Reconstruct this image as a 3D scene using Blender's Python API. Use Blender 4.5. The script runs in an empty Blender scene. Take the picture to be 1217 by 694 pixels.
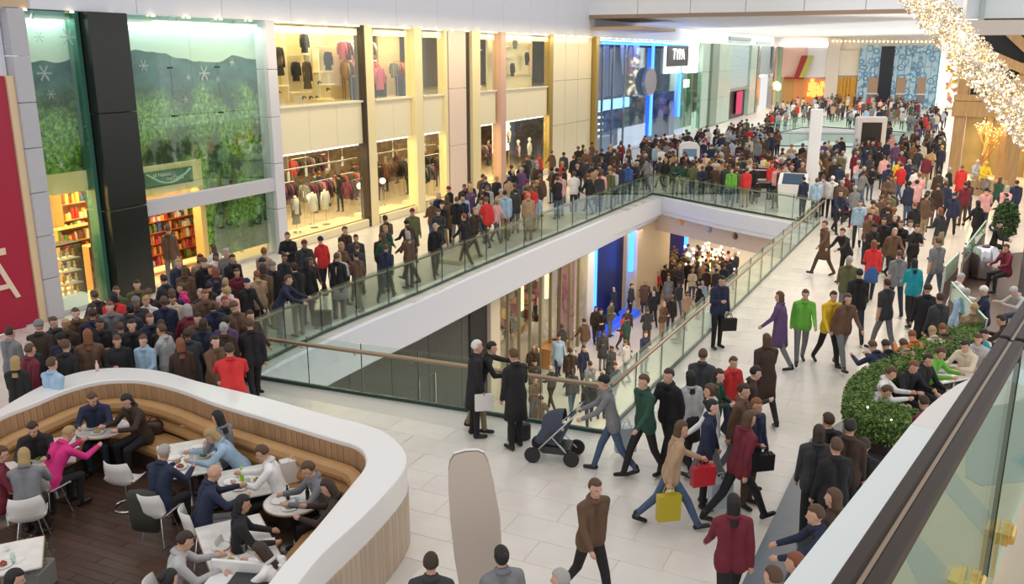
import bpy, bmesh, math, random
import numpy as np
from mathutils import Matrix, Vector
from mathutils.geometry import tessellate_polygon

random.seed(7)
sc = bpy.context.scene
COL = sc.collection

# ------------------------------------------------------------------ camera
F_PX, TILT = 1060.0, math.radians(14.9)
CAM = np.array([0, 0, 6.8])
cam = bpy.data.cameras.new('camera')
cam.lens = 36.0 * F_PX / 1217
cam.sensor_width = 36
cam.clip_start = 0.05
cam.clip_end = 600
camo = bpy.data.objects.new('camera', cam)
COL.objects.link(camo)
camo.location = CAM
camo.rotation_euler = (math.radians(90) - TILT, 0, 0)
sc.camera = camo

# ------------------------------------------------------------------ world, exposure
world = bpy.data.worlds.new('overcast_skylight')
sc.world = world
world.use_nodes = True
wb = world.node_tree.nodes['Background']
wb.inputs[0].default_value = (0.985, 0.975, 0.985, 1)
wb.inputs[1].default_value = 0.88
sc.view_settings.view_transform = 'Standard'
sc.view_settings.look = 'None'
sc.view_settings.exposure = 0.06
sc.view_settings.gamma = 1


def area(name, loc, sx, sy, power, col=(1, 1, 1), rot=(0, 0, 0)):
    l = bpy.data.lights.new(name, 'AREA')
    l.shape = 'RECTANGLE'
    l.size, l.size_y, l.energy, l.color = sx, sy, power, col
    o = bpy.data.objects.new(name, l)
    o.location = loc
    o.rotation_euler = rot
    COL.objects.link(o)
    return o


FA0 = (-12.29, 22.57)
# large area lights added to brighten far concourse, right walkway and lower mall
area('ceiling_light', (37, 93, 8.96), 36, 46, 5600, (1.0, .95, .87), (0, 0, -.44))
area('ceiling_light', (16, 33, 8.6), 5, 26, 1500, (1.0, .83, .60), (0, 0, -.44))
area('ceiling_cove_light', (34, 86, 7.9), 34, 60, 3200, (1.0, .97, .92), (math.pi, 0, .44))  # unseen upward fills added to whiten the far ceiling, no cove built
area('ceiling_cove_light', (28, 52, 7.9), 22, 12, 600, (1.0, .97, .92), (math.pi, 0, .44))
area('facade_downlights', (FA0[0] + .43 * 25 + 1.4, FA0[1] + .9 * 25 - .66, 7.7), .5, 38, 430, (1.0, .80, .46), (0, math.radians(28), math.radians(-25.4)))
area('ceiling_light', (18, 64, 8.96), 9, 12, 420, (1.0, .92, .8), (0, 0, -.44))
area('ceiling_light', (4.5, 29, -1.4), 5, 12, 420, (1.0, .80, .55), (0, 0, -.44))
area('ceiling_light', (13, 52, -1.4), 10, 16, 900, (1.0, .78, .52), (0, 0, -.44))
area('ceiling_light', (3, 40, -1.4), 5, 8, 300, (1.0, .78, .50), (0, 0, -.44))


# ------------------------------------------------------------------ pixel rays -> points of the place
FW = np.array([0, math.cos(TILT), -math.sin(TILT)])
UP = np.array([0, math.sin(TILT), math.cos(TILT)])
RT = np.array([1.0, 0, 0])


def ray(px, py):
    return FW + RT * (px - 608.5) / F_PX + UP * (347 - py) / F_PX


def P(px, py, z=0.0):
    d = ray(px, py)
    t = (z - CAM[2]) / d[2]
    q = CAM + d * t
    return (float(q[0]), float(q[1]), z)


def P2(px, py, z=0.0):
    return P(px, py, z)[:2]


def Wp(px, py, a, b):
    n = np.array([-(b[1] - a[1]), b[0] - a[0], 0])
    d = ray(px, py)
    t = np.dot(np.array([a[0], a[1], 0]) - CAM, n) / np.dot(d, n)
    q = CAM + d * t
    return tuple(float(x) for x in q)


def pix(p):
    v = np.array(p, float) - CAM
    zz = v @ FW
    return (608.5 + F_PX * (v @ RT) / zz, 347 - F_PX * (v @ UP) / zz)


# facade frame: local x runs along the shop fronts, local y goes into the shops
FA = (-12.29, 22.57)
FANG = math.radians(90 - 25.444)
FD = (math.cos(FANG), math.sin(FANG))
FB = (FA[0] + FD[0] * 40, FA[1] + FD[1] * 40)


def UZ(px, py):
    q = Wp(px, py, FA, FB)
    return (q[0] - FA[0]) * FD[0] + (q[1] - FA[1]) * FD[1], q[2]


def U(px, py=100):
    return UZ(px, py)[0]


# ------------------------------------------------------------------ materials
MATS = {}


def mat(name, col, rough=.6, metal=0., emit=0., var=.0, scale=6., alpha=1., bump=0., coat=0., stretch=None):
    if name in MATS:
        return MATS[name]
    m = bpy.data.materials.new(name)
    m.use_nodes = True
    nt = m.node_tree
    b = nt.nodes['Principled BSDF']
    b.inputs['Base Color'].default_value = (*col, 1)
    b.inputs['Roughness'].default_value = rough
    b.inputs['Metallic'].default_value = metal
    if coat:
        b.inputs['Coat Weight'].default_value = coat
    if emit:
        b.inputs['Emission Color'].default_value = (*col, 1)
        b.inputs['Emission Strength'].default_value = emit
    if var or bump:
        tc = nt.nodes.new('ShaderNodeTexCoord')
        mp = nt.nodes.new('ShaderNodeMapping')
        if stretch:
            mp.inputs['Scale'].default_value = stretch
        no = nt.nodes.new('ShaderNodeTexNoise')
        no.inputs['Scale'].default_value = scale
        no.inputs['Detail'].default_value = 4
        nt.links.new(tc.outputs['Object'], mp.inputs[0])
        nt.links.new(mp.outputs[0], no.inputs['Vector'])
        if var:
            oi = nt.nodes.new('ShaderNodeObjectInfo')
            ad = nt.nodes.new('ShaderNodeMath')
            ad.operation = 'MULTIPLY_ADD'
            nt.links.new(oi.outputs['Random'], ad.inputs[0])
            ad.inputs[1].default_value = .35
            nt.links.new(no.outputs['Fac'], ad.inputs[2])
            cr = nt.nodes.new('ShaderNodeValToRGB')
            cr.color_ramp.elements[0].position = .35
            cr.color_ramp.elements[1].position = .95
            cr.color_ramp.elements[0].color = (*[max(0, c * (1 - var)) for c in col], 1)
            cr.color_ramp.elements[1].color = (*[min(1, c * (1 + var * .8)) for c in col], 1)
            nt.links.new(ad.outputs[0], cr.inputs[0])
            nt.links.new(cr.outputs[0], b.inputs['Base Color'])
        if bump:
            bp = nt.nodes.new('ShaderNodeBump')
            bp.inputs['Strength'].default_value = bump
            bp.inputs['Distance'].default_value = .02
            nt.links.new(no.outputs['Fac'], bp.inputs['Height'])
            nt.links.new(bp.outputs[0], b.inputs['Normal'])
    MATS[name] = m
    return m


def glass(name, col, mix=.12, rough=.03, spec=.5):
    """thin architectural glass: tinted see-through plus mirror reflection by angle"""
    if name in MATS:
        return MATS[name]
    m = bpy.data.materials.new(name)
    m.use_nodes = True
    nt = m.node_tree
    nt.nodes.clear()
    out = nt.nodes.new('ShaderNodeOutputMaterial')
    tr = nt.nodes.new('ShaderNodeBsdfTransparent')
    tr.inputs[0].default_value = (*col, 1)
    gl = nt.nodes.new('ShaderNodeBsdfGlossy')
    gl.inputs['Roughness'].default_value = rough
    gl.inputs[0].default_value = (.95, 1, .98, 1)
    fr = nt.nodes.new('ShaderNodeFresnel')
    fr.inputs[0].default_value = 1.45
    ml = nt.nodes.new('ShaderNodeMath')
    ml.operation = 'MULTIPLY_ADD'
    ml.inputs[1].default_value = spec
    ml.inputs[2].default_value = mix
    mx = nt.nodes.new('ShaderNodeMixShader')
    nt.links.new(fr.outputs[0], ml.inputs[0])
    nt.links.new(ml.outputs[0], mx.inputs[0])
    nt.links.new(tr.outputs[0], mx.inputs[1])
    nt.links.new(gl.outputs[0], mx.inputs[2])
    nt.links.new(mx.outputs[0], out.inputs[0])
    MATS[name] = m
    return m


WHITE = mat('white_paint', (.80, .81, .84), .5)
LILAC = mat('fascia_white', (.78, .80, .87), .45)
CORIAN = mat('white_solid_surface', (.84, .82, .80), .25)
TILE = mat('pale_stone_tile', (.77, .715, .64), .22, var=.07, scale=2.5)
JOINT = mat('stone_joint', (.60, .57, .52), .5)
CREAM = mat('cream_panel', (.88, .79, .55), .35)
CREAMY = mat('cream_fin', (.90, .77, .43), .3)
PINKISH = mat('blush_panel', (.86, .68, .55), .4)
GREYC = mat('grey_cladding', (.52, .52, .56), .4, var=.04)
BLACKC = mat('black_cladding', (.010, .014, .012), .25)
DARK = mat('dark_panel', (.035, .035, .038), .45)
DARKB = mat('dark_brown', (.05, .032, .022), .5)
BRONZE = mat('bronze_rail', (.36, .26, .17), .3, .6)
DBRONZE = mat('dark_bronze', (.035, .021, .015), .42)
DBRONZE.node_tree.nodes['Principled BSDF'].inputs['Specular IOR Level'].default_value = .25
STEEL = mat('brushed_steel', (.62, .62, .63), .25, 1.)
CHROME = mat('chrome', (.8, .8, .82), .1, 1.)
BRASS = mat('brass', (.85, .58, .20), .2, 1.)
GEDGE = mat('glass_edge', (.02, .055, .045), .2)
GLASS = glass('clear_glass', (.90, .965, .925), .015, spec=.5)
SHOPG = glass('shop_glass', (.96, .97, .93), .01, spec=.2)
TEALG = glass('teal_glass', (.80, .90, .86), .02, spec=.35)
GREENG = glass('green_glass', (.72, .90, .80), .05, spec=.35)
MURG = glass('mural_glass', (.92, .98, .94), .02, spec=.22)
WOODF = mat('dark_oak_floor', (.085, .045, .03), .38, var=.3, scale=3, stretch=(1, 8, 1))
WOODW = mat('oak_board', (.42, .25, .13), .45, var=.2, scale=3, stretch=(6, 6, .6))
WOODP = mat('pale_oak_board', (.52, .40, .30), .45, var=.15, scale=3, stretch=(6, 6, .6))
TIMBER = mat('raw_timber', (.46, .28, .12), .6, var=.25, scale=2.5, stretch=(4, 4, .5), bump=.3)
LEATHER = mat('tan_leather', (.50, .28, .11), .4, var=.08)
SHELLM = mat('white_plastic', (.78, .75, .70), .3)
MARBLE = mat('marble_top', (.78, .74, .69), .2, var=.18, scale=5)
SLATE = mat('slate_stone', (.10, .125, .15), .3, var=.15)
NEON = mat('blue_neon', (.03, .15, 1.0), .5, emit=5.0)
NEONP = mat('pale_blue_neon', (.35, .65, 1.0), .5, emit=2.5)
WARML = mat('warm_light', (1, .80, .45), .5, emit=5)
WARMS = mat('warm_shelf_light', (1, .72, .35), .5, emit=2.2)
WHITEL = mat('white_light', (1, .97, .9), .5, emit=2.6)
LEAF = mat('leaf_green', (.15, .25, .05), .6, var=.4, scale=30)
LEAFD = mat('dark_leaf_green', (.05, .105, .03), .6, var=.3, scale=30)
PAPER = mat('white_paper', (.82, .80, .77), .6)
BLACKP = mat('black_plastic', (.02, .02, .022), .35)
RUBBER = mat('rubber', (.03, .03, .03), .8)


# ------------------------------------------------------------------ mesh builder
class MB:
    def __init__(s):
        s.v, s.f, s.m = [], [], []
        s.mats = []

    def mi(s, m):
        if m is None:
            return 0
        if m not in s.mats:
            s.mats.append(m)
        return s.mats.index(m)

    def add(s, vs, fs, m=None):
        n = len(s.v)
        s.v += [tuple(map(float, v)) for v in vs]
        k = s.mi(m)
        for f in fs:
            s.f.append(tuple(i + n for i in f))
            s.m.append(k)
        return s

    def box(s, x0, x1, y0, y1, z0, z1, m=None):
        vs = [(x, y, z) for z in (z0, z1) for y in (y0, y1) for x in (x0, x1)]
        return s.add(vs, [(0, 2, 3, 1), (4, 5, 7, 6), (0, 1, 5, 4), (2, 6, 7, 3), (0, 4, 6, 2), (1, 3, 7, 5)], m)

    def bev(s, x0, x1, y0, y1, z0, z1, b=.01, m=None):
        """box with softened top and side edges"""
        pr = [(x0 + b, y0), (x1 - b, y0), (x1, y0 + b), (x1, y1 - b), (x1 - b, y1), (x0 + b, y1), (x0, y1 - b), (x0, y0 + b)]
        cx, cy = (x0 + x1) / 2, (y0 + y1) / 2
        rings = []
        for zz, k in ((z0, b), (z0 + b, 0), (z1 - b, 0), (z1, b)):
            sx = 1 - 2 * k / (x1 - x0)
            sy = 1 - 2 * k / (y1 - y0)
            rings.append([(cx + (x - cx) * sx, cy + (y - cy) * sy, zz) for x, y in pr])
        return s.loft(rings, m=m)

    def seg(s, a, b, w, z0, z1, m=None, side=0):
        """upright wall box along segment a-b (xy), width w; side 0 centred, 1 left of a->b, -1 right"""
        dx, dy = b[0] - a[0], b[1] - a[1]
        L = math.hypot(dx, dy) or 1e-6
        nx, ny = -dy / L, dx / L
        o0, o1 = {0: (-w / 2, w / 2), 1: (0, w), -1: (-w, 0)}[side]
        q = [(a[0] + nx * o0, a[1] + ny * o0), (b[0] + nx * o0, b[1] + ny * o0), (b[0] + nx * o1, b[1] + ny * o1), (a[0] + nx * o1, a[1] + ny * o1)]
        return s.prism(q, z0, z1, m)

    def prism(s, poly, z0, z1, m=None):
        n = len(poly)
        ar = sum(poly[i][0] * poly[(i + 1) % n][1] - poly[(i + 1) % n][0] * poly[i][1] for i in range(n))
        if ar < 0:
            poly = poly[::-1]
        vs = [(x, y, z0) for x, y in poly] + [(x, y, z1) for x, y in poly]
        if n <= 4:
            caps = [tuple(range(n))[::-1], tuple(range(n, 2 * n))]
        else:
            tri = tessellate_polygon([[Vector((x, y, 0)) for x, y in poly]])
            caps = []
            for t in tri:
                a, b, c = t
                cr = (poly[b][0] - poly[a][0]) * (poly[c][1] - poly[a][1]) - (poly[b][1] - poly[a][1]) * (poly[c][0] - poly[a][0])
                if cr < 0:
                    a, c = c, a
                caps += [(a + n, b + n, c + n), (c, b, a)]
        return s.add(vs, caps + [(i, (i + 1) % n, n + (i + 1) % n, n + i) for i in range(n)], m)

    def loft(s, rings, closed=True, caps=True, m=None):
        n = len(rings[0])
        vs = [p for r in rings for p in r]
        fs = []
        for k in range(len(rings) - 1):
            for i in range(n if closed else n - 1):
                j = (i + 1) % n
                fs.append((k * n + i, k * n + j, (k + 1) * n + j, (k + 1) * n + i))
        if caps and closed:
            fs.append(tuple(range(n))[::-1])
            fs.append(tuple(range((len(rings) - 1) * n, len(rings) * n)))
        return s.add(vs, fs, m)

    def tube(s, pts, r, n=8, m=None, r1=None):
        pts = [Vector(p) for p in pts]
        rings = []
        for i, p in enumerate(pts):
            t = (pts[min(i + 1, len(pts) - 1)] - pts[max(i - 1, 0)]).normalized()
            u = t.cross(Vector((0, 0, 1)))
            if u.length < .05:
                u = t.cross(Vector((1, 0, 0)))
            u.normalize()
            w = u.cross(t)
            rr = r if r1 is None else r + (r1 - r) * i / (len(pts) - 1)
            rings.append([p + u * (rr * math.cos(2 * math.pi * k / n)) + w * (rr * math.sin(2 * math.pi * k / n)) for k in range(n)])
        return s.loft(rings, m=m)

    def lathe(s, prof, n=16, c=(0, 0, 0), m=None, sx=1, sy=1):
        rings = [[(c[0] + r * sx * math.cos(2 * math.pi * k / n), c[1] + r * sy * math.sin(2 * math.pi * k / n), c[2] + z) for k in range(n)] for r, z in prof]
        return s.loft(rings, m=m)

    def ball(s, c, r, n=8, m=None, sc_=(1, 1, 1)):
        k = max(4, n // 2 + 1)
        prof = [(max(.001, r * math.sin(math.pi * i / k)), -r * math.cos(math.pi * i / k)) for i in range(k + 1)]
        rings = [[(c[0] + a * sc_[0] * math.cos(2 * math.pi * j / n), c[1] + a * sc_[1] * math.sin(2 * math.pi * j / n), c[2] + z * sc_[2]) for j in range(n)] for a, z in prof]
        return s.loft(rings, m=m)

    def mesh(s, name, mats=None, smooth=False):
        me = bpy.data.meshes.new(name)
        me.from_pydata(s.v, [], s.f)
        for m in (s.mats or (mats if isinstance(mats, (list, tuple)) else [mats])):
            me.materials.append(m)
        me.polygons.foreach_set('material_index', s.m)
        if smooth:
            me.polygons.foreach_set('use_smooth', [True] * len(s.f))
        me.update()
        return me


ORD = 'first second third fourth fifth sixth seventh eighth ninth tenth eleventh twelfth thirteenth fourteenth fifteenth sixteenth seventeenth eighteenth nineteenth twentieth'.split()
ORD += ['twenty-' + w for w in ORD[:9]] + ['thirtieth'] + ['thirty-' + w for w in ORD[:9]]


def link(o, parent=None):
    COL.objects.link(o)
    if parent:
        o.parent = parent
    return o


def part(name, mb, m, parent, loc=(0, 0, 0), rz=0, smooth=False, label=None):
    me = mb if isinstance(mb, bpy.types.Mesh) else mb.mesh(name, m, smooth)
    o = bpy.data.objects.new(name, me)
    o.location = loc
    o.rotation_euler = (0, 0, rz)
    if label:
        o['label'] = label
    return link(o, parent)


def tag(o, label, cat, group=None, kind=None):
    if kind:
        o['kind'] = kind
    if label:
        o['label'] = label
    if cat:
        o['category'] = cat
    if group:
        o['group'] = group
    return o


def thing(name, label, cat, loc=(0, 0, 0), rz=0, group=None):
    o = bpy.data.objects.new(name, None)
    o.empty_display_size = .2
    o.location = loc
    o.rotation_euler = (0, 0, rz)
    link(o)
    return tag(o, label, cat, group)


def single(name, mb, m, label, cat, loc=(0, 0, 0), rz=0, group=None, smooth=False):
    return tag(part(name, mb, m, None, loc, rz, smooth), label, cat, group)


def struct(name, mb, m, label, parent=None, loc=(0, 0, 0), rz=0, smooth=False, cat=None):
    o = part(name, mb, m, parent, loc, rz, smooth)
    if parent is None:
        o['kind'] = 'structure'
        o['label'] = label
        o['category'] = cat or name.split('_')[0]
    return o


def text_mesh(name, body, size, m, parent, loc, rot, extr=.01, sx=1.0):
    cu = bpy.data.curves.new(name, 'FONT')
    cu.body = body
    cu.size = size
    cu.extrude = extr
    cu.align_x = 'CENTER'
    cu.align_y = 'CENTER'
    t = bpy.data.objects.new(name, cu)
    COL.objects.link(t)
    dg = bpy.context.evaluated_depsgraph_get()
    me = bpy.data.meshes.new_from_object(t.evaluated_get(dg))
    bpy.data.objects.remove(t)
    me.materials.clear()
    me.materials.append(m)
    o = bpy.data.objects.new(name, me)
    o.location = loc
    o.rotation_euler = rot
    o.scale = (sx, 1, 1)
    return link(o, parent)


def inside(pt, poly):
    x, y = pt
    c = False
    n = len(poly)
    for i in range(n):
        x0, y0 = poly[i]
        x1, y1 = poly[(i + 1) % n]
        if (y0 > y) != (y1 > y) and x < (x1 - x0) * (y - y0) / (y1 - y0) + x0:
            c = not c
    return c


def offset(path, d):
    """shift an open polyline sideways (d > 0 to the left of travel)"""
    out = []
    for i in range(len(path)):
        a = path[max(i - 1, 0)]
        b = path[min(i + 1, len(path) - 1)]
        L = math.hypot(b[0] - a[0], b[1] - a[1]) or 1
        out.append((path[i][0] - (b[1] - a[1]) / L * d, path[i][1] + (b[0] - a[0]) / L * d))
    return out


def resample(path, step):
    out, acc = [path[0]], 0
    for a, b in zip(path, path[1:]):
        L = math.hypot(b[0] - a[0], b[1] - a[1])
        t = step - acc
        while t <= L:
            out.append((a[0] + (b[0] - a[0]) * t / L, a[1] + (b[1] - a[1]) * t / L))
            t += step
        acc = (acc + L) % step if L else acc
    return out


def smooth_path(pts, n=4):
    out = []
    for i in range(len(pts) - 1):
        p0, p1, p2, p3 = pts[max(i - 1, 0)], pts[i], pts[i + 1], pts[min(i + 2, len(pts) - 1)]
        for k in range(n):
            t = k / n
            out.append(tuple(.5 * (2 * p1[c] + (p2[c] - p0[c]) * t + (2 * p0[c] - 5 * p1[c] + 4 * p2[c] - p3[c]) * t * t + (3 * p1[c] - p0[c] - 3 * p2[c] + p3[c]) * t ** 3) for c in (0, 1)))
    out.append(pts[-1])
    return out


# ================================================================== STRUCTURE
# the opening in the first floor (its balustrade lines)
OPL = [P2(*p) for p in [(285, 446), (324, 425), (381, 398), (430, 377), (482, 356), (550, 326), (620, 296), (700, 263), (776, 231)]]
OPF = [P2(776, 231), P2(860, 247), P2(965, 266)]
OPR = [P2(974, 266), P2(881, 359), P2(849, 390), P2(737, 499), P2(720, 516)]
OPN = [P2(720, 516), P2(600, 496), P2(480, 477), P2(400, 465), P2(285, 446)]
HOLE1 = OPL + OPF[1:-1] + OPR + OPN[1:-1]
cxh = sum(p[0] for p in HOLE1) / len(HOLE1)


def inset(poly, d):
    n = len(poly)
    ar = sum(poly[i][0] * poly[(i + 1) % n][1] - poly[(i + 1) % n][0] * poly[i][1] for i in range(n))
    sgn = 1 if ar > 0 else -1
    out = []
    for i in range(n):
        a, b, c = poly[i - 1], poly[i], poly[(i + 1) % n]
        l1 = math.hypot(b[0] - a[0], b[1] - a[1])
        l2 = math.hypot(c[0] - b[0], c[1] - b[1])
        n1 = (-(b[1] - a[1]) / l1 * sgn, (b[0] - a[0]) / l1 * sgn)
        n2 = (-(c[1] - b[1]) / l2 * sgn, (c[0] - b[0]) / l2 * sgn)
        bx, by = n1[0] + n2[0], n1[1] + n2[1]
        k = max(.5, (bx * n1[0] + by * n1[1]))
        out.append((b[0] + bx / k * d, b[1] + by / k * d))
    return out


# coping strips stand inside the balustrade on the left and far sides only
edgeL = offset(OPL, -.36)
edgeF = offset(OPF, -.40)
HOLE1E = edgeL[:-1] + [(edgeL[-1][0] + .05, edgeL[-1][1] - .55)] + edgeF[1:-1] + [(OPR[0][0] - .45, OPR[0][1] - .55)] + OPR[1:] + OPN[1:-1]
HOLE2 = [P2(878, 173), P2(905, 163), P2(962, 150), P2(1078, 158), P2(1088, 176)]
OUT = [(-13.5, 19.5), (-12.6, 22.0), (36.7 - .3, 125.5), (85, 112), (60, 60), (30, 18), (14, 2), (-22, 2), (-22, 14)]


def slab_with_holes(name, outer, holes, z0, z1, m, side=None):
    mb = MB()
    loops = [outer] + holes
    flat = [p for l in loops for p in l]
    tri = tessellate_polygon([[Vector((x, y, 0)) for x, y in l] for l in loops])
    n = len(flat)
    fs = []
    for a, b, c in tri:
        cr = (flat[b][0] - flat[a][0]) * (flat[c][1] - flat[a][1]) - (flat[b][1] - flat[a][1]) * (flat[c][0] - flat[a][0])
        if cr < 0:
            a, c = c, a
        fs += [(a, b, c)]
    mb.add([(x, y, z1) for x, y in flat], fs, m)
    mb.add([(x, y, z0) for x, y in flat], [f[::-1] for f in fs], side or m)
    for l in loops:
        k = len(l)
        mb.add([(x, y, z0) for x, y in l] + [(x, y, z1) for x, y in l], [(i, (i + 1) % k, k + (i + 1) % k, k + i) for i in range(k)], side or m)
    return mb


FLOORB = mat('floor_bed', (.66, .62, .57), .35, var=.05, scale=.8)
floor = struct('floor', slab_with_holes('floor', OUT, [HOLE1E, HOLE2], -.9, -.006, FLOORB, WHITE), None,
               'pale stone upper mall floor around the open void')
lower = struct('floor', MB().box(-14, 70, 8, 125, -5.8, -5.606), FLOORB, 'pale stone floor of the lower mall')

# tiles: 0.6 x 1.2 m, laid along the shop fronts
ca, sa = FD
TL, TW = .6, 1.2
tm = MB().bev(-TL / 2 + .003, TL / 2 - .003, -TW / 2 + .003, TW / 2 - .003, -.006, 0, .002).mesh('tile', TILE)
cands = []
for i in range(-40, 110):
    for j in range(-60, 30):
        u, w = i * TL, (j + .5 * (i % 2)) * TW
        x, y = FA[0] + u * ca - w * sa, FA[1] + u * sa + w * ca
        cands.append((x, y))
CAFE_Z = 1.25
c_out = smooth_path([P2(*p, CAFE_Z) for p in [(-40, 512), (0, 486), (40, 463), (79, 446), (118, 438), (158, 437), (197, 442), (239, 454), (318, 473), (397, 495), (437, 505), (460, 515), (476, 529), (484, 545), (476, 566), (437, 609), (385, 657), (354, 694), (300, 760)]])
c_in = smooth_path([P2(*p, CAFE_Z) for p in [(-40, 520), (0, 495), (40, 479), (79, 463), (118, 453), (158, 451), (190, 456), (221, 465), (255, 478), (318, 497), (397, 521), (420, 528), (432, 537), (434, 553), (417, 576), (376, 626), (336, 671), (318, 694), (262, 760)]])
CAFE = c_out + [(-4, 5), (-16, 5), (-16, 12)]
VIS = []
for x, y in cands:
    if not (8.8 < y < 75) or inside((x, y), CAFE) or not inside((x, y), OUT):
        continue
    bad = False
    for dx, dy in ((.6, 0), (-.6, 0), (0, .6), (0, -.6), (.3, .3), (-.3, .3)):
        if inside((x + dx, y + dy), HOLE1E) or inside((x + dx, y + dy), HOLE2):
            bad = True
    if bad:
        continue
    q = pix((x, y, 0))
    if -60 < q[0] < 1280 and q[1] < 740:
        VIS.append((x, y, q))
VIS.sort(key=lambda t: (0 if (t[2][0] > 470 and t[2][0] < 1010 and -10 < t[2][1] < 715) else 1, math.hypot(t[0], t[1])))
for x, y, q in VIS[:300]:
    part('tile', tm, None, floor, (x, y, 0), FANG)
mb = MB()
cx_, sx_ = math.cos(FANG), math.sin(FANG)
for x, y, q in VIS[300:]:
    c = [(x + a * cx_ - b * sx_, y + a * sx_ + b * cx_, 0) for a, b in ((-.295, -.595), (.295, -.595), (.295, .595), (-.295, .595))]
    mb.add(c, [(0, 1, 2, 3)])
o = part('paving', mb, TILE, floor)
o['kind'] = 'stuff'

# fascias of the opening (white, with a bright lip) -------------------------------------------------
def fascia(name, path, depth, label, m=LILAC, w=.25, lip=True):
    r = struct(name, MB().box(0, .01, 0, .01, -1, -.99), m, label, loc=(path[0][0], path[0][1], 0))
    mb = MB()
    n = len(path)
    L = offset(path, 0)
    R = offset(path, w)
    rings = []
    for i in range(n):
        a, b = L[i], R[i]
        lx, ly = (a[0] - b[0]) / w, (a[1] - b[1]) / w
        rings.append([(b[0], b[1], -.05), (a[0], a[1], -.0), (a[0] + lx * .05, a[1] + ly * .05, -.05), (a[0] + lx * .05, a[1] + ly * .05, -depth + .05), (a[0], a[1], -depth), (b[0], b[1], -depth)])
    mb.loft([[(p[0] - path[0][0], p[1] - path[0][1], p[2]) for p in rg] for rg in rings])
    r.data = mb.mesh(name, m)
    return r


fascia('trim_1', [edgeL[i] for i in range(len(edgeL))], 1.2, 'long white fascia along the left side of the void', w=.42)
ff = fascia('trim_2', [(edgeL[-1][0] + .05, edgeL[-1][1] - .5)] + edgeF[1:], .75, 'white fascia across the far side of the void', w=.42)
dn = (edgeF[1][0] - edgeF[0][0], edgeF[1][1] - edgeF[0][1])
Ld = math.hypot(*dn)
dn = (dn[0] / Ld, dn[1] / Ld)
nn = (dn[1], -dn[0])
p0 = (edgeF[0][0] - nn[0] * .5, edgeF[0][1] - nn[1] * .5)
p1 = (edgeF[-1][0] - nn[0] * .5, edgeF[-1][1] - nn[1] * .5)
BEIGE = mat('beige_bulkhead', (.72, .58, .44), .5)
bk = struct('trim_3', MB().seg(p0, p1, .3, -1.75, -.7), BEIGE, 'beige bulkhead with three round downlights under the far fascia')
for px, py in ((813, 263), (846, 272), (877, 280)):
    q = Wp(px, py, p0, p1)
    c = (q[0] + nn[0] * .16, q[1] + nn[1] * .16, q[2])
    a = math.atan2(nn[1], nn[0])
    m1 = MB()
    ring = []
    for rr, dd in ((.16, 0), (.16, .03), (.12, .03), (.10, .01)):
        ring.append([(dd, rr * math.cos(t * math.pi / 8), rr * math.sin(t * math.pi / 8)) for t in range(16)])
    m1.loft(ring, m=BRASS)
    part('downlight', m1, BRASS, bk, c, a)
fascia('trim_4', [OPR[-1]] + [OPN[1], OPN[2], OPN[3], OPN[4]], 1.0, 'white fascia below the near balustrade')
fascia('trim_5', [OPR[0], OPR[1], OPR[2], OPR[3], OPR[4]], 1.0, 'white fascia below the right balustrade')


# balustrades ---------------------------------------------------------------------------------
def balustrade(path, label, step=1.45, rail_side=1, h=1.12, rail_z=.98, group=None, shoe=GEDGE, gm=GLASS, rr=.032, n_br=True):
    r = thing('balustrade', label, 'balustrade', (path[0][0], path[0][1], 0), 0, group)
    ox, oy = path[0]
    pts = resample(path, step)
    if math.hypot(pts[-1][0] - path[-1][0], pts[-1][1] - path[-1][1]) > .3:
        pts.append(path[-1])
    pts = [(x - ox, y - oy) for x, y in pts]
    for a, b in zip(pts, pts[1:]):
        L = math.hypot(b[0] - a[0], b[1] - a[1])
        ux, uy = (b[0] - a[0]) / L, (b[1] - a[1]) / L
        gp = part('glass_panel', MB().seg((.012 * ux, .012 * uy), ((L - .012) * ux, (L - .012) * uy), .016, .05, h), gm, r, (a[0], a[1], 0))
        mbx = MB().seg((-.006 * ux, -.006 * uy), (.006 * ux, .006 * uy), .022, .05, h)
        part('panel_joint', mbx, GEDGE, gp)
        if n_br:
            nx, ny = -uy * rail_side, ux * rail_side
            m1 = MB().tube([(0, 0, rail_z - .12), (nx * .06, ny * .06, rail_z - .10), (nx * .10, ny * .10, rail_z - .03)], .011, 6)
            part('rail_bracket', m1, BRONZE, gp, (ux * .12, uy * .12, 0))
    part('shoe_channel', MB().loft([[(p[0] + q[0], p[1] + q[1], z) for q, z in (((-.035, -.02), 0), ((.035, .02), 0), ((.035, .02), .07), ((-.035, -.02), .07))] for p in pts]), shoe, r)
    off = offset(pts, .10 * rail_side)
    part('handrail', MB().tube([(x, y, rail_z) for x, y in off], rr, 10), BRONZE, r, smooth=True)
    return r


balustrade(OPL[::-1], 'long glass balustrade with bronze handrail along the left walkway edge', rail_side=-1)
balustrade(OPF, 'glass balustrade across the far side of the void', rail_side=1)
balustrade(OPR, 'glass balustrade running diagonally along the right walkway edge', step=1.6, rail_side=1, rr=.04)
balustrade(OPN, 'near glass balustrade with thick bronze handrail beside the three talking men', step=1.3, rail_side=1, rr=.045)
h2 = HOLE2[1:] + [HOLE2[0], HOLE2[1]]
balustrade(h2, 'distant glass balustrade around the second void', step=4, rail_side=1, n_br=False, gm=TEALG)
mb = MB()
n = len(HOLE2)
for i in range(n):
    a, b = HOLE2[i], HOLE2[(i + 1) % n]
    mb.seg(a, b, .2, -1.3, -.02)
struct('trim_6', mb, WHITE, 'white fascia around the distant second void')


# ================================================================== LEFT SHOP FRONTS
def fthing(name, label, cat, u=0, y=0, z=0, group=None):
    return thing(name, label, cat, (FA[0] + u * FD[0] - y * FD[1], FA[1] + u * FD[1] + y * FD[0], z), FANG, group)


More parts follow.
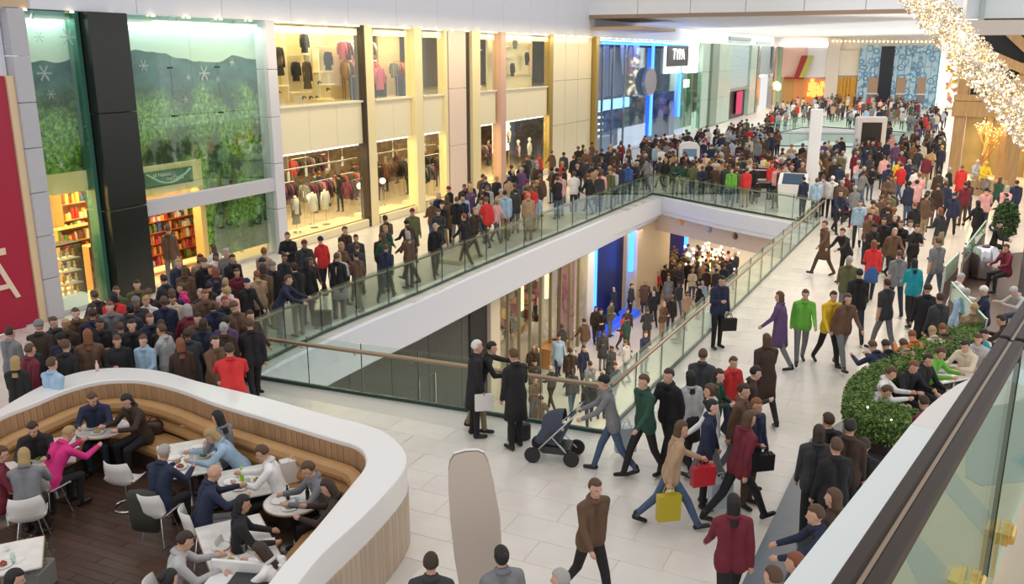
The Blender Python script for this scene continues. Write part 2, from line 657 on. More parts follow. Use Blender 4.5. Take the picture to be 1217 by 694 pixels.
def floc(u, y, z=0):
    return (FA[0] + u * FD[0] - y * FD[1], FA[1] + u * FD[1] + y * FD[0], z)


def fstruct(name, mb, m, label, u=0, y=0, z=0, cat=None):
    return struct(name, mb, m, label, None, floc(u, y, z), FANG, cat=cat)


TOPZ = 7.9
# bulkhead above the shops, in panels
bh = fstruct('wall_left', MB().box(-6, 130, .1, .5, TOPZ + .02, 13), LILAC, 'pale lilac-white bulkhead above the left shop fronts', cat='wall')
for i in range(14):
    part('bulkhead_panel', MB().bev(-6 + i * 3.36 + .01, -6 + (i + 1) * 3.36 - .01, 0, .1, TOPZ, 13, .006), LILAC, bh)
part('light_trough', MB().box(9.5, 114, -.02, .12, TOPZ - .06, TOPZ), mat('trough', (.9, .84, .66), .5, emit=.5), bh)
for i in range(40):
    u = .5 + i * 1.35
    part('downlight', MB().lathe([(.05, 0), (.05, .03), (.03, .05)], 8), WARML, bh, (u, -.10, TOPZ - .05))
# tan end of the bulkhead at far left
part('tan_return', MB().bev(-6, UZ(32, 8)[0], -.06, -.005, TOPZ + .02, 13, .005), mat('tan_panel', (.62, .45, .30), .5), bh)

# shop floors and party walls
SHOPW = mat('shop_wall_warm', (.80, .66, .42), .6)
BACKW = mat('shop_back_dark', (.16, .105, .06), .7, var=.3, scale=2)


def pier(u0, u1, m, z0=0, z1=TOPZ, out=.0, deep=.35, label=None, parent=None):
    return part('pier', MB().bev(u0, u1, -out, deep, z0, z1, .01), m, parent, label=label)


frames = fstruct('trim_7', MB().box(-.6, 41, -.02, .3, 0, .05), GREYC, 'row of mullions and piers of the left shop fronts', cat='shop front')


def clad_column(u0, u1, m, out, n, deep=.35):
    h = TOPZ / n
    for i in range(n):
        part('cladding_panel', MB().bev(u0, u1, -out, deep, i * h + .008, (i + 1) * h - .008, .012), m, frames)


RED = mat('crimson_sign', (.42, .012, .05), .45)
part('upper_panel', MB().bev(-4.5, -.02, .15, .3, 6.25, TOPZ, .01), LILAC, frames)
clad_column(0.0, .48, GREYC, .12, 7)
part('beige_edge', MB().bev(-.20, -.0, -.05, .3, 0, 6.3, .01), mat('edge_beige', (.80, .60, .38), .4), frames)
uB0, uB1 = 2.1, 3.4
clad_column(uB0, uB1, BLACKC, .35, 3, .6)
part('glass_fin', MB().box(uB0 - .16, uB0 - .03, -.05, .3, 0, TOPZ), mat('green_fin', (.05, .16, .12), .2), frames)
uC0, uC1 = U(315), U(326)
clad_column(uC0, uC1, mat('pale_grey_cladding', (.66, .66, .72), .35), .18, 5)

# crimson shop sign hoarding at far left
hd = fthing('shop_hoarding', 'crimson hoarding with huge cream letter shapes at the far left edge', 'hoarding', -2.6)
part('board', MB().bev(0, 2.38, 0, .12, 0, 6.3, .01), RED, hd)
CR = mat('cream_letter', (.86, .66, .52), .5)
text_mesh('lettering', 'Z', 1.9, CR, hd, (1.15, -.02, 2.55), (math.radians(90), 0, 0))
text_mesh('lettering', 'A', 1.4, CR, hd, (1.5, -.02, 1.25), (math.radians(90), 0, math.radians(0)))
text_mesh('lettering', '&', 1.0, CR, hd, (.9, -.02, .6), (math.radians(90), 0, 0))

# big printed landscape behind glass: geometry-free print with a real panel for each sheet ------------
def mural_mat():
    m = bpy.data.materials.new('landscape_print')
    m.use_nodes = True
    nt = m.node_tree
    L = nt.links.new
    b = nt.nodes['Principled BSDF']
    b.inputs['Roughness'].default_value = .35
    tc = nt.nodes.new('ShaderNodeTexCoord')
    sp = nt.nodes.new('ShaderNodeSeparateXYZ')
    L(tc.outputs['Object'], sp.inputs[0])

    def noise(scale, detail=5, rough=.6, st=(1, 1, 1)):
        mp = nt.nodes.new('ShaderNodeMapping')
        mp.inputs['Scale'].default_value = st
        L(tc.outputs['Object'], mp.inputs[0])
        n = nt.nodes.new('ShaderNodeTexNoise')
        n.inputs['Scale'].default_value = scale
        n.inputs['Detail'].default_value = detail
        n.inputs['Roughness'].default_value = rough
        L(mp.outputs[0], n.inputs['Vector'])
        return n.outputs['Fac']

    def mth(op, a, c, d=None):
        x = nt.nodes.new('ShaderNodeMath')
        x.operation = op
        for i, v in enumerate((a, c, d)):
            if v is None:
                continue
            if isinstance(v, (int, float)):
                x.inputs[i].default_value = v
            else:
                L(v, x.inputs[i])
        return x.outputs[0]

    def ramp(f, els):
        r = nt.nodes.new('ShaderNodeValToRGB')
        while len(r.color_ramp.elements) < len(els):
            r.color_ramp.elements.new(.5)
        for e, (p_, c_) in zip(r.color_ramp.elements, els):
            e.position = p_
            e.color = (*c_, 1)
        L(f, r.inputs[0])
        return r.outputs[0]

    def mix(f, a, c):
        x = nt.nodes.new('ShaderNodeMix')
        x.data_type = 'RGBA'
        L(f, x.inputs[0])
        for i, v in ((6, a), (7, c)):
            if isinstance(v, tuple):
                x.inputs[i].default_value = (*v, 1)
            else:
                L(v, x.inputs[i])
        return x.outputs[2]
    z = sp.outputs[2]
    trees = ramp(noise(8, 8, .8, (1, 1, .8)), [(.38, (.01, .05, .015)), (.47, (.08, .25, .03)), (.54, (.28, .48, .06)), (.64, (.66, .76, .20))])
    shade = ramp(noise(.55, 3, .5), [(.46, (.10, .17, .12)), (.58, (1, 1, 1))])
    mm = nt.nodes.new('ShaderNodeMix')
    mm.data_type = 'RGBA'
    mm.blend_type = 'MULTIPLY'
    mm.inputs[0].default_value = 1
    L(trees, mm.inputs[6])
    L(shade, mm.inputs[7])
    ridge_n = noise(.35, 3, .5, (1, 1, .02))
    ridge = mth('MULTIPLY_ADD', ridge_n, 1.5, 5.95)
    hills = ramp(noise(1.2, 4, .6, (1, 1, 2)), [(.38, (.015, .07, .085)), (.62, (.05, .17, .17))])
    skyc = ramp(mth('MULTIPLY_ADD', z, .5, -3.1), [(0, (.78, .80, .62)), (.9, (.30, .55, .60))])
    above = mth('GREATER_THAN', z, ridge)
    far = mix(above, hills, skyc)
    low = mth('MULTIPLY_ADD', noise(.5, 4, .6, (1, 1, .05)), 1.2, 5.25)
    isfar = nt.nodes.new('ShaderNodeMapRange')
    L(mth('SUBTRACT', z, low), isfar.inputs[0])
    isfar.inputs[1].default_value = -.25
    isfar.inputs[2].default_value = .25
    c = mix(isfar.outputs[0], mm.outputs[2], far)
    L(c, b.inputs['Base Color'])
    return m


MURAL = mural_mat()
mu = fthing('landscape_mural', 'huge printed mural of green forested hills behind the shop glass', 'mural', 0, .32)
zb1, zb2 = UZ(70, 213)[1], UZ(205, 205)[1]
for a, b_, za, zb in ((.48, 2.0, 3.55, 3.7), (3.4, 6.25, 3.25, 3.62), (6.27, 9.35, .35, .35)):
    pts = [(a, za), (b_, zb), (b_, TOPZ), (a, TOPZ)]
    m1 = MB()
    m1.add([(x, 0, z) for x, z in pts] + [(x, .03, z) for x, z in pts], [(0, 1, 2, 3), (7, 6, 5, 4), (0, 4, 5, 1), (1, 5, 6, 2), (2, 6, 7, 3), (3, 7, 4, 0)])
    part('printed_sheet', m1, MURAL, mu)

for k in range(4):
    part('spotlight', MB().tube([(.9 + 2.4 * k, -.18, TOPZ - .05), (.9 + 2.4 * k, -.1, TOPZ - .22)], .05, 8), STEEL, mu)
area('mural_light', floc(1.2, .17, 7.7), 1.4, .2, 13, (1, .98, .9), (0, math.radians(0), FANG))
area('mural_light', floc(6.3, .17, 7.7), 5.5, .2, 55, (1, .98, .9), (0, 0, FANG))

# the shop below the mural -----------------------------------------------------------------
sh = fstruct('wall_left.001', MB().box(.2, 9.4, 5.5, 5.6, 0, 4).box(.1, .2, .4, 5.6, 0, 4).box(9.3, 9.4, .5, 5.6, 0, 4).box(.2, 9.4, .36, 5.6, 3.75, 3.85).box(.2, 9.4, 0, 5.6, -.05, .02), SHOPW, 'warm walls of the shop under the mural', cat='wall')
area('shop_light', floc(1.3, 2.2, 3.6), 2, 3.5, 330, (1, .78, .42), (0, 0, FANG))
area('shop_light', floc(4.9, 2.0, 3.6), 2.5, 3, 300, (1, .74, .40), (0, 0, FANG))
area('shop_light', floc(8.0, 2.2, 3.4), 1.5, 2, 40, (.9, 1, .6), (0, 0, FANG))
YEL = mat('yellow_fascia', (.90, .72, .34), .5)
fy = fthing('shop_fascia', 'warm yellow fascia carrying a green banner below the hills mural', 'fascia', 0, .2)
part('fascia_board', MB().bev(3.42, 6.2, 0, .06, 2.75, 3.62, .01), YEL, fy)
part('fascia_board', MB().bev(.5, 2.0, 0, .06, 3.2, 3.75, .01), YEL, fy)
part('fascia_end', MB().bev(6.0, 6.22, 0, .35, .3, 2.8, .01), mat('gold_post', (.75, .52, .18), .4), fy)
GRN = mat('banner_green', (.06, .16, .07), .5)
bn = fthing('banner', 'green banner with two lines of pale script on the yellow fascia', 'banner', 3.4, .14)
part('cloth', MB().bev(.45, 2.35, 0, .03, 2.98, 3.46, .005), GRN, bn)
arc = MB()
pts = [(.5 + 1.75 * t, -.012, 3.40 - .34 * math.sin(math.pi * t)) for t in [i / 14 for i in range(15)]]
arc.tube(pts, .035, 6)
part('swoosh', arc, mat('swoosh_green', (.35, .60, .42), .5), bn)
CRL = mat('cream_script', (.85, .82, .62), .5)
text_mesh('lettering', 'all Natural', .17, CRL, bn, (1.1, -.02, 3.33), (math.radians(90), 0, 0), .004)
text_mesh('lettering', 'the Crafts', .17, CRL, bn, (1.6, -.02, 3.18), (math.radians(90), 0, 0), .004)
part('red_tab', MB().bev(.02, .22, -.02, .03, 2.95, 3.55, .005), mat('tab_red', (.75, .10, .05), .5), bn)
hb = fthing('door_head_beam', 'pale grey transom beam crossing the glass beside the black column', 'beam', 0, -.12)
part('beam', MB().bev(3.35, 9.4, 0, .2, 2.22, 2.68, .015), mat('beam_grey', (.55, .55, .60), .4), hb)

GOODS = [mat('goods_' + n, c, .6) for n, c in (('red', (.55, .04, .03)), ('gold', (.80, .50, .10)), ('cream', (.85, .75, .5)), ('green', (.12, .30, .05)), ('brown', (.22, .10, .04)), ('pink', (.75, .15, .25)), ('white', (.85, .82, .75)), ('orange', (.8, .28, .05)), ('blue', (.06, .16, .35)))]
rg = random.Random(3)


def shelf_unit(name, label, u, y, z, w, d, h, n, body, pal, dens=.75, group=None, light=True, sizes=(.07, .16)):
    r = fthing(name, label, 'shelving', u, y, z, group)
    part('back_panel', MB().box(0, w, d - .03, d, 0, h), body, r)
    for x in (0, w - .03):
        part('side_panel', MB().bev(x, x + .03, 0, d, 0, h, .004), body, r)
    sheight = h / n
    for i in range(n + 1):
        zz = min(i * sheight, h - .025)
        part('shelf', MB().bev(.03, w - .03, 0, d - .03, zz, zz + .025, .004), body, r)
        if light and i:
            part('shelf_light', MB().box(.06, w - .06, d - .07, d - .045, zz - .02, zz), WARMS, r)
    # the jars, boxes and packs on the shelves
    g = MB()
    for i in range(n):
        x = .05
        while x < w - .12:
            ww = rg.uniform(*sizes)
            if rg.random() < dens:
                hh = rg.uniform(.35, .85) * sheight
                z0 = i * sheight + .025
                if rg.random() < .5:
                    g.box(x, x + ww * .85, .03, .03 + ww, z0, z0 + hh, rg.choice(pal))
                else:
                    g.lathe([(ww * .42, 0), (ww * .42, hh * .7), (ww * .2, hh)], 7, (x + ww / 2, .05 + ww / 2, z0), rg.choice(pal))
            x += ww
    o = part('merchandise', g, None, r)
    o['kind'] = 'stuff'
    return r


WD = mat('shelf_wood', (.50, .24, .08), .5)
shelf_unit('shelving', 'glowing orange wall shelves of jars in the shop left of the black column', 3.5, 3.4, .3, 2.0, .4, 3.0, 6, WD, GOODS, .9)
shelf_unit('shelving', 'red lit wall shelves of gifts right of the black column', 4.3, 1.2, .3, 2.6, .4, 2.1, 6, mat('shelf_red', (.45, .10, .04), .5), GOODS, .95)
shelf_unit('shelving', 'low shelf of pink and cream packs at the shop entrance', 2.2, .8, .2, .85, .4, 1.3, 4, WD, [GOODS[5], GOODS[2], GOODS[6], GOODS[0]], .9)
shelf_unit('shelving', 'mid-floor shelf of bottles left of the black column', 2.1, 1.9, .2, 1.3, .4, 1.7, 4, WD, GOODS, .9)
vt = fthing('display_case', 'dark framed glass display case with gold ornaments at the shop window', 'display case', .5, .25, .35)
for a in (0, 1.0):
    part('frame', MB().bev(a, a + .05, 0, .5, 0, 1.5, .005), BLACKP, vt)
part('frame', MB().bev(0, 1.05, 0, .5, 1.45, 1.5, .005), BLACKP, vt)
part('plinth', MB().bev(0, 1.05, 0, .5, -.3, .05, .005), mat('plinth_white', (.85, .80, .7), .4, emit=.3), vt)
for k in range(3):
    part('shelf', MB().box(.05, 1.0, .05, .48, .35 + k * .35, .365 + k * .35), SHELLM, vt)
g = MB()
for k in range(4):
    for i in range(9):
        g.lathe([(.03, 0), (.045, .08), (.015, .14), (.03, .2)], 7, (.1 + i * .1, .2 + .1 * (i % 2), .05 + k * .35), rg.choice([GOODS[1], GOODS[2], GOODS[6]]))
part('ornaments', g, None, vt)['kind'] = 'stuff'
# ivy-like greenery inside the right bay of the mural shop
gm_ = MB()
for k in range(900):
    u, z = rg.uniform(6.9, 9.2), rg.uniform(.3, 2.3)
    y = rg.uniform(.25, .32)
    a = rg.uniform(0, 6.28)
    s_ = rg.uniform(.04, .09)
    gm_.add([(u, y, z), (u + s_ * math.cos(a), y - .03, z + s_ * math.sin(a)), (u + s_ * math.cos(a + .8), y - .04, z + s_ * math.sin(a + .8))], [(0, 1, 2)])
o = part('ivy', gm_, LEAF, mu, (0, -.1, 0))
o['kind'] = 'stuff'

# snowflake decals on the glass --------------------------------------------------------------
FLAKE = glass('frost_decal', (.80, .86, .80), .30, rough=.8, spec=.1)


def flake(r):
    m = MB()
    for k in range(6):
        a = k * math.pi / 3
        c, s = math.cos(a), math.sin(a)
        w = r * .10
        m.add([(-s * w, 0, c * w), (c * r - s * w, 0, s * r + c * w), (c * r + s * w, 0, s * r - c * w), (s * w, 0, -c * w)], [(0, 1, 2, 3)])
        for t in (.5, .8):
            for sg in (-1, 1):
                a2 = a + sg * .9
                p = (c * r * t, s * r * t)
                q = (p[0] + math.cos(a2) * r * .3, p[1] + math.sin(a2) * r * .3)
                m.add([(p[0], 0, p[1]), (p[0] + .02 * c, 0, p[1] + .03), (q[0], 0, q[1])], [(0, 1, 2)])
    return m


fl_me = flake(.2).mesh('snowflake', FLAKE)
for i, (px, py, rr) in enumerate(sorted([(80, 44, 14), (46, 44, 9), (52, 87, 13), (27, 58, 8), (60, 112, 8), (7, 55, 6), (10, 26, 8), (72, 195, 7), (30, 118, 6), (242, 87, 14), (258, 94, 6), (223, 92, 6), (203, 22, 7), (252, 26, 8), (283, 26, 7), (275, 74, 8), (170, 78, 10), (295, 122, 5), (262, 145, 6), (305, 145, 6), (285, 168, 8), (220, 118, 7), (240, 105, 5), (297, 178, 6), (310, 170, 5), (105, 150, 9), (108, 170, 8), (90, 28, 6)])):
    u, z = UZ(px, py)
    o = tag(part('snowflake', fl_me, None, None, floc(u, -.02, z), FANG), '%s frosted snowflake decal, %s from the left on the glass over the hills mural' % ('large' if rr > 9 else 'small', ORD[i]), 'decal', 'snowflake decals on the mural glass')
    o.scale = (rr / 12, 1, rr / 12)

# glass of the two mural bays
w1 = fstruct('window_1', MB().box(.5, 2.0, -.005, .005, TOPZ - .03, TOPZ), GEDGE, 'glazing in front of the hills mural', cat='window')
for a, b_, z0, z1 in ((.5, 1.98, 3.8, TOPZ), (.5, 1.98, .1, 3.78), (3.42, U(204), 5.05, TOPZ), (3.42, U(204), 2.7, 5.03), (U(204) + .02, U(260), 5.05, TOPZ), (U(204) + .02, U(260), 2.7, 5.03), (U(260) + .02, uC0, 5.05, TOPZ), (U(260) + .02, uC0, 2.7, 5.03), (6.3, uC0, .1, 2.2)):
    part('pane', MB().box(a, b_, -.006, .006, z0, z1), MURG, w1)
for u in (U(204), U(260)):
    for z in (6.4, 5.0):
        part('pane_clip', MB().box(u - .08, u + .08, -.04, .03, z, z + .05), BLACKP, w1)

# ---- the cream clothes shop: bays --------------------------------------------------------------
GAR = [mat('cloth_' + n, c, .8) for n, c in (('black', (.015, .013, .013)), ('charcoal', (.05, .045, .045)), ('brown', (.12, .06, .03)), ('grey', (.25, .24, .23)), ('white', (.80, .78, .72)), ('pink', (.75, .16, .25)), ('plum', (.18, .03, .08)), ('red', (.55, .03, .03)), ('denim', (.08, .12, .22)), ('tan', (.45, .30, .18)))]


def garment_mesh(w=.42, h=.7, kind='top'):
    """hung or worn garment: shoulders, sleeves, hem"""
    m = MB()
    n = 10

    def ring(z, rx, ry):
        return [(rx * math.cos(2 * math.pi * k / n), ry * math.sin(2 * math.pi * k / n), z) for k in range(n)]
    if kind == 'top':
        m.loft([ring(-h, w * .46, .07), ring(-h * .5, w * .38, .075), ring(-.12, w * .44, .07), ring(-.03, w * .36, .05), ring(0, w * .15, .04)])
    elif kind == 'dress':
        m.loft([ring(-h, w * .55, .10), ring(-h * .45, w * .32, .07), ring(-.15, w * .38, .07), ring(-.03, w * .3, .05), ring(0, w * .15, .04)])
    else:
        for s in (-1, 1):
            m.loft([[(x + s * w * .2, y, z) for x, y, z in ring(zz, w * r_, .06)] for zz, r_ in ((-h, .14), (-h * .3, .17), (0, .22))])
    if kind != 'legs':
        for s in (-1, 1):
            m.tube([(s * w * .36, 0, -.04), (s * w * .55, 0, -.25), (s * w * .56, -.02, -h * .72)], .055, 7, r1=.04)
    return m


G_TOP = garment_mesh().mesh('garment', GAR[0], True)
G_DRESS = garment_mesh(.42, 1.0, 'dress').mesh('garment', GAR[0], True)
G_LEGS = garment_mesh(.40, .9, 'legs').mesh('garment', GAR[0], True)


def garment(me, m, label, loc, group=None, rz=FANG, sc_=1.0, cat='garment'):
    o = bpy.data.objects.new('garment', me)
    link(o)
    o.location = loc
    o.rotation_euler = (0, 0, rz)
    o.scale = (sc_,) * 3
    o.material_slots[0].link = 'OBJECT'
    o.material_slots[0].material = m
    return tag(o, label, cat, group)


bays = [(U(330), U(430), 'first'), (U(445), U(489), 'second'), (U(503), U(527), 'third'), (U(569), U(590), 'fourth'), (U(600), U(651), 'fifth')]
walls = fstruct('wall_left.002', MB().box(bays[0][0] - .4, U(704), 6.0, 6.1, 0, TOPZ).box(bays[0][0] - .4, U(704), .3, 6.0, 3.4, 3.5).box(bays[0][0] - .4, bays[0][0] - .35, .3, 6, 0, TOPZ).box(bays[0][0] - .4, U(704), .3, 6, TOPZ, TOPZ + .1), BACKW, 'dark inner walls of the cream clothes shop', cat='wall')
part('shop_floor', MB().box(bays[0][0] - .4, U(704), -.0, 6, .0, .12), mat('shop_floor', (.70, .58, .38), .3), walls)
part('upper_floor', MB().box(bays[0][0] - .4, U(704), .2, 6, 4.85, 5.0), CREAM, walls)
for u, w in ((9.75, .1), (U(431), .0), ):
    pass
GOLD = mat('gold_fin', (.42, .30, .08), .3, .5)


def fin(p0, p1, m, out=.1, name='mullion'):
    part(name, MB().bev(U(p0), U(p1), -out, .3, 0, TOPZ, .01), m, frames)


fin(326.5, 329.5, DARKB, .0)
fin(430, 432, DARKB, .14)
fin(432, 442.5, CREAMY, .1)
fin(442.8, 445, GOLD, .0)
fin(489, 498, CREAMY, .2)
fin(498.5, 500.5, mat('green_edge', (.30, .42, .30), .3), .1)
fin(527, 530, CREAMY, .1)
fin(529, 532, DARKB, .0)
clad_column(U(532.5), U(553), PINKISH, .05, 3)
fin(553, 558, DARKB, .0)
fin(558.5, 568, CREAMY, .15)
fin(591.5, 597.5, mat('rose_fin', (.66, .42, .32), .35), .2)
fin(597.5, 599.5, DARKB, .0)
fin(652, 656, GOLD, .08)
fin(703, 706.5, GOLD, .3)
# spandrels in separate panels
for k, (a, b_, nm) in enumerate(bays):
    n = {0: 3, 1: 2, 2: 1, 3: 1, 4: 2}[k]
    for i in range(n):
        part('spandrel_panel', MB().bev(a + (b_ - a) * i / n + .008, a + (b_ - a) * (i + 1) / n - .008, .05, .2, 3.38, 4.98, .01), CREAM, frames)
    part('sill', MB().bev(a, b_, -.05, .25, 4.98, 5.06, .01), mat('sill', (.80, .74, .60), .4), frames)
    part('head_light', MB().box(a + .05, b_ - .05, .25, .32, 3.30, 3.37), WHITEL, frames)
    part('platform', MB().bev(a, b_, -.1, 1.3, .0, .32, .02), mat('platform_cream', (.88, .78, .52), .35), frames)
    w_ = fstruct('window_%d' % (k + 2), MB().box(a, b_, 0, .04, .32, .36), GOLD, 'two tall panes of the %s bay of the cream shop' % nm, cat='window')
    m_ = (a + b_) / 2
    for z0, z1 in ((.36, 3.3), (5.06, TOPZ)):
        part('pane', MB().box(a + .01, m_ - .01, -.005, .005, z0, z1), SHOPG, w_)
        part('pane', MB().box(m_ + .01, b_ - .01, -.005, .005, z0, z1), SHOPG, w_)
    area('shop_light', floc((a + b_) / 2, 2.6, 3.3), b_ - a, 4, 62 * (b_ - a), (1, .76, .42), (0, 0, FANG))
    area('shop_light', floc((a + b_) / 2, .9, 3.3), b_ - a - .3, .8, 42 * (b_ - a), (1, .82, .46), (0, 0, FANG))
    area('shop_light', floc((a + b_) / 2, 1.2, TOPZ - .1), b_ - a, 1.4, 34 * (b_ - a), (1, .84, .50), (0, 0, FANG))
# blank cream panels at the end of the shop
for i, (p0, p1) in enumerate(((657, 671.5), (672, 686.5), (687, 702.5))):
    for z0, z1 in ((.05, 2.7), (2.72, 5.3), (5.32, TOPZ)):
        part('blank_panel', MB().bev(U(p0), U(p1), .0, .2, z0, z1, .008), mat('cream_gloss', (.84, .76, .54), .15), frames)

# upper display of the first bay: a wall of white cubbies with clothes hung in them
wc = fthing('display_wall', 'white cubby wall with dark garments in the first upper window', 'display', 0, 1.1)
b0, b1 = bays[0][0], bays[0][1]
CUB = mat('cubby_cream', (.88, .80, .58), .5)
part('back_panel', MB().box(b0, b1, .42, .46, 5.0, TOPZ), mat('cubby_back', (.72, .60, .36), .6), wc)


def cx(px):
    return b0 + (px - 330) / 100.0 * (b1 - b0) * (1 + .0)


def cz(py, px=380):
    return UZ(px, py)[1]


for (x0, x1, y0, y1) in [(340, 348, 28, 130), (351, 352, 28, 120), (368, 370, 30, 120), (395, 397, 30, 105), (418, 419, 60, 110), (406, 408, 58, 118)]:
    part('upright', MB().bev(cx(x0), cx(x0) + .04, 0, .3, max(5.05, cz(y1, x0)), min(TOPZ, cz(y0, x0)), .004), CUB, wc)
for (x0, x1, y) in [(330, 339, 68), (330, 340, 83), (341, 350, 92), (352, 368, 104), (370, 396, 66), (370, 396, 112), (397, 424, 87), (408, 425, 56), (408, 425, 102), (341, 350, 116)]:
    part('ledge', MB().bev(cx(x0), cx(x1), 0, .3, cz(y, x0), cz(y, x0) + .05, .004), CUB, wc)
for i, (px, py, me, mm_, s) in enumerate([(384, 36, G_TOP, 1, 1.1), (354, 52, G_DRESS, 1, 1.15), (374, 70, G_TOP, 0, 1.0), (387, 70, G_DRESS, 0, 1.1), (412, 58, G_TOP, 0, .9), (328.5, 88, G_TOP, 0, 1.1), (333.5, 92, G_DRESS, 2, 1.0)]):
    u, z = UZ(px, py)
    z = z - .1
    garment(me, GAR[mm_], ['dark jacket hung highest in the white cubby wall', 'long dark dress at left in the white cubby wall', 'small black top beside a dress in the cubby wall', 'long black dress in the middle of the cubby wall', 'black top at right in the white cubby wall', 'black top at the far left edge of the cubby wall', 'dark brown dress low at the left edge of cubby wall'][i], floc(u + .15, 1.0, z), rz=FANG)
for i, (px, py) in enumerate([(356, 112), (386, 118), (394, 118), (401, 118), (414, 108), (343, 122), (404, 100)]):
    u, z = UZ(px, py)
    m1 = MB().tube([(-.1, 0, .05), (-.02, 0, .08), (.08, 0, .03), (.13, 0, .03)], .035, 6, r1=.02).box(-.11, -.07, -.02, .02, -.03, .05)
    single('shoe', m1, GAR[0], 'small dark shoe in the cubby wall, %s' % ['left on the lowest long ledge', 'second on the lowest long ledge', 'third on the lowest long ledge', 'fourth on the lowest long ledge', 'above the right end', 'lowest at the far left', 'higher near the right end'][i], 'shoe', floc(u + .15, 1.05, z), FANG, 'shoes in the cubby wall')


def rail_of_clothes(u0, u1, y, z, pal, lbl, grp, step=.09, drop=None, me=G_TOP):
    r = fthing('clothes_rail', lbl, 'clothes rail', u0, y, 0)
    base = .12 if z < 4 else 5.0
    part('bar', MB().tube([(0, 0, z), (u1 - u0, 0, z)], .014, 6), CHROME, r)
    for x in (.02, u1 - u0 - .02):
        part('post', MB().tube([(x, 0, base), (x, 0, z)], .014, 6), CHROME, r)
    u = u0 + .08
    cnt = 0
    while u < u1 - .05:
        m_ = rg.choice(pal)
        garment(me, m_, '%s garment, %s from the left on the %s' % (m_.name[6:], ORD[cnt], grp), floc(u, y, z - .05), 'garments on the ' + grp, FANG + math.pi / 2 + rg.uniform(-.15, .15), rg.uniform(.85, 1.05))
        u += step * rg.uniform(.9, 1.4)
        cnt += 1


a, b_ = bays[0][0], bays[0][1]
DK = [GAR[0], GAR[0], GAR[1], GAR[2], GAR[6], GAR[3]]
rail_of_clothes(a + .2, a + 1.7, 1.9, 1.75, DK + [GAR[5]], 'chrome clothes rail at left inside the first lower window', 'left rail inside the first lower window', .11)
rail_of_clothes(a + 3.0, b_ - .1, 1.6, 1.9, DK + [GAR[5], GAR[4]], 'chrome clothes rail at right inside the first lower window', 'right rail inside the first lower window', .11)
rail_of_clothes(a + .3, b_ - .3, 3.4, 1.7, DK, 'long clothes rail deep inside the first lower window', 'long rail deep in the first bay', .14)
rail_of_clothes(a + .3, b_ - .3, 5.6, 2.6, DK + [GAR[9]], 'high wall rail at the back of the first lower bay', 'high wall rail of the first bay', .16)
a, b_ = bays[1][0], bays[1][1]
rail_of_clothes(a + .2, b_ - .2, 1.8, 1.6, DK + [GAR[7]], 'clothes rail inside the second lower window', 'rail inside the second lower window', .13)
rail_of_clothes(a + .4, b_ + 1.0, 2.9, 1.7, DK + [GAR[7]], 'middle clothes rail inside the second lower window', 'middle rail of the second bay', .13)
rail_of_clothes(a + .2, b_ - .2, 4.6, 2.4, DK + [GAR[7]], 'high clothes rail at the back of the second lower bay', 'high rail of the second bay', .16)
rail_of_clothes(a + .2, b_ - .2, 1.6, 6.55, [GAR[5], GAR[0], GAR[1], GAR[7], GAR[9]], 'clothes rail of bright tops in the second upper window', 'rail in the second upper window', .15)
rail_of_clothes(a + .2, b_ - .2, 1.7, 7.35, [GAR[7], GAR[6], GAR[5], GAR[2], GAR[4]], 'higher clothes rail in the second upper window', 'higher rail in the second upper window', .16)
rail_of_clothes(a + .1, b_ - .1, 1.2, 5.95, [GAR[8], GAR[0], GAR[1]], 'low rail of dark trousers in the second upper window', 'low rail in the second upper window', .15, me=G_LEGS)
garment(garment_mesh(.5, .75).mesh('garment', GAR[5], True), GAR[5], 'bright pink top shown facing out in the second upper window', floc(U(465) + .3, .75, UZ(465, 82)[1] + .05), sc_=1.2)
a, b_ = bays[2][0], bays[2][1]
rail_of_clothes(a + .1, b_ - .1, 1.6, 6.5, [GAR[3], GAR[0], GAR[7], GAR[9]], 'clothes rail in the third upper window', 'rail in the third upper window', .15)
rail_of_clothes(a + .1, b_ - .1, 1.4, 5.9, [GAR[1], GAR[0], GAR[8]], 'low clothes rail in the third upper window', 'low rail in the third upper window', .15, me=G_LEGS)
rail_of_clothes(a + .5, b_ + 1.0, 1.2, 1.7, DK, 'front clothes rail inside the third lower window', 'front rail of the third bay', .13)
rail_of_clothes(a + .1, b_ - .1, 2.2, 2.0, DK, 'clothes rail inside the third lower window', 'rail inside the third lower window', .15)
a, b_ = bays[4][0], bays[4][1]
rail_of_clothes(a + .3, b_ - .3, 3.4, 1.7, DK, 'clothes rail inside the fifth lower window', 'rail inside the fifth lower window', .2)
a, b_ = bays[3][0], bays[3][1]
rail_of_clothes(a + .2, b_ - .2, 3.4, 1.7, DK, 'clothes rail inside the fourth lower window', 'rail inside the fourth lower window', .2)
for k, lb in ((1, 'light inner wall of the second upper display'), (2, 'light inner wall of the third upper display'), (3, 'plain cream inner wall of the fourth upper display'), (4, 'plain cream inner wall of the fifth upper display')):
    a, b_ = bays[k][0], bays[k][1]
    r = fstruct('wall_left.%03d' % (k + 10), MB().box(a, b_, 2.3 if k < 3 else 1.0, 2.4 if k < 3 else 1.1, 5, TOPZ), CUB if k > 2 else mat('lit_wall', (.86, .68, .42), .5), lb, cat='wall')
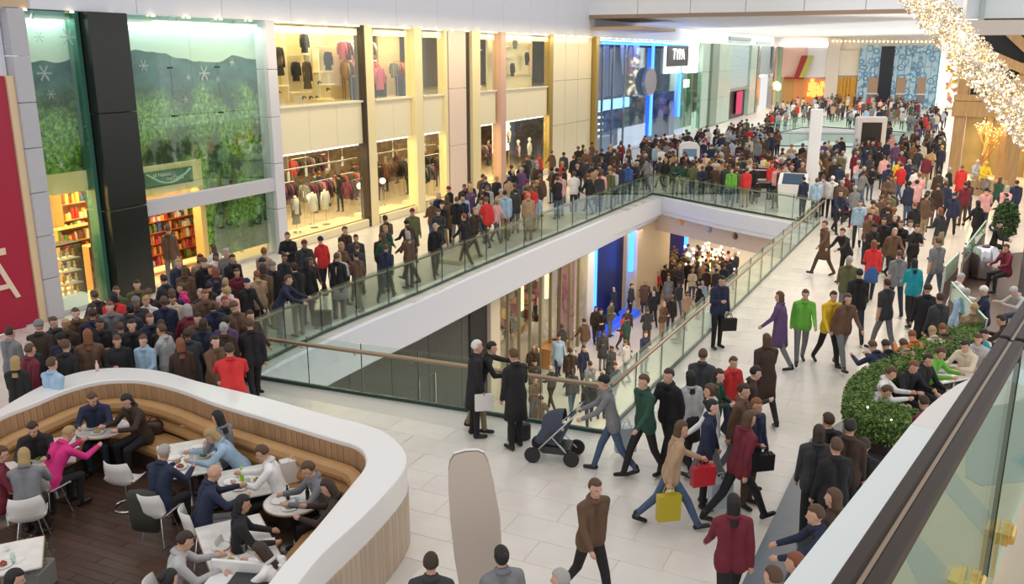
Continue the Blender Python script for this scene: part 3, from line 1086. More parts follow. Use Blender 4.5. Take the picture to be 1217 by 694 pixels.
# fifth bay upper niche display
nd = fthing('display_niche', 'framed niche with small garments in the fifth upper window', 'display', 0, .8)
u0, z0 = UZ(612, 95)
u1, z1 = UZ(648, 52)
part('frame', MB().box(u0, u1, 0, .15, z1, z1 + .06).box(u0, u1, 0, .15, z0 + .2, z0 + .26).box(u0, u0 + .06, 0, .15, z0 + .2, z1).box(u1 - .06, u1, 0, .15, z0 + .2, z1), mat('niche_rose', (.82, .60, .45), .5), nd)
ub, zb = UZ(622, 68)
part('shelf_box', MB().bev(ub - .4, ub + .5, -.05, .15, zb - .06, zb, .01).bev(ub - .4, ub + .5, -.05, .15, zb + .5, zb + .56, .01), WHITE, nd)
for px, py, me, i in ((621, 75, G_TOP, 0), (603, 56, G_DRESS, 2), (638, 62, G_TOP, 0), (624, 42, G_TOP, 3)):
    u, z = UZ(px, py)
    garment(me, GAR[i], {621: 'black garment in the middle of the framed niche', 603: 'long brown garment left of the framed niche', 638: 'black garment at right of the framed niche', 624: 'grey top hung above the framed niche'}[px], floc(u, .6, z))
# fourth bay upper: pale shelf with a dark bag
nb = fthing('display_shelf', 'pale shelf unit with a black bag in the fourth upper window', 'shelving', 0, .7)
for px, py in ((580, 104), (580, 60)):
    u, z = UZ(px, py)
    part('shelf', MB().bev(bays[3][0] + .05, bays[3][1] - .2, 0, .25, z, z + .06, .01), WHITE, nd if False else nb)
u, z = UZ(584, 103)
single('handbag', MB().bev(-.25, .25, 0, .18, 0, .35, .05).tube([(-.12, .09, .35), (0, .09, .52), (.12, .09, .35)], .015, 6), GAR[0], 'black handbag on the pale shelf of the fourth upper window', 'bag', floc(u, .72, z + .07), FANG)

# mannequins in the windows: torso forms on poles
MANN = mat('mannequin_white', (.86, .80, .70), .4)


def mannequin(u, y, z, lbl, me, m, head=False, pole=.9):
    r = fthing('mannequin', lbl, 'mannequin', u, y, z)
    part('base', MB().lathe([(.16, 0), (.16, .02), (.02, .04)], 14), CHROME, r)
    part('pole', MB().tube([(0, 0, .03), (0, 0, pole)], .014, 6), CHROME, r)
    t = MB()
    n = 12
    t.loft([[(rx * math.cos(2 * math.pi * k / n), ry * math.sin(2 * math.pi * k / n), zz) for k in range(n)] for zz, rx, ry in ((pole - .05, .14, .10), (pole + .12, .13, .09), (pole + .35, .16, .11), (pole + .5, .15, .09), (pole + .56, .06, .05), (pole + .64, .05, .05))])
    part('torso', t, MANN, r, smooth=True)
    if head:
        part('head', MB().ball((0, 0, pole + .76), .1, 10, sc_=(.85, 1, 1.2)), MANN, r, smooth=True)
    g = bpy.data.objects.new('garment', me)
    g.material_slots[0].link = 'OBJECT'
    g.material_slots[0].material = m
    g.location = (0, 0, pole + .58)
    link(g, r)
    return r


q = [(358, 1.0, GAR[3], G_DRESS, 'mannequin torso in a grey top, left of three in the first window'), (379, 1.0, GAR[4], G_TOP, 'mannequin torso in a white top, middle of three in the first window'), (394, 1.05, GAR[4], G_TOP, 'mannequin torso in a white top, right of three in the first window')]
for px, y, m_, me, lb in q:
    mannequin(U(px, 300) + .7, .7, .33, lb, me, m_, pole=.75)
for px, m_, lb in ((606, GAR[4], 'mannequin with head in white, left in the fifth lower window'), (624, GAR[6], 'mannequin with head in plum, middle of the fifth lower window'), (637, GAR[4], 'mannequin with head in white, right in the fifth lower window')):
    mannequin(U(px, 200) + .2, .5, .33, lb, G_TOP, m_, True, pole=1.0)
mannequin(U(628, 150), 1.2, 1.9, 'mannequin on a raised lit stand in the fifth lower window', G_TOP, GAR[3], True, pole=.2)
ls = fthing('light_screen', 'bright framed light screen behind the raised mannequin', 'screen', U(617), 1.6, 1.5)
part('panel', MB().box(0, 2.1, 0, .04, 0, 1.7), WHITEL, ls)
for x in (0, .7, 2.06):
    part('frame', MB().bev(x, x + .05, -.03, .06, -1.2, 1.75, .005), GOLD, ls)
for k, (px, lb) in enumerate(((478, 'small globe table lamp glowing inside the second lower window'), (451, 'globe table lamp glowing at left of the second lower window'), (392, 'globe lamp glowing beside the first window mannequins'), (580, 'arched lamp glowing inside the fourth lower window'))):
    r = fthing('lamp', lb, 'lamp', U(px, 220) + .3, 1.2, .33)
    part('base', MB().lathe([(.1, 0), (.1, .03), (.015, .05), (.015, 1.0)], 10), CHROME, r)
    part('globe', MB().ball((0, 0, 1.1), .13, 12), WARML, r, smooth=True)
# hanging tags / ceiling track in the clothes shop
for k, (px, py) in enumerate([(344, 210), (352, 206), (373, 200), (416, 188), (400, 193), (457, 183), (476, 178), (514, 172)]):
    u, z = UZ(px, py)
    single('hanging_sign', MB().bev(-.14, .14, 0, .02, -.35, 0, .004).tube([(0, .01, 0), (0, .01, max(.1, 3.38 - z))], .005, 4), PAPER, 'small white card hanging inside the clothes shop, %s' % ['leftmost in first window', 'second in first window', 'third in first window', 'rightmost in first window', 'fourth in first window', 'left in second window', 'right in second window', 'in third window'][k], 'sign', floc(u + .2, .5, z), FANG + .4, 'hanging cards in the clothes shop')
for k in range(2):
    u0, u1 = (bays[0][0], bays[0][1]) if k == 0 else (bays[1][0], bays[2][1])
    single('ceiling_track', MB().bev(u0, u1, .35 + k * .1, .42 + k * .1, 2.75, 2.8, .01), STEEL, ['steel ceiling track across the first lower window', 'steel ceiling track across the second and third lower windows'][k], 'track', floc(0, 0), FANG)


# ================================================================== BEYOND THE CREAM SHOP: blue-lit store, green glass shops
def fq(px0, py0, px1, py1):
    """panel seen between two picture corners, as facade coordinates u0,u1,z0,z1"""
    a, b = UZ(px0, py0), UZ(px1, py1)
    return a[0], b[0], b[1], a[1]


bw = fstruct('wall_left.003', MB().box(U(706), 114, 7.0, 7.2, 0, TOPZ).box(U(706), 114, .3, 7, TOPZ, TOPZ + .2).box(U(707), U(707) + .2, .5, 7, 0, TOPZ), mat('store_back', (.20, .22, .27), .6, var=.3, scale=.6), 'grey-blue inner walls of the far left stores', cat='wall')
NAVY = mat('navy_panel', (.01, .014, .08), .3)
BGREY = mat('blue_grey_panel', (.30, .36, .45), .4, var=.2, scale=.5)
st = fthing('store_front', 'tall glass store front edged with blue neon tubes', 'store front')
u0, u1 = U(708), U(815)
for k in range(9):
    a, b_ = u0 + (u1 - u0) * k / 9, u0 + (u1 - u0) * (k + 1) / 9
    part('glass_panel', MB().box(a + .03, b_ - .03, -.01, .01, .1, 7.3), glass('blue_glass', (.78, .86, .96), .03, spec=.2), st)
for px, py0, py1, w in ((707, 46, 200, .06), (716, 46, 80, .04), (728, 46, 110, .04), (742, 46, 110, .04)):
    u = U(px)
    part('mullion', MB().bev(u, u + w, -.06, .1, .1, 7.8, .01), STEEL, st)
part('neon_tube', MB().box(u0 + .3, U(812), -.25, -.12, 7.45, 7.62), NEON, st)
part('neon_tube', MB().box(u0 + .3, U(812), -.25, -.12, 7.66, 7.78), NEONP, st)
for px, py0, py1 in ((774.5, 48, 160), (807.5, 62, 138)):
    a, za = UZ(px, py0)
    zb = UZ(px, py1)[1]
    part('neon_tube', MB().box(a - .18, a + .18, -.22, -.08, max(.2, zb), za), NEON, st)
part('neon_tube', MB().box(U(776), U(806), -.2, -.1, UZ(790, 55)[1], UZ(790, 55)[1] + .12), NEON, st)
for px in (722, 735, 750):
    a = U(px)
    part('hanging_drape', MB().loft([[(a + .9 * math.cos(t), 1.2 + .35 * math.sin(t), z) for t in [i * math.pi / 5 for i in range(10)]] for z in (3.9, 7.4)]), BGREY, st)
u_, _u, z_, _z = fq(727, 120, 760, 127)
part('lit_sign_bar', MB().bev(u_, _u, .8, 1.0, z_, _z, .01), NEONP, st)
u_, _u, z_, _z = fq(727, 128, 757, 185)
part('dark_doorway', MB().bev(u_, _u, 1.6, 1.7, .1, _z, .01), NAVY, st)
for k in range(6):
    part('lit_shelf', MB().box(u_ + .3, u_ + 2.2, 1.4, 1.6, .6 + k * .45, .68 + k * .45), WHITEL, st)
u_, _u, z_, _z = fq(777, 112, 806, 160)
part('dark_doorway', MB().bev(u_, _u, .5, .6, .1, _z, .01), NAVY, st)
part('door_leaf', MB().bev(_u - 2.0, _u - .3, .3, .38, .1, 3.0, .01), mat('door_mauve', (.35, .28, .36), .3), st)
u_, _u, z_, _z = fq(722, 130, 770, 185)
part('counter', MB().bev(u_ - .4, u_ + 3.2, .6, 1.2, .1, 1.2, .03), mat('counter_grey', (.40, .45, .48), .3), st)
po = fthing('poster', 'tilted poster with a rosy portrait behind the neon store glass', 'poster', 0, .6)
u_, _u, z_, _z = fq(747, 48, 767, 88)
part('sheet', MB().add([(u_ + .7, 0, z_), (_u, 0, z_ + .5), (_u + .3, 0, _z), (u_, 0, _z - .2), (u_ + .7, .03, z_), (_u, .03, z_ + .5), (_u + .3, .03, _z), (u_, .03, _z - .2)], [(0, 1, 2, 3), (7, 6, 5, 4), (0, 4, 5, 1), (1, 5, 6, 2), (2, 6, 7, 3), (3, 7, 4, 0)]), mat('poster_white', (.80, .80, .84), .4), po)
uc, zc = (u_ + _u) / 2 + .1, (z_ + _z) / 2


def plate(c, r1, r2, y, n=16):
    return MB().loft([[(c[0] + r1 * math.cos(2 * math.pi * k / n), yy, c[1] + r2 * math.sin(2 * math.pi * k / n)) for k in range(n)] for yy in (y, y - .02)])


part('portrait_shoulders', plate((uc, zc - .6), 1.2, .75, -.01), mat('print_red', (.62, .18, .20), .4), po)
part('portrait_hair', plate((uc + .1, zc + .45), .75, .65, -.015), mat('print_dark', (.12, .08, .10), .4), po)
part('portrait_face', plate((uc, zc + .25), .5, .55, -.03), mat('print_skin', (.80, .50, .42), .4), po)
dc = fthing('wall_disc', 'big round grey metal disc mounted on the neon store', 'disc', U(768), -.35, UZ(768, 97)[1])
r_ = (UZ(768, 81)[1] - UZ(768, 114)[1]) / 2
part('disc', MB().loft([[(1.5 * rr * math.cos(2 * math.pi * k / 28), y, rr * math.sin(2 * math.pi * k / 28)) for k in range(28)] for rr, y in ((r_, .25), (r_, 0), (r_ * .93, -.05), (r_ * .9, -.02))]), mat('disc_grey', (.36, .38, .42), .35, .6), dc)
part('bracket', MB().box(-.1, .1, .2, .4, -.1, .1), STEEL, dc)
sg = fthing('shop_sign', 'black square sign with white letters in a white frame, far left', 'sign', 0, -.2)
u_, _u, z_, _z = fq(789, 50, 815, 86)
part('frame', MB().bev(u_, _u, 0, .2, z_, _z, .03), mat('lit_white', (.9, .88, .8), .5, emit=.7), sg)
u_, _u, z_, _z = fq(790, 54, 814, 78)
part('board', MB().bev(u_, _u, -.08, .0, z_, _z, .02), mat('sign_black', (.008, .02, .035), .3), sg)
text_mesh('lettering', 'TYPA', 1.25, WHITEL, sg, ((u_ + _u) / 2, -.12, (z_ + _z) / 2 + .1), (math.radians(90), 0, 0), .01, 1.25)
bb = fthing('light_box', 'tall blazing white light box beside the black sign', 'light box', 0, .2)
u_, _u, z_, _z = fq(817, 50, 832, 86)
part('diffuser', MB().bev(u_, _u, 0, .2, z_, _z, .02), WHITEL, bb)
part('frame', MB().bev(u_ - .1, u_, -.05, .2, z_, _z, .01), STEEL, bb)
bb2 = single('light_box', MB().bev(0, 1.6, 0, .15, 0, .7, .02), WHITEL, 'small white light box low beside the green glass', 'light box', floc(U(818), .3, UZ(820, 104)[1]), FANG)
# green glass front
gf = fthing('store_front', 'pale green glass store front with steel fins beyond the neon store', 'store front')
PGR = mat('pale_green_panel', (.42, .55, .47), .35, var=.12, scale=.6)
u0 = U(816)
for p0, p1, m in ((816, 822, GREENG), (823, 829, GREENG), (830, 836, GREENG), (837, 841, GREENG)):
    part('glass_panel', MB().box(U(p0), U(p1), -.01, .01, .1, 5.2), m, gf)
part('inner_wall', MB().box(U(816), U(842), 1.5, 1.6, .1, 7.8), mat('sage_wall', (.50, .62, .50), .5), gf)
for p0, p1, m, out in ((833, 841, PGR, .1), (842, 850, mat('sage_column', (.20, .28, .22), .4), .3), (851, 866, PGR, .2), (889, 896, PGR, .2), (897, 899, STEEL, .3), (915, 917, STEEL, .3), (926, 929, PGR, .2)):
    for z0, z1 in ((.05, 2.6), (2.62, 5.2), (5.22, 7.85)):
        part('pier_panel', MB().bev(U(p0), U(p1), -out, .3, z0, z1, .02), m, gf)
u_, _u, z_, _z = fq(867, 47, 888, 102)
TEX = mat('woven_screen', (.30, .42, .44), .4, var=.5, scale=4)
part('woven_screen', MB().bev(u_, _u, 0, .15, z_, _z, .02), TEX, gf)
for z in (z_ - .35, _z):
    part('screen_frame', MB().bev(u_ - .1, _u + .1, -.12, .2, z, z + .3, .02), mat('frame_grey', (.22, .27, .26), .4), gf)
part('portal', MB().bev(u_, _u, .2, .3, 0, z_ - .4, .02), mat('portal_black', (.02, .015, .02), .4), gf)
pb = single('hanging_banner', MB().bev(0, U(883) - U(876), 0, .04, 0, z_ - .9, .01), mat('magenta', (.65, .03, .16), .5), 'magenta banner hanging in the black portal of the green front', 'banner', floc(U(876), -.05, .4), FANG)
u_, _u, z_, _z = fq(900, 49, 914, 88)
part('woven_screen', MB().bev(u_, _u, 0, .15, z_, _z, .02), TEX, gf)
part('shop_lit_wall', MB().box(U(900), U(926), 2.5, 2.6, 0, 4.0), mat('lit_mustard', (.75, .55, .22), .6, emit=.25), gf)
part('lit_panel', MB().box(U(902), U(911), .3, .4, 4.1, 4.9), WHITEL, gf)
lp = fthing('lamp_cluster', 'cluster of yellow-green globe lamps at the far shop entrance', 'lamp', U(921), -.3, 2.9)
for k in range(6):
    part('globe', MB().ball((rg.uniform(-1.2, 1.2), rg.uniform(-.2, .2), rg.uniform(-.5, .5)), .35, 10), mat('lime_glow', (.85, 1, .25), .5, emit=3.5), lp, smooth=True)
area('shop_light', floc(52, 3, 7.2), 18, 4, 500, (.85, .92, 1), (0, 0, FANG))
area('shop_light', floc(73, 2, 7.2), 14, 3, 350, (.85, 1, .9), (0, 0, FANG))
area('shop_light', floc(101, 2, 4), 12, 3, 260, (1, .8, .45), (0, 0, FANG))

# ================================================================== FAR END WALL
E0 = (FA[0] + FD[0] * 113.5, FA[1] + FD[1] * 113.5)
E1 = (70.0, 113.0)
EANG = math.atan2(E1[1] - E0[1], E1[0] - E0[0])
ED = (math.cos(EANG), math.sin(EANG))


def EU(px, py):
    q = Wp(px, py, E0, E1)
    return (q[0] - E0[0]) * ED[0] + (q[1] - E0[1]) * ED[1], q[2]


def eloc(u, y, z=0):
    return (E0[0] + u * ED[0] - y * ED[1], E0[1] + u * ED[1] + y * ED[0], z)


wbk = struct('wall_back', MB().box(-1, 60, .5, .8, 0, 13), mat('far_white', (.80, .74, .66), .5), 'cream end wall of the far concourse', None, eloc(0, 0), EANG)


def epanel(px0, py0, px1, py1, m, y=0, name='wall_panel', parent=None, d=.3):
    a, b = EU(px0, py0), EU(px1, py1)
    return part(name, MB().bev(a[0], b[0], y, y + d, max(0, b[1]), a[1], .02), m, parent or wbk)


# red and white shop
rs = thing('store_front', 'red and white shop with a glowing orange window at the far end', 'store front', eloc(0, 0), EANG)
epanel(931, 50, 984, 55, WHITEL, -.1, 'light_strip', rs)
epanel(931, 56, 958, 92, mat('rose_white', (.85, .55, .52), .5), .1, 'sign_wall', rs)
epanel(958, 56, 984, 92, WHITE, .1, 'sign_wall', rs)
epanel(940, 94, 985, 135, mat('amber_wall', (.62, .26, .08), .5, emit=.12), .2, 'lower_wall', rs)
epanel(931, 94, 940, 135, mat('ochre_post', (.55, .30, .12), .5), .1, 'lower_wall', rs)
a, b = EU(950, 88), EU(966, 66)
part('tilted_board', MB().add([(EU(944, 92)[0], -.8, EU(944, 92)[1]), (EU(954, 92)[0], -.8, EU(954, 92)[1]), (EU(960, 66)[0], -.8, EU(960, 66)[1]), (EU(953, 66)[0], -.8, EU(953, 66)[1]), (EU(944, 92)[0], -.2, EU(944, 92)[1]), (EU(954, 92)[0], -.2, EU(954, 92)[1]), (EU(960, 66)[0], -.2, EU(960, 66)[1]), (EU(953, 66)[0], -.2, EU(953, 66)[1])], [(0, 1, 2, 3), (7, 6, 5, 4), (0, 4, 5, 1), (1, 5, 6, 2), (2, 6, 7, 3), (3, 7, 4, 0)]), mat('dark_red', (.35, .015, .01), .4), rs)
q = [EU(950, 92), EU(957, 92), EU(968, 66), EU(961, 66)]
part('tilted_board', MB().add([(u, -1.0, z) for u, z in q] + [(u, -.82, z) for u, z in q], [(0, 1, 2, 3), (7, 6, 5, 4), (0, 4, 5, 1), (1, 5, 6, 2), (2, 6, 7, 3), (3, 7, 4, 0)]), mat('olive_board', (.45, .45, .10), .4), rs)
epanel(932, 92, 956, 94, mat('dark_red', (.35, .015, .01)), -.9, 'canopy', rs, .9)
mo = MB()
for k in range(26):
    u, z = EU(rg.uniform(958, 979), rg.uniform(101, 116))
    w, h = rg.uniform(.15, .6), rg.uniform(.3, 1.1)
    mo.box(u, u + w, .0, .12, z, z + h)
part('glowing_display', mo, mat('orange_glow', (1, .22, .05), .5, emit=3), rs)['kind'] = 'stuff'
epanel(985, 45, 992, 135, mat('pale_pier', (.76, .70, .62), .5), -.2, 'pier')
epanel(993, 60, 1021, 90, mat('cream_board', (.84, .76, .62), .5), .1, 'cream_board')
ww = thing('store_front', 'honey-coloured timber shop front below the cream board', 'store front', eloc(0, 0), EANG)
for k in range(7):
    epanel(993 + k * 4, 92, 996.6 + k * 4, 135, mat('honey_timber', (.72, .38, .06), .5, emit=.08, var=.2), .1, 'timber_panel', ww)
# blue and white patterned wall, one tile relief per cell
def pattern_mat():
    m = bpy.data.materials.new('patterned_tile')
    m.use_nodes = True
    nt = m.node_tree
    L = nt.links.new
    b = nt.nodes['Principled BSDF']
    b.inputs['Roughness'].default_value = .3
    tc = nt.nodes.new('ShaderNodeTexCoord')
    vo = nt.nodes.new('ShaderNodeTexVoronoi')
    vo.inputs['Scale'].default_value = 1.25
    vo.feature = 'F1'
    L(tc.outputs['Object'], vo.inputs['Vector'])
    r = nt.nodes.new('ShaderNodeValToRGB')
    for e, (p_, c_) in zip([r.color_ramp.elements.new(.3) and r.color_ramp.elements[0], r.color_ramp.elements.new(.42) and r.color_ramp.elements[3], r.color_ramp.elements[2], r.color_ramp.elements[1]], [(0, (.04, .16, .32)), (.65, (.45, .66, .80)), (.42, (.05, .22, .42)), (.28, (.60, .80, .92))]):
        e.position = p_
        e.color = (*c_, 1)
    L(vo.outputs['Distance'], r.inputs[0])
    L(r.outputs[0], b.inputs['Base Color'])
    return m


PATM = pattern_mat()
pw = thing('patterned_wall', 'blue and white lace-patterned wall with a black stripe at the far end', 'wall', eloc(0, -.4), EANG)
a0, a1 = EU(1023, 54), EU(1118, 54)
zt = a0[1]
N = 12
for i in range(N):
    for j in range(3):
        x0 = a0[0] + (a1[0] - a0[0]) * i / N
        x1 = a0[0] + (a1[0] - a0[0]) * (i + 1) / N
        part('lace_panel', MB().bev(x0 + .02, x1 - .02, 0, .12, zt * j / 3 + .02, zt * (j + 1) / 3 - .02, .015), PATM, pw)
u_, z1_ = EU(1048, 55)
part('black_stripe', MB().bev(u_, EU(1064, 55)[0], -.15, .0, 0, z1_, .02), mat('night_panel', (.008, .01, .02), .3), pw)
for p0, p1 in ((1032, 1046), (1066, 1077), (1091, 1101)):
    ua, zt_ = EU(p0, 92)
    ub = EU(p1, 92)[0]
    part('brown_niche', MB().bev(ua, ub, -.08, .0, 1.9, zt_, .02), mat('niche_tan', (.42, .27, .19), .5), pw)
    part('niche_shelf', MB().bev(ua, ub, -.15, .0, 1.75, 1.9, .02), WHITE, pw)
    part('grey_niche', MB().bev(ua, ub, -.08, .0, .05, 1.75, .02), mat('niche_grey', (.22, .21, .22), .5), pw)
part('edge_trim', MB().bev(a1[0], a1[0] + .4, -.1, .2, 0, zt, .02), mat('teal_trim', (.12, .42, .40), .4), pw)
gs = thing('glitter_display', 'tall gold and white glittering display column at right of the patterned wall', 'display', eloc(0, -.5), EANG)
for (p0, y0, p1, y1, m) in ((1120, 50, 1123, 128, WHITEL), (1124, 60, 1136, 128, mat('glitter_back', (.75, .66, .45), .4))):
    epanel(p0, y0, p1, y1, m, -.1, 'lit_panel', gs, .2)
g = MB()
for k in range(90):
    u, z = EU(rg.uniform(1124, 1135), rg.uniform(66, 126))
    g.ball((u, -.2, z), rg.uniform(.12, .34), 6, rg.choice([WARML, mat('gilt', (.8, .5, .08), .3, .6), mat('rosy', (.75, .3, .25), .5), WHITEL]))
part('ornaments', g, None, gs)['kind'] = 'stuff'
# small lights in a row along the top of the end wall
lr = MB()
for k in range(26):
    u, z = EU(990 + k * 5, 49 + .03 * k)
    lr.ball((u, -.6, z), .11, 6)
part('festoon', lr, WARML, wbk)['kind'] = 'stuff'

# ================================================================== CEILING over the far concourse, cross beams
WC = mat('ceiling_white', (.80, .82, .85), .6)
c0 = floc(41, -.2)
cpoly = [floc(40.8, .6)[:2], floc(114, .6)[:2], eloc(40, 0)[:2], (60, 60), (44, 41), (21.5, 51.5)]
ceil = struct('ceiling', MB().prism(cpoly, 9.0, 9.3), WC, 'white ceiling over the far concourse')
# a slightly lower soffit plate by the blue store, tan coloured
TANS = mat('tan_soffit', (.60, .44, .30), .5)
tp = UZ(704, 18)
struct('ceiling.001', MB().prism([floc(40.2, .3)[:2], floc(50, .3)[:2], floc(47, -3.6)[:2], floc(40.2, -3.4)[:2]], 8.3, 8.5), TANS, 'tan soffit at the corner above the neon store', cat='ceiling')
# cross beam: pale upstand with a bronze lower edge
bA, bB = floc(40.2, .1), (58.0, 33.5, 0)
cb = struct('trim_8', MB().seg(bA[:2], bB[:2], .5, 9.1, 14), WC, 'pale upstand of the ceiling crossing above the concourse')
part('bronze_edge', MB().seg(bA[:2], bB[:2], .7, 8.98, 9.2), mat('bronze_edge', (.34, .24, .17), .4, .3), cb)
Lb = math.hypot(bB[0] - bA[0], bB[1] - bA[1])
ab = math.atan2(bB[1] - bA[1], bB[0] - bA[0])
for k in range(18):
    part('upstand_panel', MB().bev(k * Lb / 18 + .02, (k + 1) * Lb / 18 - .02, -.36, -.25, 9.2, 14, .01), WC, cb, (bA[0], bA[1], 0), ab)
# nearer bulkhead on the right, above the timber lodge
rA, rB = Wp(1145, 22, (8.5, 22), (16, 20)), Wp(1260, 20, (8.5, 22), (16, 20))
rb = struct('wall_right', MB().seg((rA[0], rA[1]), (rB[0] + 6, rB[1] - 1.6), .4, rA[2], 12), mat('bulkhead_cool', (.66, .72, .74), .45), 'pale bulkhead above the timber lodge at right')
zr = Wp(1150, 25, (8.5, 22), (16, 20))[2]
part('beige_band', MB().seg((rA[0] - .3, rA[1] - .26), (rB[0] + 6, rB[1] - 1.9), .45, zr - .32, zr), mat('band_beige', (.68, .60, .52), .5), rb)
part('grille', MB().seg((rA[0] + .65, rA[1] - .65), (rA[0] + .95, rA[1] - .73), .06, zr - .22, zr - .08), mat('grille', (.22, .19, .17), .5), rb)
part('vertical_seam', MB().seg((rA[0] + .2, rA[1] - .3), (rA[0] + .3, rA[1] - .33), .1, zr, 12), mat('seam_grey', (.42, .48, .48), .5), rb)

# ================================================================== LOWER MALL
LA = P2(590, 470, -5.6)
LB2 = (3.7, 38.7)
LANG = math.atan2(LB2[1] - LA[1], LB2[0] - LA[0])
LD = (math.cos(LANG), math.sin(LANG))


def lloc(u, y, z=-5.6):
    return (LA[0] + u * LD[0] - y * LD[1], LA[1] + u * LD[1] + y * LD[0], z)


def LU(px, py):
    q = Wp(px, py, LA, LB2)
    return (q[0] - LA[0]) * LD[0] + (q[1] - LA[1]) * LD[1], q[2] + 5.6


lw = struct('wall_left.004', MB().box(-16, -.4, 0, .3, 0, 4.7), mat('charcoal_wall', (.085, .085, .075), .5, var=.2), 'charcoal wall panels of the lower mall below the fascia', None, lloc(0, 0), LANG, cat='wall')
for k in range(8):
    part('wall_panel', MB().bev(-16 + k * 1.95 + .01, -16 + (k + 1) * 1.95 - .01, -.05, 0, .05, 4.7, .01), mat('charcoal_panel', (.075, .078, .07), .4, var=.15), lw)
df = MB().tube([(-4.9, -.08, .0), (-4.9, -.08, 2.2), (-4.0, -.08, 2.2), (-4.0, -.08, 0)], .03, 6)
part('door_frame', df, STEEL, lw)
part('corner_pier', MB().bev(-.75, -.1, -.25, .5, 0, 4.7, .02), mat('cream_pier', (.68, .60, .48), .5), lw)
part('corner_void', MB().bev(-1.9, -.8, -.12, -.05, 0, 4.7, .02), BLACKP, lw)
ls_ = thing('store_front', 'lower gold-lit glass shop front under the white fascia', 'store front', lloc(0, 0), LANG)
LE = LU(697, 380)[0]
GOLDW = mat('gold_wall', (.50, .33, .12), .5, var=.4, scale=1.5)
part('back_wall', MB().box(0, LE, 3.0, 3.1, 0, 4.7), GOLDW, ls_)
part('soffit', MB().box(0, LE, 0, 3, 4.2, 4.3), DARKB, ls_)
for k in range(9):
    a, b = LE * k / 9, LE * (k + 1) / 9
    part('glass_panel', MB().box(a + .03, b - .03, -.01, .01, .1, 4.4), SHOPG, ls_)
    part('mullion', MB().bev(a - .03, a + .03, -.06, .08, 0, 4.6, .01), mat('mullion_khaki', (.30, .26, .16), .4), ls_)
g = MB()
for k in range(130):
    u, z = rg.uniform(.3, LE - .3), rg.uniform(.6, 3.9)
    w = rg.uniform(.1, .35)
    g.box(u, u + w, 2.3, 2.7, z, z + rg.uniform(.15, .5), rg.choice([GOODS[1], GOODS[2], GAR[0], GAR[1], GAR[2], GAR[5], GAR[7]]))
part('merchandise', g, None, ls_)['kind'] = 'stuff'
for k in range(5):
    part('pillar_light', MB().box(.8 + k * 2.1, 1.0 + k * 2.1, .6, .7, 2.5, 4.1), WARMS, ls_)
area('shop_light', lloc(LE / 2, 1.5, -1.4), LE - 1, 2, 260, (1, .76, .38), (0, 0, LANG))
tb = single('display_table', MB().bev(-.8, .8, -.4, .4, .82, .88, .02).bev(-.75, -.65, -.35, .35, 0, .82, .01).bev(.65, .75, -.35, .35, 0, .82, .01), WD, 'brown display table at the lower gold-lit shop entrance', 'table', P(655, 432, -5.6), LANG)
pc = thing('store_front', 'lower portal outlined with bright blue neon', 'store front', lloc(0, 0), LANG)
n0, n1 = LU(704, 380)[0], LU(750, 360)[0]
part('white_jamb', MB().bev(LE, n0, -.05, .4, 0, 4.6, .02), WHITE, pc)
part('display_wall', MB().box(LE - 1.6, LE - .05, .6, .65, 0, 4), mat('plum_display', (.35, .12, .22), .5, var=.6, scale=5), pc)
part('dark_wall', MB().box(n0, n1, .5, .6, 0, 4.6), mat('deep_blue', (.01, .02, .12), .4), pc)
part('neon_tube', MB().box(n0, n0 + .22, -.08, .1, .35, 4.5), NEON, pc)
part('neon_tube', MB().box(n1 - .28, n1 - .06, -.08, .1, 2.2, 4.5), NEON, pc)
part('neon_base', MB().bev(n0, n1, -.5, .3, .02, .3, .03), mat('blue_base', (.02, .08, .6), .4, emit=.8), pc)
part('blue_curtain', MB().box(n1 - .3, n1 + .1, .1, .2, .3, 4.4), mat('blue_white', (.55, .68, .85), .4), pc)
struct('wall_left.005', MB().bev(n1 + .1, LU(772, 330)[0] + 2.2, -.2, .6, 0, 4.6, .03), mat('cream_column', (.70, .56, .38), .5), 'cream column beside the lower blue portal', None, lloc(0, 0), LANG, cat='wall')
# back of the lower mall
kA, kB = P2(780, 330, -5.6), P2(905, 340, -5.6)
kA = (11.0, 70.0)
kB = (46.0, 52.0)
KANG = math.atan2(kB[1] - kA[1], kB[0] - kA[0])
kb = struct('wall_back.001', MB().box(0, 40, 0, .3, 0, 4.7), mat('dim_brown_wall', (.20, .13, .08), .6, var=.3, scale=.6), 'dim brown back wall of the lower mall', None, (kA[0], kA[1], -5.6), KANG, cat='wall')
for k in range(9):
    part('shop_glow', MB().box(1.2 + k * 3.4, 3.2 + k * 3.4, -.05, 0, .4, 3.4), mat('amber_glow%d' % (k % 3), [(.9, .55, .2), (.5, .28, .12), (.25, .15, .1)][k % 3], .5, emit=.5), kb)
    part('pier', MB().bev(.4 + k * 3.4, 1.0 + k * 3.4, -.4, 0, 0, 4.7, .02), BEIGE, kb)
px_ = thing('portal', 'far lower portal with violet-blue neon jambs', 'portal', P(792, 318, -5.6), -.45)
part('jamb', MB().bev(-1.2, -1.0, 0, .2, 0, 4.4, .01), NEON, px_)
part('jamb', MB().bev(1.0, 1.2, 0, .2, 0, 4.4, .01), NEON, px_)
part('back_panel', MB().box(-1, 1, .1, .2, 0, 4.2), mat('violet_dark', (.03, .02, .12), .4), px_)
part('framed_picture', MB().bev(-.9, -.2, -.1, .05, 1.2, 2.6, .02), mat('picture_grey', (.35, .30, .25), .5), px_)
rp = single('wall_sign', MB().bev(-.5, .5, 0, .08, 0, 1.2, .02).bev(-.4, .4, -.03, 0, .2, 1.0, .01), mat('sign_red', (.75, .12, .05), .5), 'small red sign at the corner of the lower mall', 'sign', P(774, 303, -4.0)[:2] + (-2.7,), -.4)
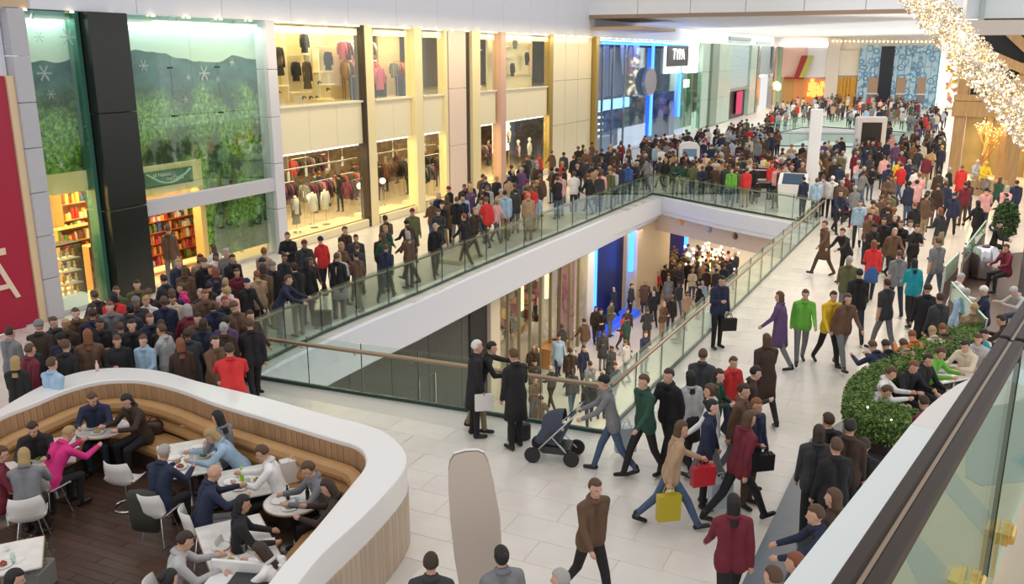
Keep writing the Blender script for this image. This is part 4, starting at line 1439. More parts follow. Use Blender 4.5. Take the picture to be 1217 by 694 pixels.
gc = thing('light_garland', 'glowing golden garland of small lights at the lower far shop', 'light', P(842, 320, -4.6), 0)
g = MB()
for k in range(120):
    a = rg.uniform(0, 6.28)
    r2 = rg.uniform(0, 1.1)
    g.ball((r2 * math.cos(a) * 1.5, r2 * math.sin(a) * .4, rg.uniform(-.4, 2.6) * (1 - r2 * .5)), .06, 5)
part('bulbs', g, WARML, gc)['kind'] = 'stuff'
part('pole', MB().tube([(0, 0, -1.0), (0, 0, 2.8)], .06, 8), GOLD, gc)
# rope barrier posts in the lower mall
for px, py, lb in ((682, 418, 'chrome queue post standing by the lower gold shop'), (640, 442, 'chrome queue post at left of the lower shop entrance')):
    r = thing('queue_post', lb, 'post', P(px, py, -5.6))
    part('base', MB().lathe([(.17, 0), (.17, .02), (.03, .05)], 14), CHROME, r)
    part('pole', MB().lathe([(.025, .04), (.025, .95), (.04, .97), (.02, 1.02)], 10), CHROME, r)


# ================================================================== CAFE (lower left)
def zip_wall(A, B, z0, z1):
    """solid between two open curves (plan), z0..z1"""
    n = min(len(A), len(B))
    return MB().loft([[(A[i][0], A[i][1], z0), (B[i][0], B[i][1], z0), (B[i][0], B[i][1], z1), (A[i][0], A[i][1], z1)] for i in range(n)])


def rs_n(path, n):
    d = [0]
    for a, b in zip(path, path[1:]):
        d.append(d[-1] + math.hypot(b[0] - a[0], b[1] - a[1]))
    out = []
    for k in range(n):
        t = d[-1] * k / (n - 1)
        i = max(j for j in range(len(d)) if d[j] <= t + 1e-9)
        i = min(i, len(path) - 2)
        f = (t - d[i]) / max(1e-9, d[i + 1] - d[i])
        out.append((path[i][0] + (path[i + 1][0] - path[i][0]) * f, path[i][1] + (path[i + 1][1] - path[i][1]) * f))
    return out


ri = thing('cafe_wall', 'low curved cafe wall with broad white rounded top and oak boards', 'wall', (c_in[0][0], c_in[0][1], 0))
ri['kind'] = 'structure'
o0 = c_in[0]
sh_ = lambda path: [(x - o0[0], y - o0[1]) for x, y in path]
A_, B_ = sh_(c_out), sh_(c_in)
n = len(A_)
tp_ = MB().loft([[(A_[i][0], A_[i][1], .84), (A_[i][0], A_[i][1], 1.23), (A_[i][0] * .98 + B_[i][0] * .02, A_[i][1] * .98 + B_[i][1] * .02, 1.25), (A_[i][0] * .03 + B_[i][0] * .97, A_[i][1] * .03 + B_[i][1] * .97, 1.25), (B_[i][0], B_[i][1], 1.235), (B_[i][0], B_[i][1], 1.17), (A_[i][0] * .2 + B_[i][0] * .8, A_[i][1] * .2 + B_[i][1] * .8, .9)] for i in range(n)])
part('white_top', tp_, CORIAN, ri)
# oak boards on both faces
Ao = rs_n([(a[0] * .96 + b[0] * .04, a[1] * .96 + b[1] * .04) for a, b in zip(A_, B_)], 130)
Bi = rs_n([(a[0] * .04 + b[0] * .96, a[1] * .04 + b[1] * .96) for a, b in zip(A_, B_)], 110)
for pth, z0, z1, m, sd, nm in ((Ao, 0, .85, WOODP, -1, 'outer_board'), (Bi, .7, 1.18, WOODW, 1, 'inner_board')):
    for a, b in zip(pth, pth[1:]):
        L = math.hypot(b[0] - a[0], b[1] - a[1])
        ang = math.atan2(b[1] - a[1], b[0] - a[0])
        part('oak_board', MB().bev(.003, L - .003, -.03, .03, z0, z1, .004), m, ri, (a[0], a[1], 0), ang)

wf = struct('floor.001', MB().prism([p for p in rs_n(c_in, 40)] + [(-3.6, 5), (-16, 5), (-16, 12)], -.01, .008), WOODF, 'dark oak plank floor of the cafe', cat='floor')
pm = MB().bev(-.80, .80, -.072, .072, 0, .014, .003).mesh('plank', WOODF)
k = 0
pang = math.radians(-24)
for i in range(-70, 40):
    for j in range(-10, 10):
        x = -6.2 + math.cos(pang) * (j * 1.61 + .5 * (i % 3)) - math.sin(pang) * i * .15
        y = 10.4 + math.sin(pang) * (j * 1.61 + .5 * (i % 3)) + math.cos(pang) * i * .15
        q = pix((x, y, 0))
        if -40 < q[0] < 440 and 480 < q[1] < 730 and inside((x, y), c_in + [(-3.6, 5), (-16, 5), (-16, 12)]) and all(math.hypot(x - a, y - b) > .85 for a, b in c_in[::2]):
            if k < 300:
                part('plank', pm, None, wf, (x, y, .008), pang)
            k += 1

# banquette along the inner curve
bq = thing('banquette', 'long curved tan leather banquette lining the inside of the cafe wall', 'bench', (o0[0], o0[1], 0))
base = rs_n(B_, 60)
inn = lambda d: offset(base, -d)      # into the cafe
s1, s2, s3 = inn(.06), inn(.22), inn(.74)
part('plinth', MB().loft([[(s1[i][0], s1[i][1], .0), (s3[i][0], s3[i][1], .0), (s3[i][0], s3[i][1], .28), (s1[i][0], s1[i][1], .28)] for i in range(60)]), DARKB, bq)
for k in range(0, 59, 4):
    e = min(59, k + 4)

    def rr(d, z, i, kk=k, ee=e):
        sh0 = inn(d)[i]
        return (sh0[0], sh0[1], z)
    rings = []
    for i in range(k, e + 1):
        rings.append([rr(.2, .29, i), rr(.72, .29, i), rr(.75, .38, i), rr(.72, .45, i), rr(.5, .47, i), rr(.2, .46, i)])
    part('seat_cushion', MB().loft(rings), LEATHER, bq, smooth=False)
    for z0 in (.47, .70):
        rings = [[rr(.06, z0, i), rr(.16, z0, i), rr(.235, z0 + .05, i), rr(.25, z0 + .11, i), rr(.22, z0 + .19, i), rr(.13, z0 + .225, i), rr(.06, z0 + .225, i)] for i in range(k, e + 1)]
        part('back_roll', MB().loft(rings), LEATHER, bq)


# chairs ----------------------------------------------------------------------------------------
def build_chair(label, loc, rz, kind='leg'):
    """white moulded shell chair; the sitter faces local -y"""
    r = thing('shell_chair', label, 'chair', loc, rz, 'white shell chairs of the cafe')
    prof = [(-.22, .435, .20), (-.20, .46, .215), (-.05, .45, .23), (.12, .44, .235), (.19, .47, .24), (.225, .56, .25), (.25, .70, .24), (.28, .84, .20)]
    nx = 9
    top, bot = [], []
    for y, z, w in prof:
        top.append([(w * (2 * i / (nx - 1) - 1), y - (.10 if z > .5 else .0) * abs(2 * i / (nx - 1) - 1) ** 2, z + (.07 if z < .5 else .0) * abs(2 * i / (nx - 1) - 1) ** 3) for i in range(nx)])
        bot.append([(x, y_ + (.018 if z > .5 else 0), z_ - (.018 if z <= .5 else .004)) for x, y_, z_ in top[-1]])
    rings = [t + b[::-1] for t, b in zip(top, bot)]
    part('shell', MB().loft(rings), SHELLM, r, smooth=True)
    if kind == 'leg':
        for sx in (-1, 1):
            for sy in (-1, 1):
                part('leg', MB().tube([(sx * .12, sy * .10, .44), (sx * .20, sy * .19, .01)], .013, 8, r1=.009), CHROME, r)
    else:
        part('leg', MB().tube([(0, .02, .44), (0, .02, .03)], .025, 10), CHROME, r)
        ring_ = [(.21 * math.cos(t * math.pi / 8), .02 + .21 * math.sin(t * math.pi / 8), .02) for t in range(17)]
        part('ring_base', MB().tube(ring_, .018, 8), CHROME, r, smooth=True)
    return r


def table(label, loc, rz, w=.7, l=.7, rnd=0, legs=1):
    r = thing('cafe_table', label, 'table', loc, rz)
    if rnd:
        part('tabletop', MB().lathe([(rnd - .02, .70), (rnd, .71), (rnd, .735), (rnd - .01, .74)], 28), MARBLE, r)
        part('edge_band', MB().lathe([(rnd + .001, .708), (rnd + .008, .712), (rnd + .008, .732), (rnd + .001, .736)], 28), mat('tan_edge', (.45, .30, .18), .4), r)
    else:
        part('tabletop', MB().bev(-w / 2, w / 2, -l / 2, l / 2, .705, .74, .01), MARBLE, r)
        for s_ in (-1, 1):
            part('edge_band', MB().box(s_ * w / 2 - .006, s_ * w / 2 + .006, -l / 2, l / 2, .708, .734), mat('tan_edge', (.45, .30, .18)), r)
    for k in range(legs):
        yy = 0 if legs == 1 else (-.3 + .6 * k) * l
        part('pedestal', MB().lathe([(.03, .03), (.03, .70), (.12, .705)], 12, (0, yy, 0)), STEEL, r)
        part('foot', MB().lathe([(.22, 0), (.22, .015), (.03, .035)], 20, (0, yy, 0)), STEEL, r)
    return r


def TT(px, py):
    return P(px, py, .74)[:2] + (0.008,)


TABS = []


def addtab(px, py, rz, label, **k):
    l = TT(px, py)
    TABS.append((l, label))
    return table(label, l, math.radians(rz), **k)


addtab(2, 566, 20, 'marble table cut by the left edge of the photo', w=.75, l=1.0)
addtab(59, 537, 25, 'rectangular marble table before the woman in magenta', w=.75, l=1.1)
addtab(122, 509, 0, 'round marble table under the couple on the bench', rnd=.42)
addtab(224, 544, 25, 'long marble table between the grey-haired man and the bench', w=.85, l=1.3)
addtab(290, 573, 25, 'rectangular marble table with a green bottle', w=.7, l=1.0)
addtab(348, 596, 0, 'round marble table below the couple with dark curly hair', rnd=.40)
addtab(284, 650, 28, 'large marble table with orange glass at the bottom of the cafe', w=.85, l=1.5, legs=2)
addtab(14, 662, 25, 'marble table in the bottom left corner', w=.7, l=.8)

CH = [(43, 588, 200, 'leg', 'white shell chair under the fair-haired person at far left'),
      (106, 560, 190, 'leg', 'white shell chair under the woman in magenta'),
      (150, 572, 165, 'ring', 'empty white chair on a chrome ring base by the coat'),
      (203, 583, 150, 'leg', 'white shell chair under the grey-haired man in navy'),
      (236, 612, 170, 'leg', 'white shell chair under the bald man in dark blue'),
      (283, 620, 200, 'leg', 'white shell chair under the person in black near round table'),
      (218, 680, 110, 'leg', 'white shell chair under the person in pale shirt at the bottom'),
      (320, 676, 290, 'leg', 'white shell chair under the woman in white at the bottom'),
      (8, 690, 20, 'leg', 'white shell chair in the bottom left corner')]
chairs = []
for px, py, rz, kd, lb in CH:
    chairs.append(build_chair(lb, P(px, py, .45)[:2] + (.022,), math.radians(rz), kd))
# coat thrown over the ring chair
cj = MB()
rings = []
for z, w, d in ((.25, .22, .04), (.5, .25, .06), (.75, .26, .08), (.86, .22, .07), (.89, .10, .03)):
    rings.append([(w * math.cos(2 * math.pi * k / 12) * (1 + .08 * math.sin(5 * k)), .0 + d * math.sin(2 * math.pi * k / 12), z) for k in range(12)])
cj.loft(rings)
single('coat', cj, mat('coat_olive', (.045, .045, .035), .8), 'dark olive coat hung over the back of a cafe chair', 'coat', P(172, 612, .5)[:2] + (.0,), math.radians(170), smooth=True)

# things on the tables
GL1 = glass('drink_glass', (.9, .95, .93), .06)
CUPW = mat('crockery_white', (.85, .84, .80), .15)
FOODS = [mat('food_%d' % i, c, .7) for i, c in enumerate([(.45, .16, .04), (.20, .28, .05), (.55, .38, .12), (.35, .07, .03)])]
TOPZ_T = .75
plate_me = MB().lathe([(.05, 0), (.115, .012), (.12, .018), (.10, .012), (.04, .006), (.001, .006)], 18).mesh('plate', CUPW, True)
glass_me = MB().lathe([(.028, 0), (.034, .12), (.031, .12), (.026, .01), (.001, .01)], 12).mesh('drinking_glass', GL1, True)
cup_me = MB().lathe([(.025, 0), (.042, .06), (.038, .06), (.022, .01), (.001, .01)], 12).tube([(.04, 0, .05), (.065, 0, .04), (.06, 0, .02), (.033, 0, .015)], .005, 5).mesh('cup', CUPW, True)
food_me = [None] * 4
for i in range(4):
    m1 = MB()
    for k in range(7):
        a = k * .9
        m1.ball((.035 * math.cos(a), .035 * math.sin(a), .018 + .006 * (k % 3)), .022, 6, sc_=(1.2, .9, .7))
    food_me[i] = m1.mesh('food', FOODS[i], True)
napk = MB().bev(-.05, .05, -.07, .07, 0, .006, .002).mesh('napkin', PAPER)
WH = {0: 'table at the left edge', 1: 'table of the woman in magenta', 2: 'round table of the bench couple', 3: 'long table by the grey-haired man', 4: 'table with the green bottle', 5: 'round table at the banquette end', 6: 'large table at the bottom', 7: 'table in the bottom left corner'}
rt_ = random.Random(5)
lay = {1: 5, 2: 3, 3: 4, 4: 3, 5: 2, 6: 3, 0: 3, 7: 1}
pos_words = ['nearest the camera', 'at the left side', 'at the right side', 'farthest from the camera', 'in the middle']


def put(me, name, label, cat, grp, x, y, z=.75, rz=0):
    o = bpy.data.objects.new(name, me)
    o.location = (x, y, z)
    o.rotation_euler = (0, 0, rz)
    link(o)
    return tag(o, label, cat, grp)


for ti, npl in lay.items():
    (tx, ty, tz), lb = TABS[ti]
    R = .26 if ti not in (3, 6) else .3
    spots = [(0, -.30), (-.22, -.02), (.22, .02), (0, .30), (0, 0)]
    for k in range(npl):
        dx, dy = spots[k]
        x, y = tx + dx * R / .3, ty + dy * R / .3 * (1.2 if ti in (1, 3, 6) else .8)
        put(plate_me, 'plate', 'white plate %s on the %s' % (pos_words[k], WH[ti]), 'plate', 'plates on the cafe tables', x, y)
        if k % 2 == 0:
            put(food_me[(ti + k) % 4], 'food', 'half-eaten food on the plate %s, %s' % (pos_words[k], WH[ti]), 'food', 'food on the cafe plates', x, y, .756)
        put(napk, 'napkin', 'white paper napkin beside the plate %s, %s' % (pos_words[k], WH[ti]), 'napkin', 'napkins on the cafe tables', x + .13, y + .12, .75, rt_.uniform(0, 3))
    put(glass_me, 'drinking_glass', 'clear drinking glass on the %s' % WH[ti], 'glass', 'glasses on the cafe tables', tx + .1, ty - .14)
    put(cup_me, 'cup', 'white cup on the %s' % WH[ti], 'cup', 'cups on the cafe tables', tx - .13, ty + .14, .75, rt_.uniform(0, 6))
tx, ty, tz = TABS[4][0]
single('bottle', MB().lathe([(.032, 0), (.034, .02), (.034, .13), (.014, .18), (.014, .24), (.017, .25)], 12), mat('bottle_green', (.30, .55, .03), .15, emit=.1), 'bright green bottle on the rectangular cafe table', 'bottle', (tx - .02, ty - .02, .75), smooth=True)
for dx, lb in ((.20, 'dark brown cola bottle right of the round table edge'), (-.08, 'dark bottle left on the round table at the banquette end')):
    x, y, _ = TABS[5][0]
    single('bottle', MB().lathe([(.03, 0), (.031, .12), (.013, .17), (.013, .22)], 12), mat('cola', (.03, .012, .008), .1), lb, 'bottle', (x + dx, y + .05, .75), smooth=True)
x, y, _ = TABS[5][0]
single('wallet', MB().bev(-.07, .07, -.05, .05, 0, .03, .01), BLACKP, 'black wallet lying on the round table at the banquette end', 'wallet', (x + .05, y - .18, .75))
x, y, _ = TABS[6][0]
single('drinking_glass', MB().lathe([(.03, 0), (.037, .13), (.001, .128)], 12), mat('orange_drink', (.85, .22, .02), .2), 'glass of bright orange drink on the large bottom table', 'glass', (x - .15, y - .35, .75), smooth=True)
single('menu', MB().bev(-.11, .11, -.15, .15, 0, .008, .002), mat('menu_orange', (.75, .35, .15), .5), 'orange and white menu lying on the large bottom table', 'menu', (x - .02, y - .02, .75), .6)
x, y, _ = TABS[3][0]
bg = MB()
for k in range(6):
    a = k * 1.05
    bg.ball((.09 * math.cos(a), .07 * math.sin(a), .12 + .05 * (k % 2)), .10, 7, sc_=(1, .8, 1.1))
single('plastic_bag', bg, PAPER, 'crumpled white plastic bag on the banquette near the long table', 'bag', P(228, 517, .5)[:2] + (.47,), smooth=True)
pb_ = single('paper_bag', MB().loft([[(-.15, -.07, 0), (.15, -.07, 0), (.15, .07, 0), (-.15, .07, 0)], [(-.16, -.08, .36), (.16, -.08, .36), (.16, .08, .36), (-.16, .08, .36)]]).tube([(-.07, -.08, .35), (0, -.09, .46), (.07, -.08, .35)], .006, 5), PAPER, 'white paper shopping bag standing on the banquette beside the couple', 'bag', P(347, 572, .47)[:2] + (.475,), .5)
hb_ = single('handbag', MB().loft([[(.2 * math.cos(t) * r_, .1 * math.sin(t) * r_, z) for t in [i * math.pi / 5 for i in range(10)]] for z, r_ in ((0, .8), (.06, 1), (.16, .95), (.22, .6))]).tube([(-.12, 0, .2), (0, 0, .33), (.12, 0, .2)], .012, 6), mat('bag_brown', (.06, .025, .018), .4), 'dark brown handbag on the banquette next to the brown jacket', 'bag', P(184, 513, .5)[:2] + (.47,), .3, smooth=True)
# small glass figure/salt bottle on the white top
q = P(116, 441, 1.25)
single('drinking_bottle', MB().lathe([(.03, 0), (.03, .12), (.012, .16), (.012, .2)], 10), mat('bottle_pink', (.78, .55, .48), .3), 'small pale bottle left standing on the white cafe wall top', 'bottle', (q[0], q[1], 1.252), smooth=True)
# waiter station at bottom
ws = thing('service_station', 'white waiter station with a dark screen at the bottom of the cafe', 'counter', P(292, 690, .9)[:2] + (.02,), math.radians(-8))
part('cabinet', MB().bev(-.45, .40, -.5, .1, 0, .9, .02), CORIAN, ws)
part('screen', MB().bev(-.15, .42, -.42, .08, .905, .94, .01), BLACKP, ws)
part('upstand', MB().bev(-.47, .42, .1, .15, .5, 1.05, .01), CORIAN, ws)
# potted plant in the bottom-left corner
pp = thing('potted_plant', 'low dark leafy plant in a planter at the bottom left corner', 'plant', P(34, 678, .3)[:2] + (.02,))
part('planter', MB().bev(-.25, .25, -.22, .22, 0, .35, .02), mat('planter_grey', (.25, .24, .22), .6), pp)
lf = MB()
for k in range(420):
    a, e_, r2 = rg.uniform(0, 6.28), rg.uniform(0, 1.3), rg.uniform(.1, .34)
    c = (r2 * math.cos(a) * math.cos(e_), r2 * math.sin(a) * math.cos(e_), .38 + r2 * math.sin(e_))
    s_ = .05
    a2 = rg.uniform(0, 6.28)
    lf.add([c, (c[0] + s_ * math.cos(a2), c[1] + s_ * math.sin(a2), c[2] + .02), (c[0] + s_ * math.cos(a2 + .9), c[1] + s_ * math.sin(a2 + .9), c[2] + .01)], [(0, 1, 2)])
part('leaves', lf, LEAFD, pp)['kind'] = 'stuff'

# ================================================================== BEIGE OVAL TOTEM
q0 = P(568, 750, 0)
tt = thing('totem', 'tall flat beige totem with rounded top standing on the concourse', 'totem', (q0[0], q0[1], 0), math.radians(5))
tt.scale = (1, 1, 1.2)
prof = []
for z, xl, xr in ((0, -.13, .25), (.4, -.19, .27), (.9, -.27, .29), (1.3, -.31, .27), (1.6, -.325, .21), (1.8, -.32, .16), (1.9, -.30, .13), (1.97, -.25, .09), (2.0, -.12, .02)):
    prof.append((z, xl, xr))
outl = [(xl, z) for z, xl, xr in prof] + [(xr, z) for z, xl, xr in prof[::-1]]
m1 = MB()
nn_ = len(outl)
tri = tessellate_polygon([[Vector((x, z, 0)) for x, z in outl]])
m1.add([(x, -.035, z) for x, z in outl] + [(x, .035, z) for x, z in outl], [tuple(t) for t in tri] + [tuple(i + nn_ for i in t[::-1]) for t in tri])
part('face', m1, mat('totem_beige', (.60, .50, .42), .35), tt)
k_ = len(outl)
cxm = sum(x for x, z in outl) / k_
eb = MB().add([(cxm + (x - cxm) * 1.02, y, z * 1.004) for y in (-.03, .03) for x, z in outl], [(i, (i + 1) % k_, k_ + (i + 1) % k_, k_ + i) for i in range(k_)])
part('edge_band', eb, mat('totem_edge', (.78, .74, .70), .3), tt)
part('base', MB().bev(-.25, .32, -.2, .2, 0, .03, .01), STEEL, tt)

# ================================================================== NEAR UPPER DECK, RAIL AND GLASS (right foreground)
ZD = 5.0
oe = [P2(931, 694, ZD), P2(1083, 504, ZD)]
ext0 = (oe[0][0] - (oe[1][0] - oe[0][0]) * 1.6, oe[0][1] - (oe[1][1] - oe[0][1]) * 1.6)
oc = [ext0] + oe + [P2(*p, ZD) for p in [(1100, 486), (1120, 469), (1138, 457), (1160, 447), (1190, 437), (1240, 432)]]
r0 = np.array(P(1018, 694, 6.05)[:2])
r1 = np.array(P(1200, 406, 6.05)[:2])
rd = (r1 - r0) / np.linalg.norm(r1 - r0)
gA = r0 - rd * 2.2
gB = r0 + rd * 4.2
dz = P2(1016, 694, ZD), P2(1170, 452, ZD)
ib0 = (dz[0][0] - (dz[1][0] - dz[0][0]) * 1.6, dz[0][1] - (dz[1][1] - dz[0][1]) * 1.6)
deckpoly = oc + [(9, 4), (9, -3), (-1.5, -3)]
deck = struct('floor.002', MB().prism(oc[:-1] + [P2(1250, 436, ZD), (9, 3.6), (9, -3), (-1.0, -3)], ZD - .75, ZD - .012), WHITE, 'upper deck floor at the camera with white curved edge', cat='floor')
band = MB().prism(oc[:5] + [dz[1], dz[0], ib0], ZD - .012, ZD - .001)
WC2 = mat('white_coping', (.80, .82, .82), .35)
part('white_coping', MB().prism([ext0, oe[0], oe[1], P2(1113, 511, ZD), dz[0], ib0], ZD - .012, ZD), WC2, deck)
part('white_coping', MB().prism([(a + .004, b + .004) for a, b in [oe[1]] + oc[3:-1]] + [P2(1225, 470, ZD), P2(1113, 511, ZD)], ZD - .012, ZD), mat('pink_coping', (.82, .76, .73), .35), deck)
DTILE = mat('deck_tile', (.58, .47, .34), .35, var=.08, scale=3)
dt = [ib0, dz[0], P2(1113, 511, ZD), P2(1225, 470, ZD), (9, 3.2), (9, -3), (-.8, -3)]
part('deck_paving', MB().prism(dt, ZD - .012, ZD - .002), DTILE, deck)
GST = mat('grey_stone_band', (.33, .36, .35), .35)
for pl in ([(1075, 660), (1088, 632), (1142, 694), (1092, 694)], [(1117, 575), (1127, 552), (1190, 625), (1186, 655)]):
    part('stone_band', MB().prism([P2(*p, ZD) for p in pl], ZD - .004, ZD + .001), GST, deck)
part('stone_band', MB().prism([P2(*p, ZD) for p in [(1148, 500), (1147, 566), (1166, 577), (1217, 572), (1260, 560), (1260, 470), (1170, 484)]], ZD - .004, ZD + .001), mat('teal_grey_inlay', (.22, .32, .33), .3), deck)  # teal patch laid in as a person's reflection in the glass
# top rail
rl = thing('handrail', 'broad dark bronze handrail with a grooved top crossing the right foreground', 'handrail', (float(gA[0]), float(gA[1]), ZD), math.atan2(rd[1], rd[0]))
Lr = float(np.linalg.norm(gB - gA))
jt = float(np.linalg.norm(np.array(P(1203, 402, 6.05)[:2]) - gA))
W2 = .032
for a, b in ((0, jt - .012), (jt + .012, Lr)):
    for s_ in (-1, 1):
        y0, y1 = (-W2, -.005) if s_ < 0 else (.005, W2)
        part('rail_bar', MB().bev(a, b, y0, y1, 1.015, 1.05, .004), DBRONZE, rl)
    part('groove', MB().box(a, b, -.006, .006, 1.01, 1.042), mat('groove_bronze', (.30, .22, .15), .2, .8), rl)
part('rail_joint', MB().bev(jt - .012, jt + .012, -.03, .03, .985, 1.04, .003), BLACKP, rl)
gl_ = thing('balustrade', 'large foreground glass panels clamped with brass fittings under the handrail', 'balustrade', (float(gA[0]), float(gA[1]), ZD), math.atan2(rd[1], rd[0]))
gq = Wp(1190, 560, tuple(gA), tuple(gB))
gj = float(np.linalg.norm(np.array(gq[:2]) - gA))
part('glass_panel', MB().box(.0, gj - .006, -.006, .006, .06, .99), TEALG, gl_)
part('glass_panel', MB().box(gj + .006, Lr, -.006, .006, .06, .99), TEALG, gl_)
part('panel_joint', MB().box(gj - .004, gj + .004, -.008, .008, .06, .99), GEDGE, gl_)
for px, py in ((1190, 632), (1150, 693)):
    q = Wp(px, py, tuple(gA), tuple(gB))
    u_ = float(np.linalg.norm(np.array(q[:2]) - gA))
    for s_ in (-1, 1):
        m1 = MB()
        m1.loft([[(u_ + rr_ * math.cos(2 * math.pi * k / 20), s_ * y, q[2] - ZD + rr_ * math.sin(2 * math.pi * k / 20)) for k in range(20)] for y, rr_ in ((.007, .046), (.026, .046), (.026, .036), (.036, .036), (.044, .030))])
        part('brass_clamp', m1, BRASS, gl_, smooth=False)
    part('clamp_arm', MB().box(u_ - .01, u_ + .01, .0, .05, .03, q[2] - ZD), BRASS, gl_)

# ================================================================== SPARKLING LIGHT CHAIN
def at(px, py, t):
    q = CAM + ray(px, py) * t
    return Vector([float(x) for x in q])


pa, pb2 = at(1040, -70, 8.5), at(1270, 205, 7.3)
lc = thing('light_chain', 'thick diagonal rope of thousands of sparkling fairy lights, top right', 'light', pa)
v = pb2 - pa
part('core', MB().tube([(0, 0, 0), v * .5, v], .012, 8), mat('cable_white', (.7, .7, .68), .5), lc)
t_ = v.normalized()
n1_ = t_.cross(Vector((0, 0, 1))).normalized()
n2_ = n1_.cross(t_)
for nm, m, cnt, r0_, r1_ in (('warm_bulbs', mat('bulb_warm', (1, .68, .30), .5, emit=1.1), 2400, .006, .011), ('white_bulbs', mat('bulb_white', (1, .95, .82), .5, emit=1.6), 1500, .006, .013), ('clear_beads', mat('bead_clear', (.72, .70, .66), .2), 4200, .007, .013), ('gold_beads', mat('bead_gold', (.55, .38, .20), .3, .3), 2600, .006, .012)):
    g = MB()
    for k in range(cnt):
        a = rg.uniform(0, 6.283)
        rr_ = .165 * math.sqrt(rg.uniform(.03, 1)) * (1 + .06 * math.sin(k))
        s_ = rg.uniform(0, 1)
        c = v * s_ + n1_ * (rr_ * math.cos(a)) + n2_ * (rr_ * math.sin(a))
        r2 = rg.uniform(r0_, r1_)
        g.add([(c.x + r2, c.y, c.z), (c.x, c.y + r2, c.z), (c.x - r2, c.y, c.z), (c.x, c.y - r2, c.z), (c.x, c.y, c.z + r2), (c.x, c.y, c.z - r2)], [(0, 1, 4), (1, 2, 4), (2, 3, 4), (3, 0, 4), (1, 0, 5), (2, 1, 5), (3, 2, 5), (0, 3, 5)])
    part(nm, g, m, lc)['kind'] = 'stuff'

# ================================================================== RIGHT: seating, hedge, screens, pillar, timber lodge
# slate bench plinth under the foreground ledge
sb = thing('stone_bench', 'long dark slate bench block running below the white ledge', 'bench', P(900, 694, 0))
so = P(900, 694, 0)
pl = [P2(*p) for p in [(868, 730), (962, 528), (1010, 500), (1075, 520), (1075, 760), (868, 760)]]
part('block', MB().prism([(x - so[0], y - so[1]) for x, y in pl[:4] + [P2(1130, 600), P2(1010, 760), P2(850, 760)]], .0, .10), SLATE, sb)
pl2 = [P2(*p, .42) for p in [(930, 694), (985, 560), (1010, 520), (1060, 520), (1060, 720), (915, 720)]]
part('seat', MB().prism([(x - so[0], y - so[1]) for x, y in pl2], .10, .42), DARK, sb)
# hedge planter
hout = smooth_path([P2(*p, 1.0) for p in [(1165, 381), (1124, 394), (1085, 409), (1046, 430), (1020, 444), (1008, 458), (1006, 474), (1018, 489), (1045, 501), (1080, 506)]], 3)
hin = smooth_path([P2(*p, 1.0) for p in [(1168, 397), (1131, 414), (1108, 424), (1085, 433), (1060, 444), (1046, 453), (1040, 464), (1048, 477), (1070, 484), (1092, 492)]], 3)
o1 = hout[0]
hp = thing('hedge_planter', 'curved low planter with clipped green hedge around the seating', 'planter', (o1[0], o1[1], 0))
so2 = lambda p: [(x - o1[0], y - o1[1]) for x, y in p]
ho, hi = so2(hout), so2(hin)
n = len(ho)
part('planter', MB().loft([[(ho[i][0], ho[i][1], 0), (ho[i][0], ho[i][1], .62), (hi[i][0], hi[i][1], .62), (hi[i][0], hi[i][1], 0)] for i in range(n)]), mat('planter_dark', (.035, .025, .025), .35), hp)
part('hedge_body', MB().loft([[(ho[i][0] * .9 + hi[i][0] * .1, ho[i][1] * .9 + hi[i][1] * .1, .6), (ho[i][0] * .93 + hi[i][0] * .07, ho[i][1] * .93 + hi[i][1] * .07, .95), (hi[i][0] * .93 + ho[i][0] * .07, hi[i][1] * .93 + ho[i][1] * .07, .95), (hi[i][0] * .9 + ho[i][0] * .1, hi[i][1] * .9 + ho[i][1] * .1, .6)] for i in range(n)]), LEAFD, hp)
lf = MB()
for k in range(15000):
    i = rg.uniform(0, n - 1.001)
    f = i - int(i)
    i = int(i)
    w = rg.uniform(-.05, 1.05)
    z = 1.0 + rg.uniform(-.07, .07)
    if rg.random() < .35:
        w = rg.choice((-.05, 1.05)) + rg.uniform(-.04, .04)
        z = rg.uniform(.62, 1.0)
    a = (ho[i][0] * (1 - f) + ho[i + 1][0] * f, ho[i][1] * (1 - f) + ho[i + 1][1] * f)
    b = (hi[i][0] * (1 - f) + hi[i + 1][0] * f, hi[i][1] * (1 - f) + hi[i + 1][1] * f)
    c = Vector((a[0] * (1 - w) + b[0] * w, a[1] * (1 - w) + b[1] * w, z))
    d1 = Vector((rg.gauss(0, 1), rg.gauss(0, 1), rg.gauss(0, 1))).normalized() * rg.uniform(.025, .05)
    d2 = Vector((rg.gauss(0, 1), rg.gauss(0, 1), rg.gauss(0, 1))).normalized() * rg.uniform(.012, .028)
    lf.add([c - d1, c + d2, c + d1, c - d2], [(0, 1, 2, 3)], LEAF if rg.random() < .6 else (mat('leaf_light', (.20, .30, .07), .6) if rg.random() < .5 else LEAFD))
part('leaves', lf, None, hp)['kind'] = 'stuff'
for px, py in ((1031, 486), (1059, 501)):
    q = P(px, py, 1.02)
    part('fairy_light', MB().ball((q[0] - o1[0], q[1] - o1[1], 1.05), .018, 8), WHITEL, hp)

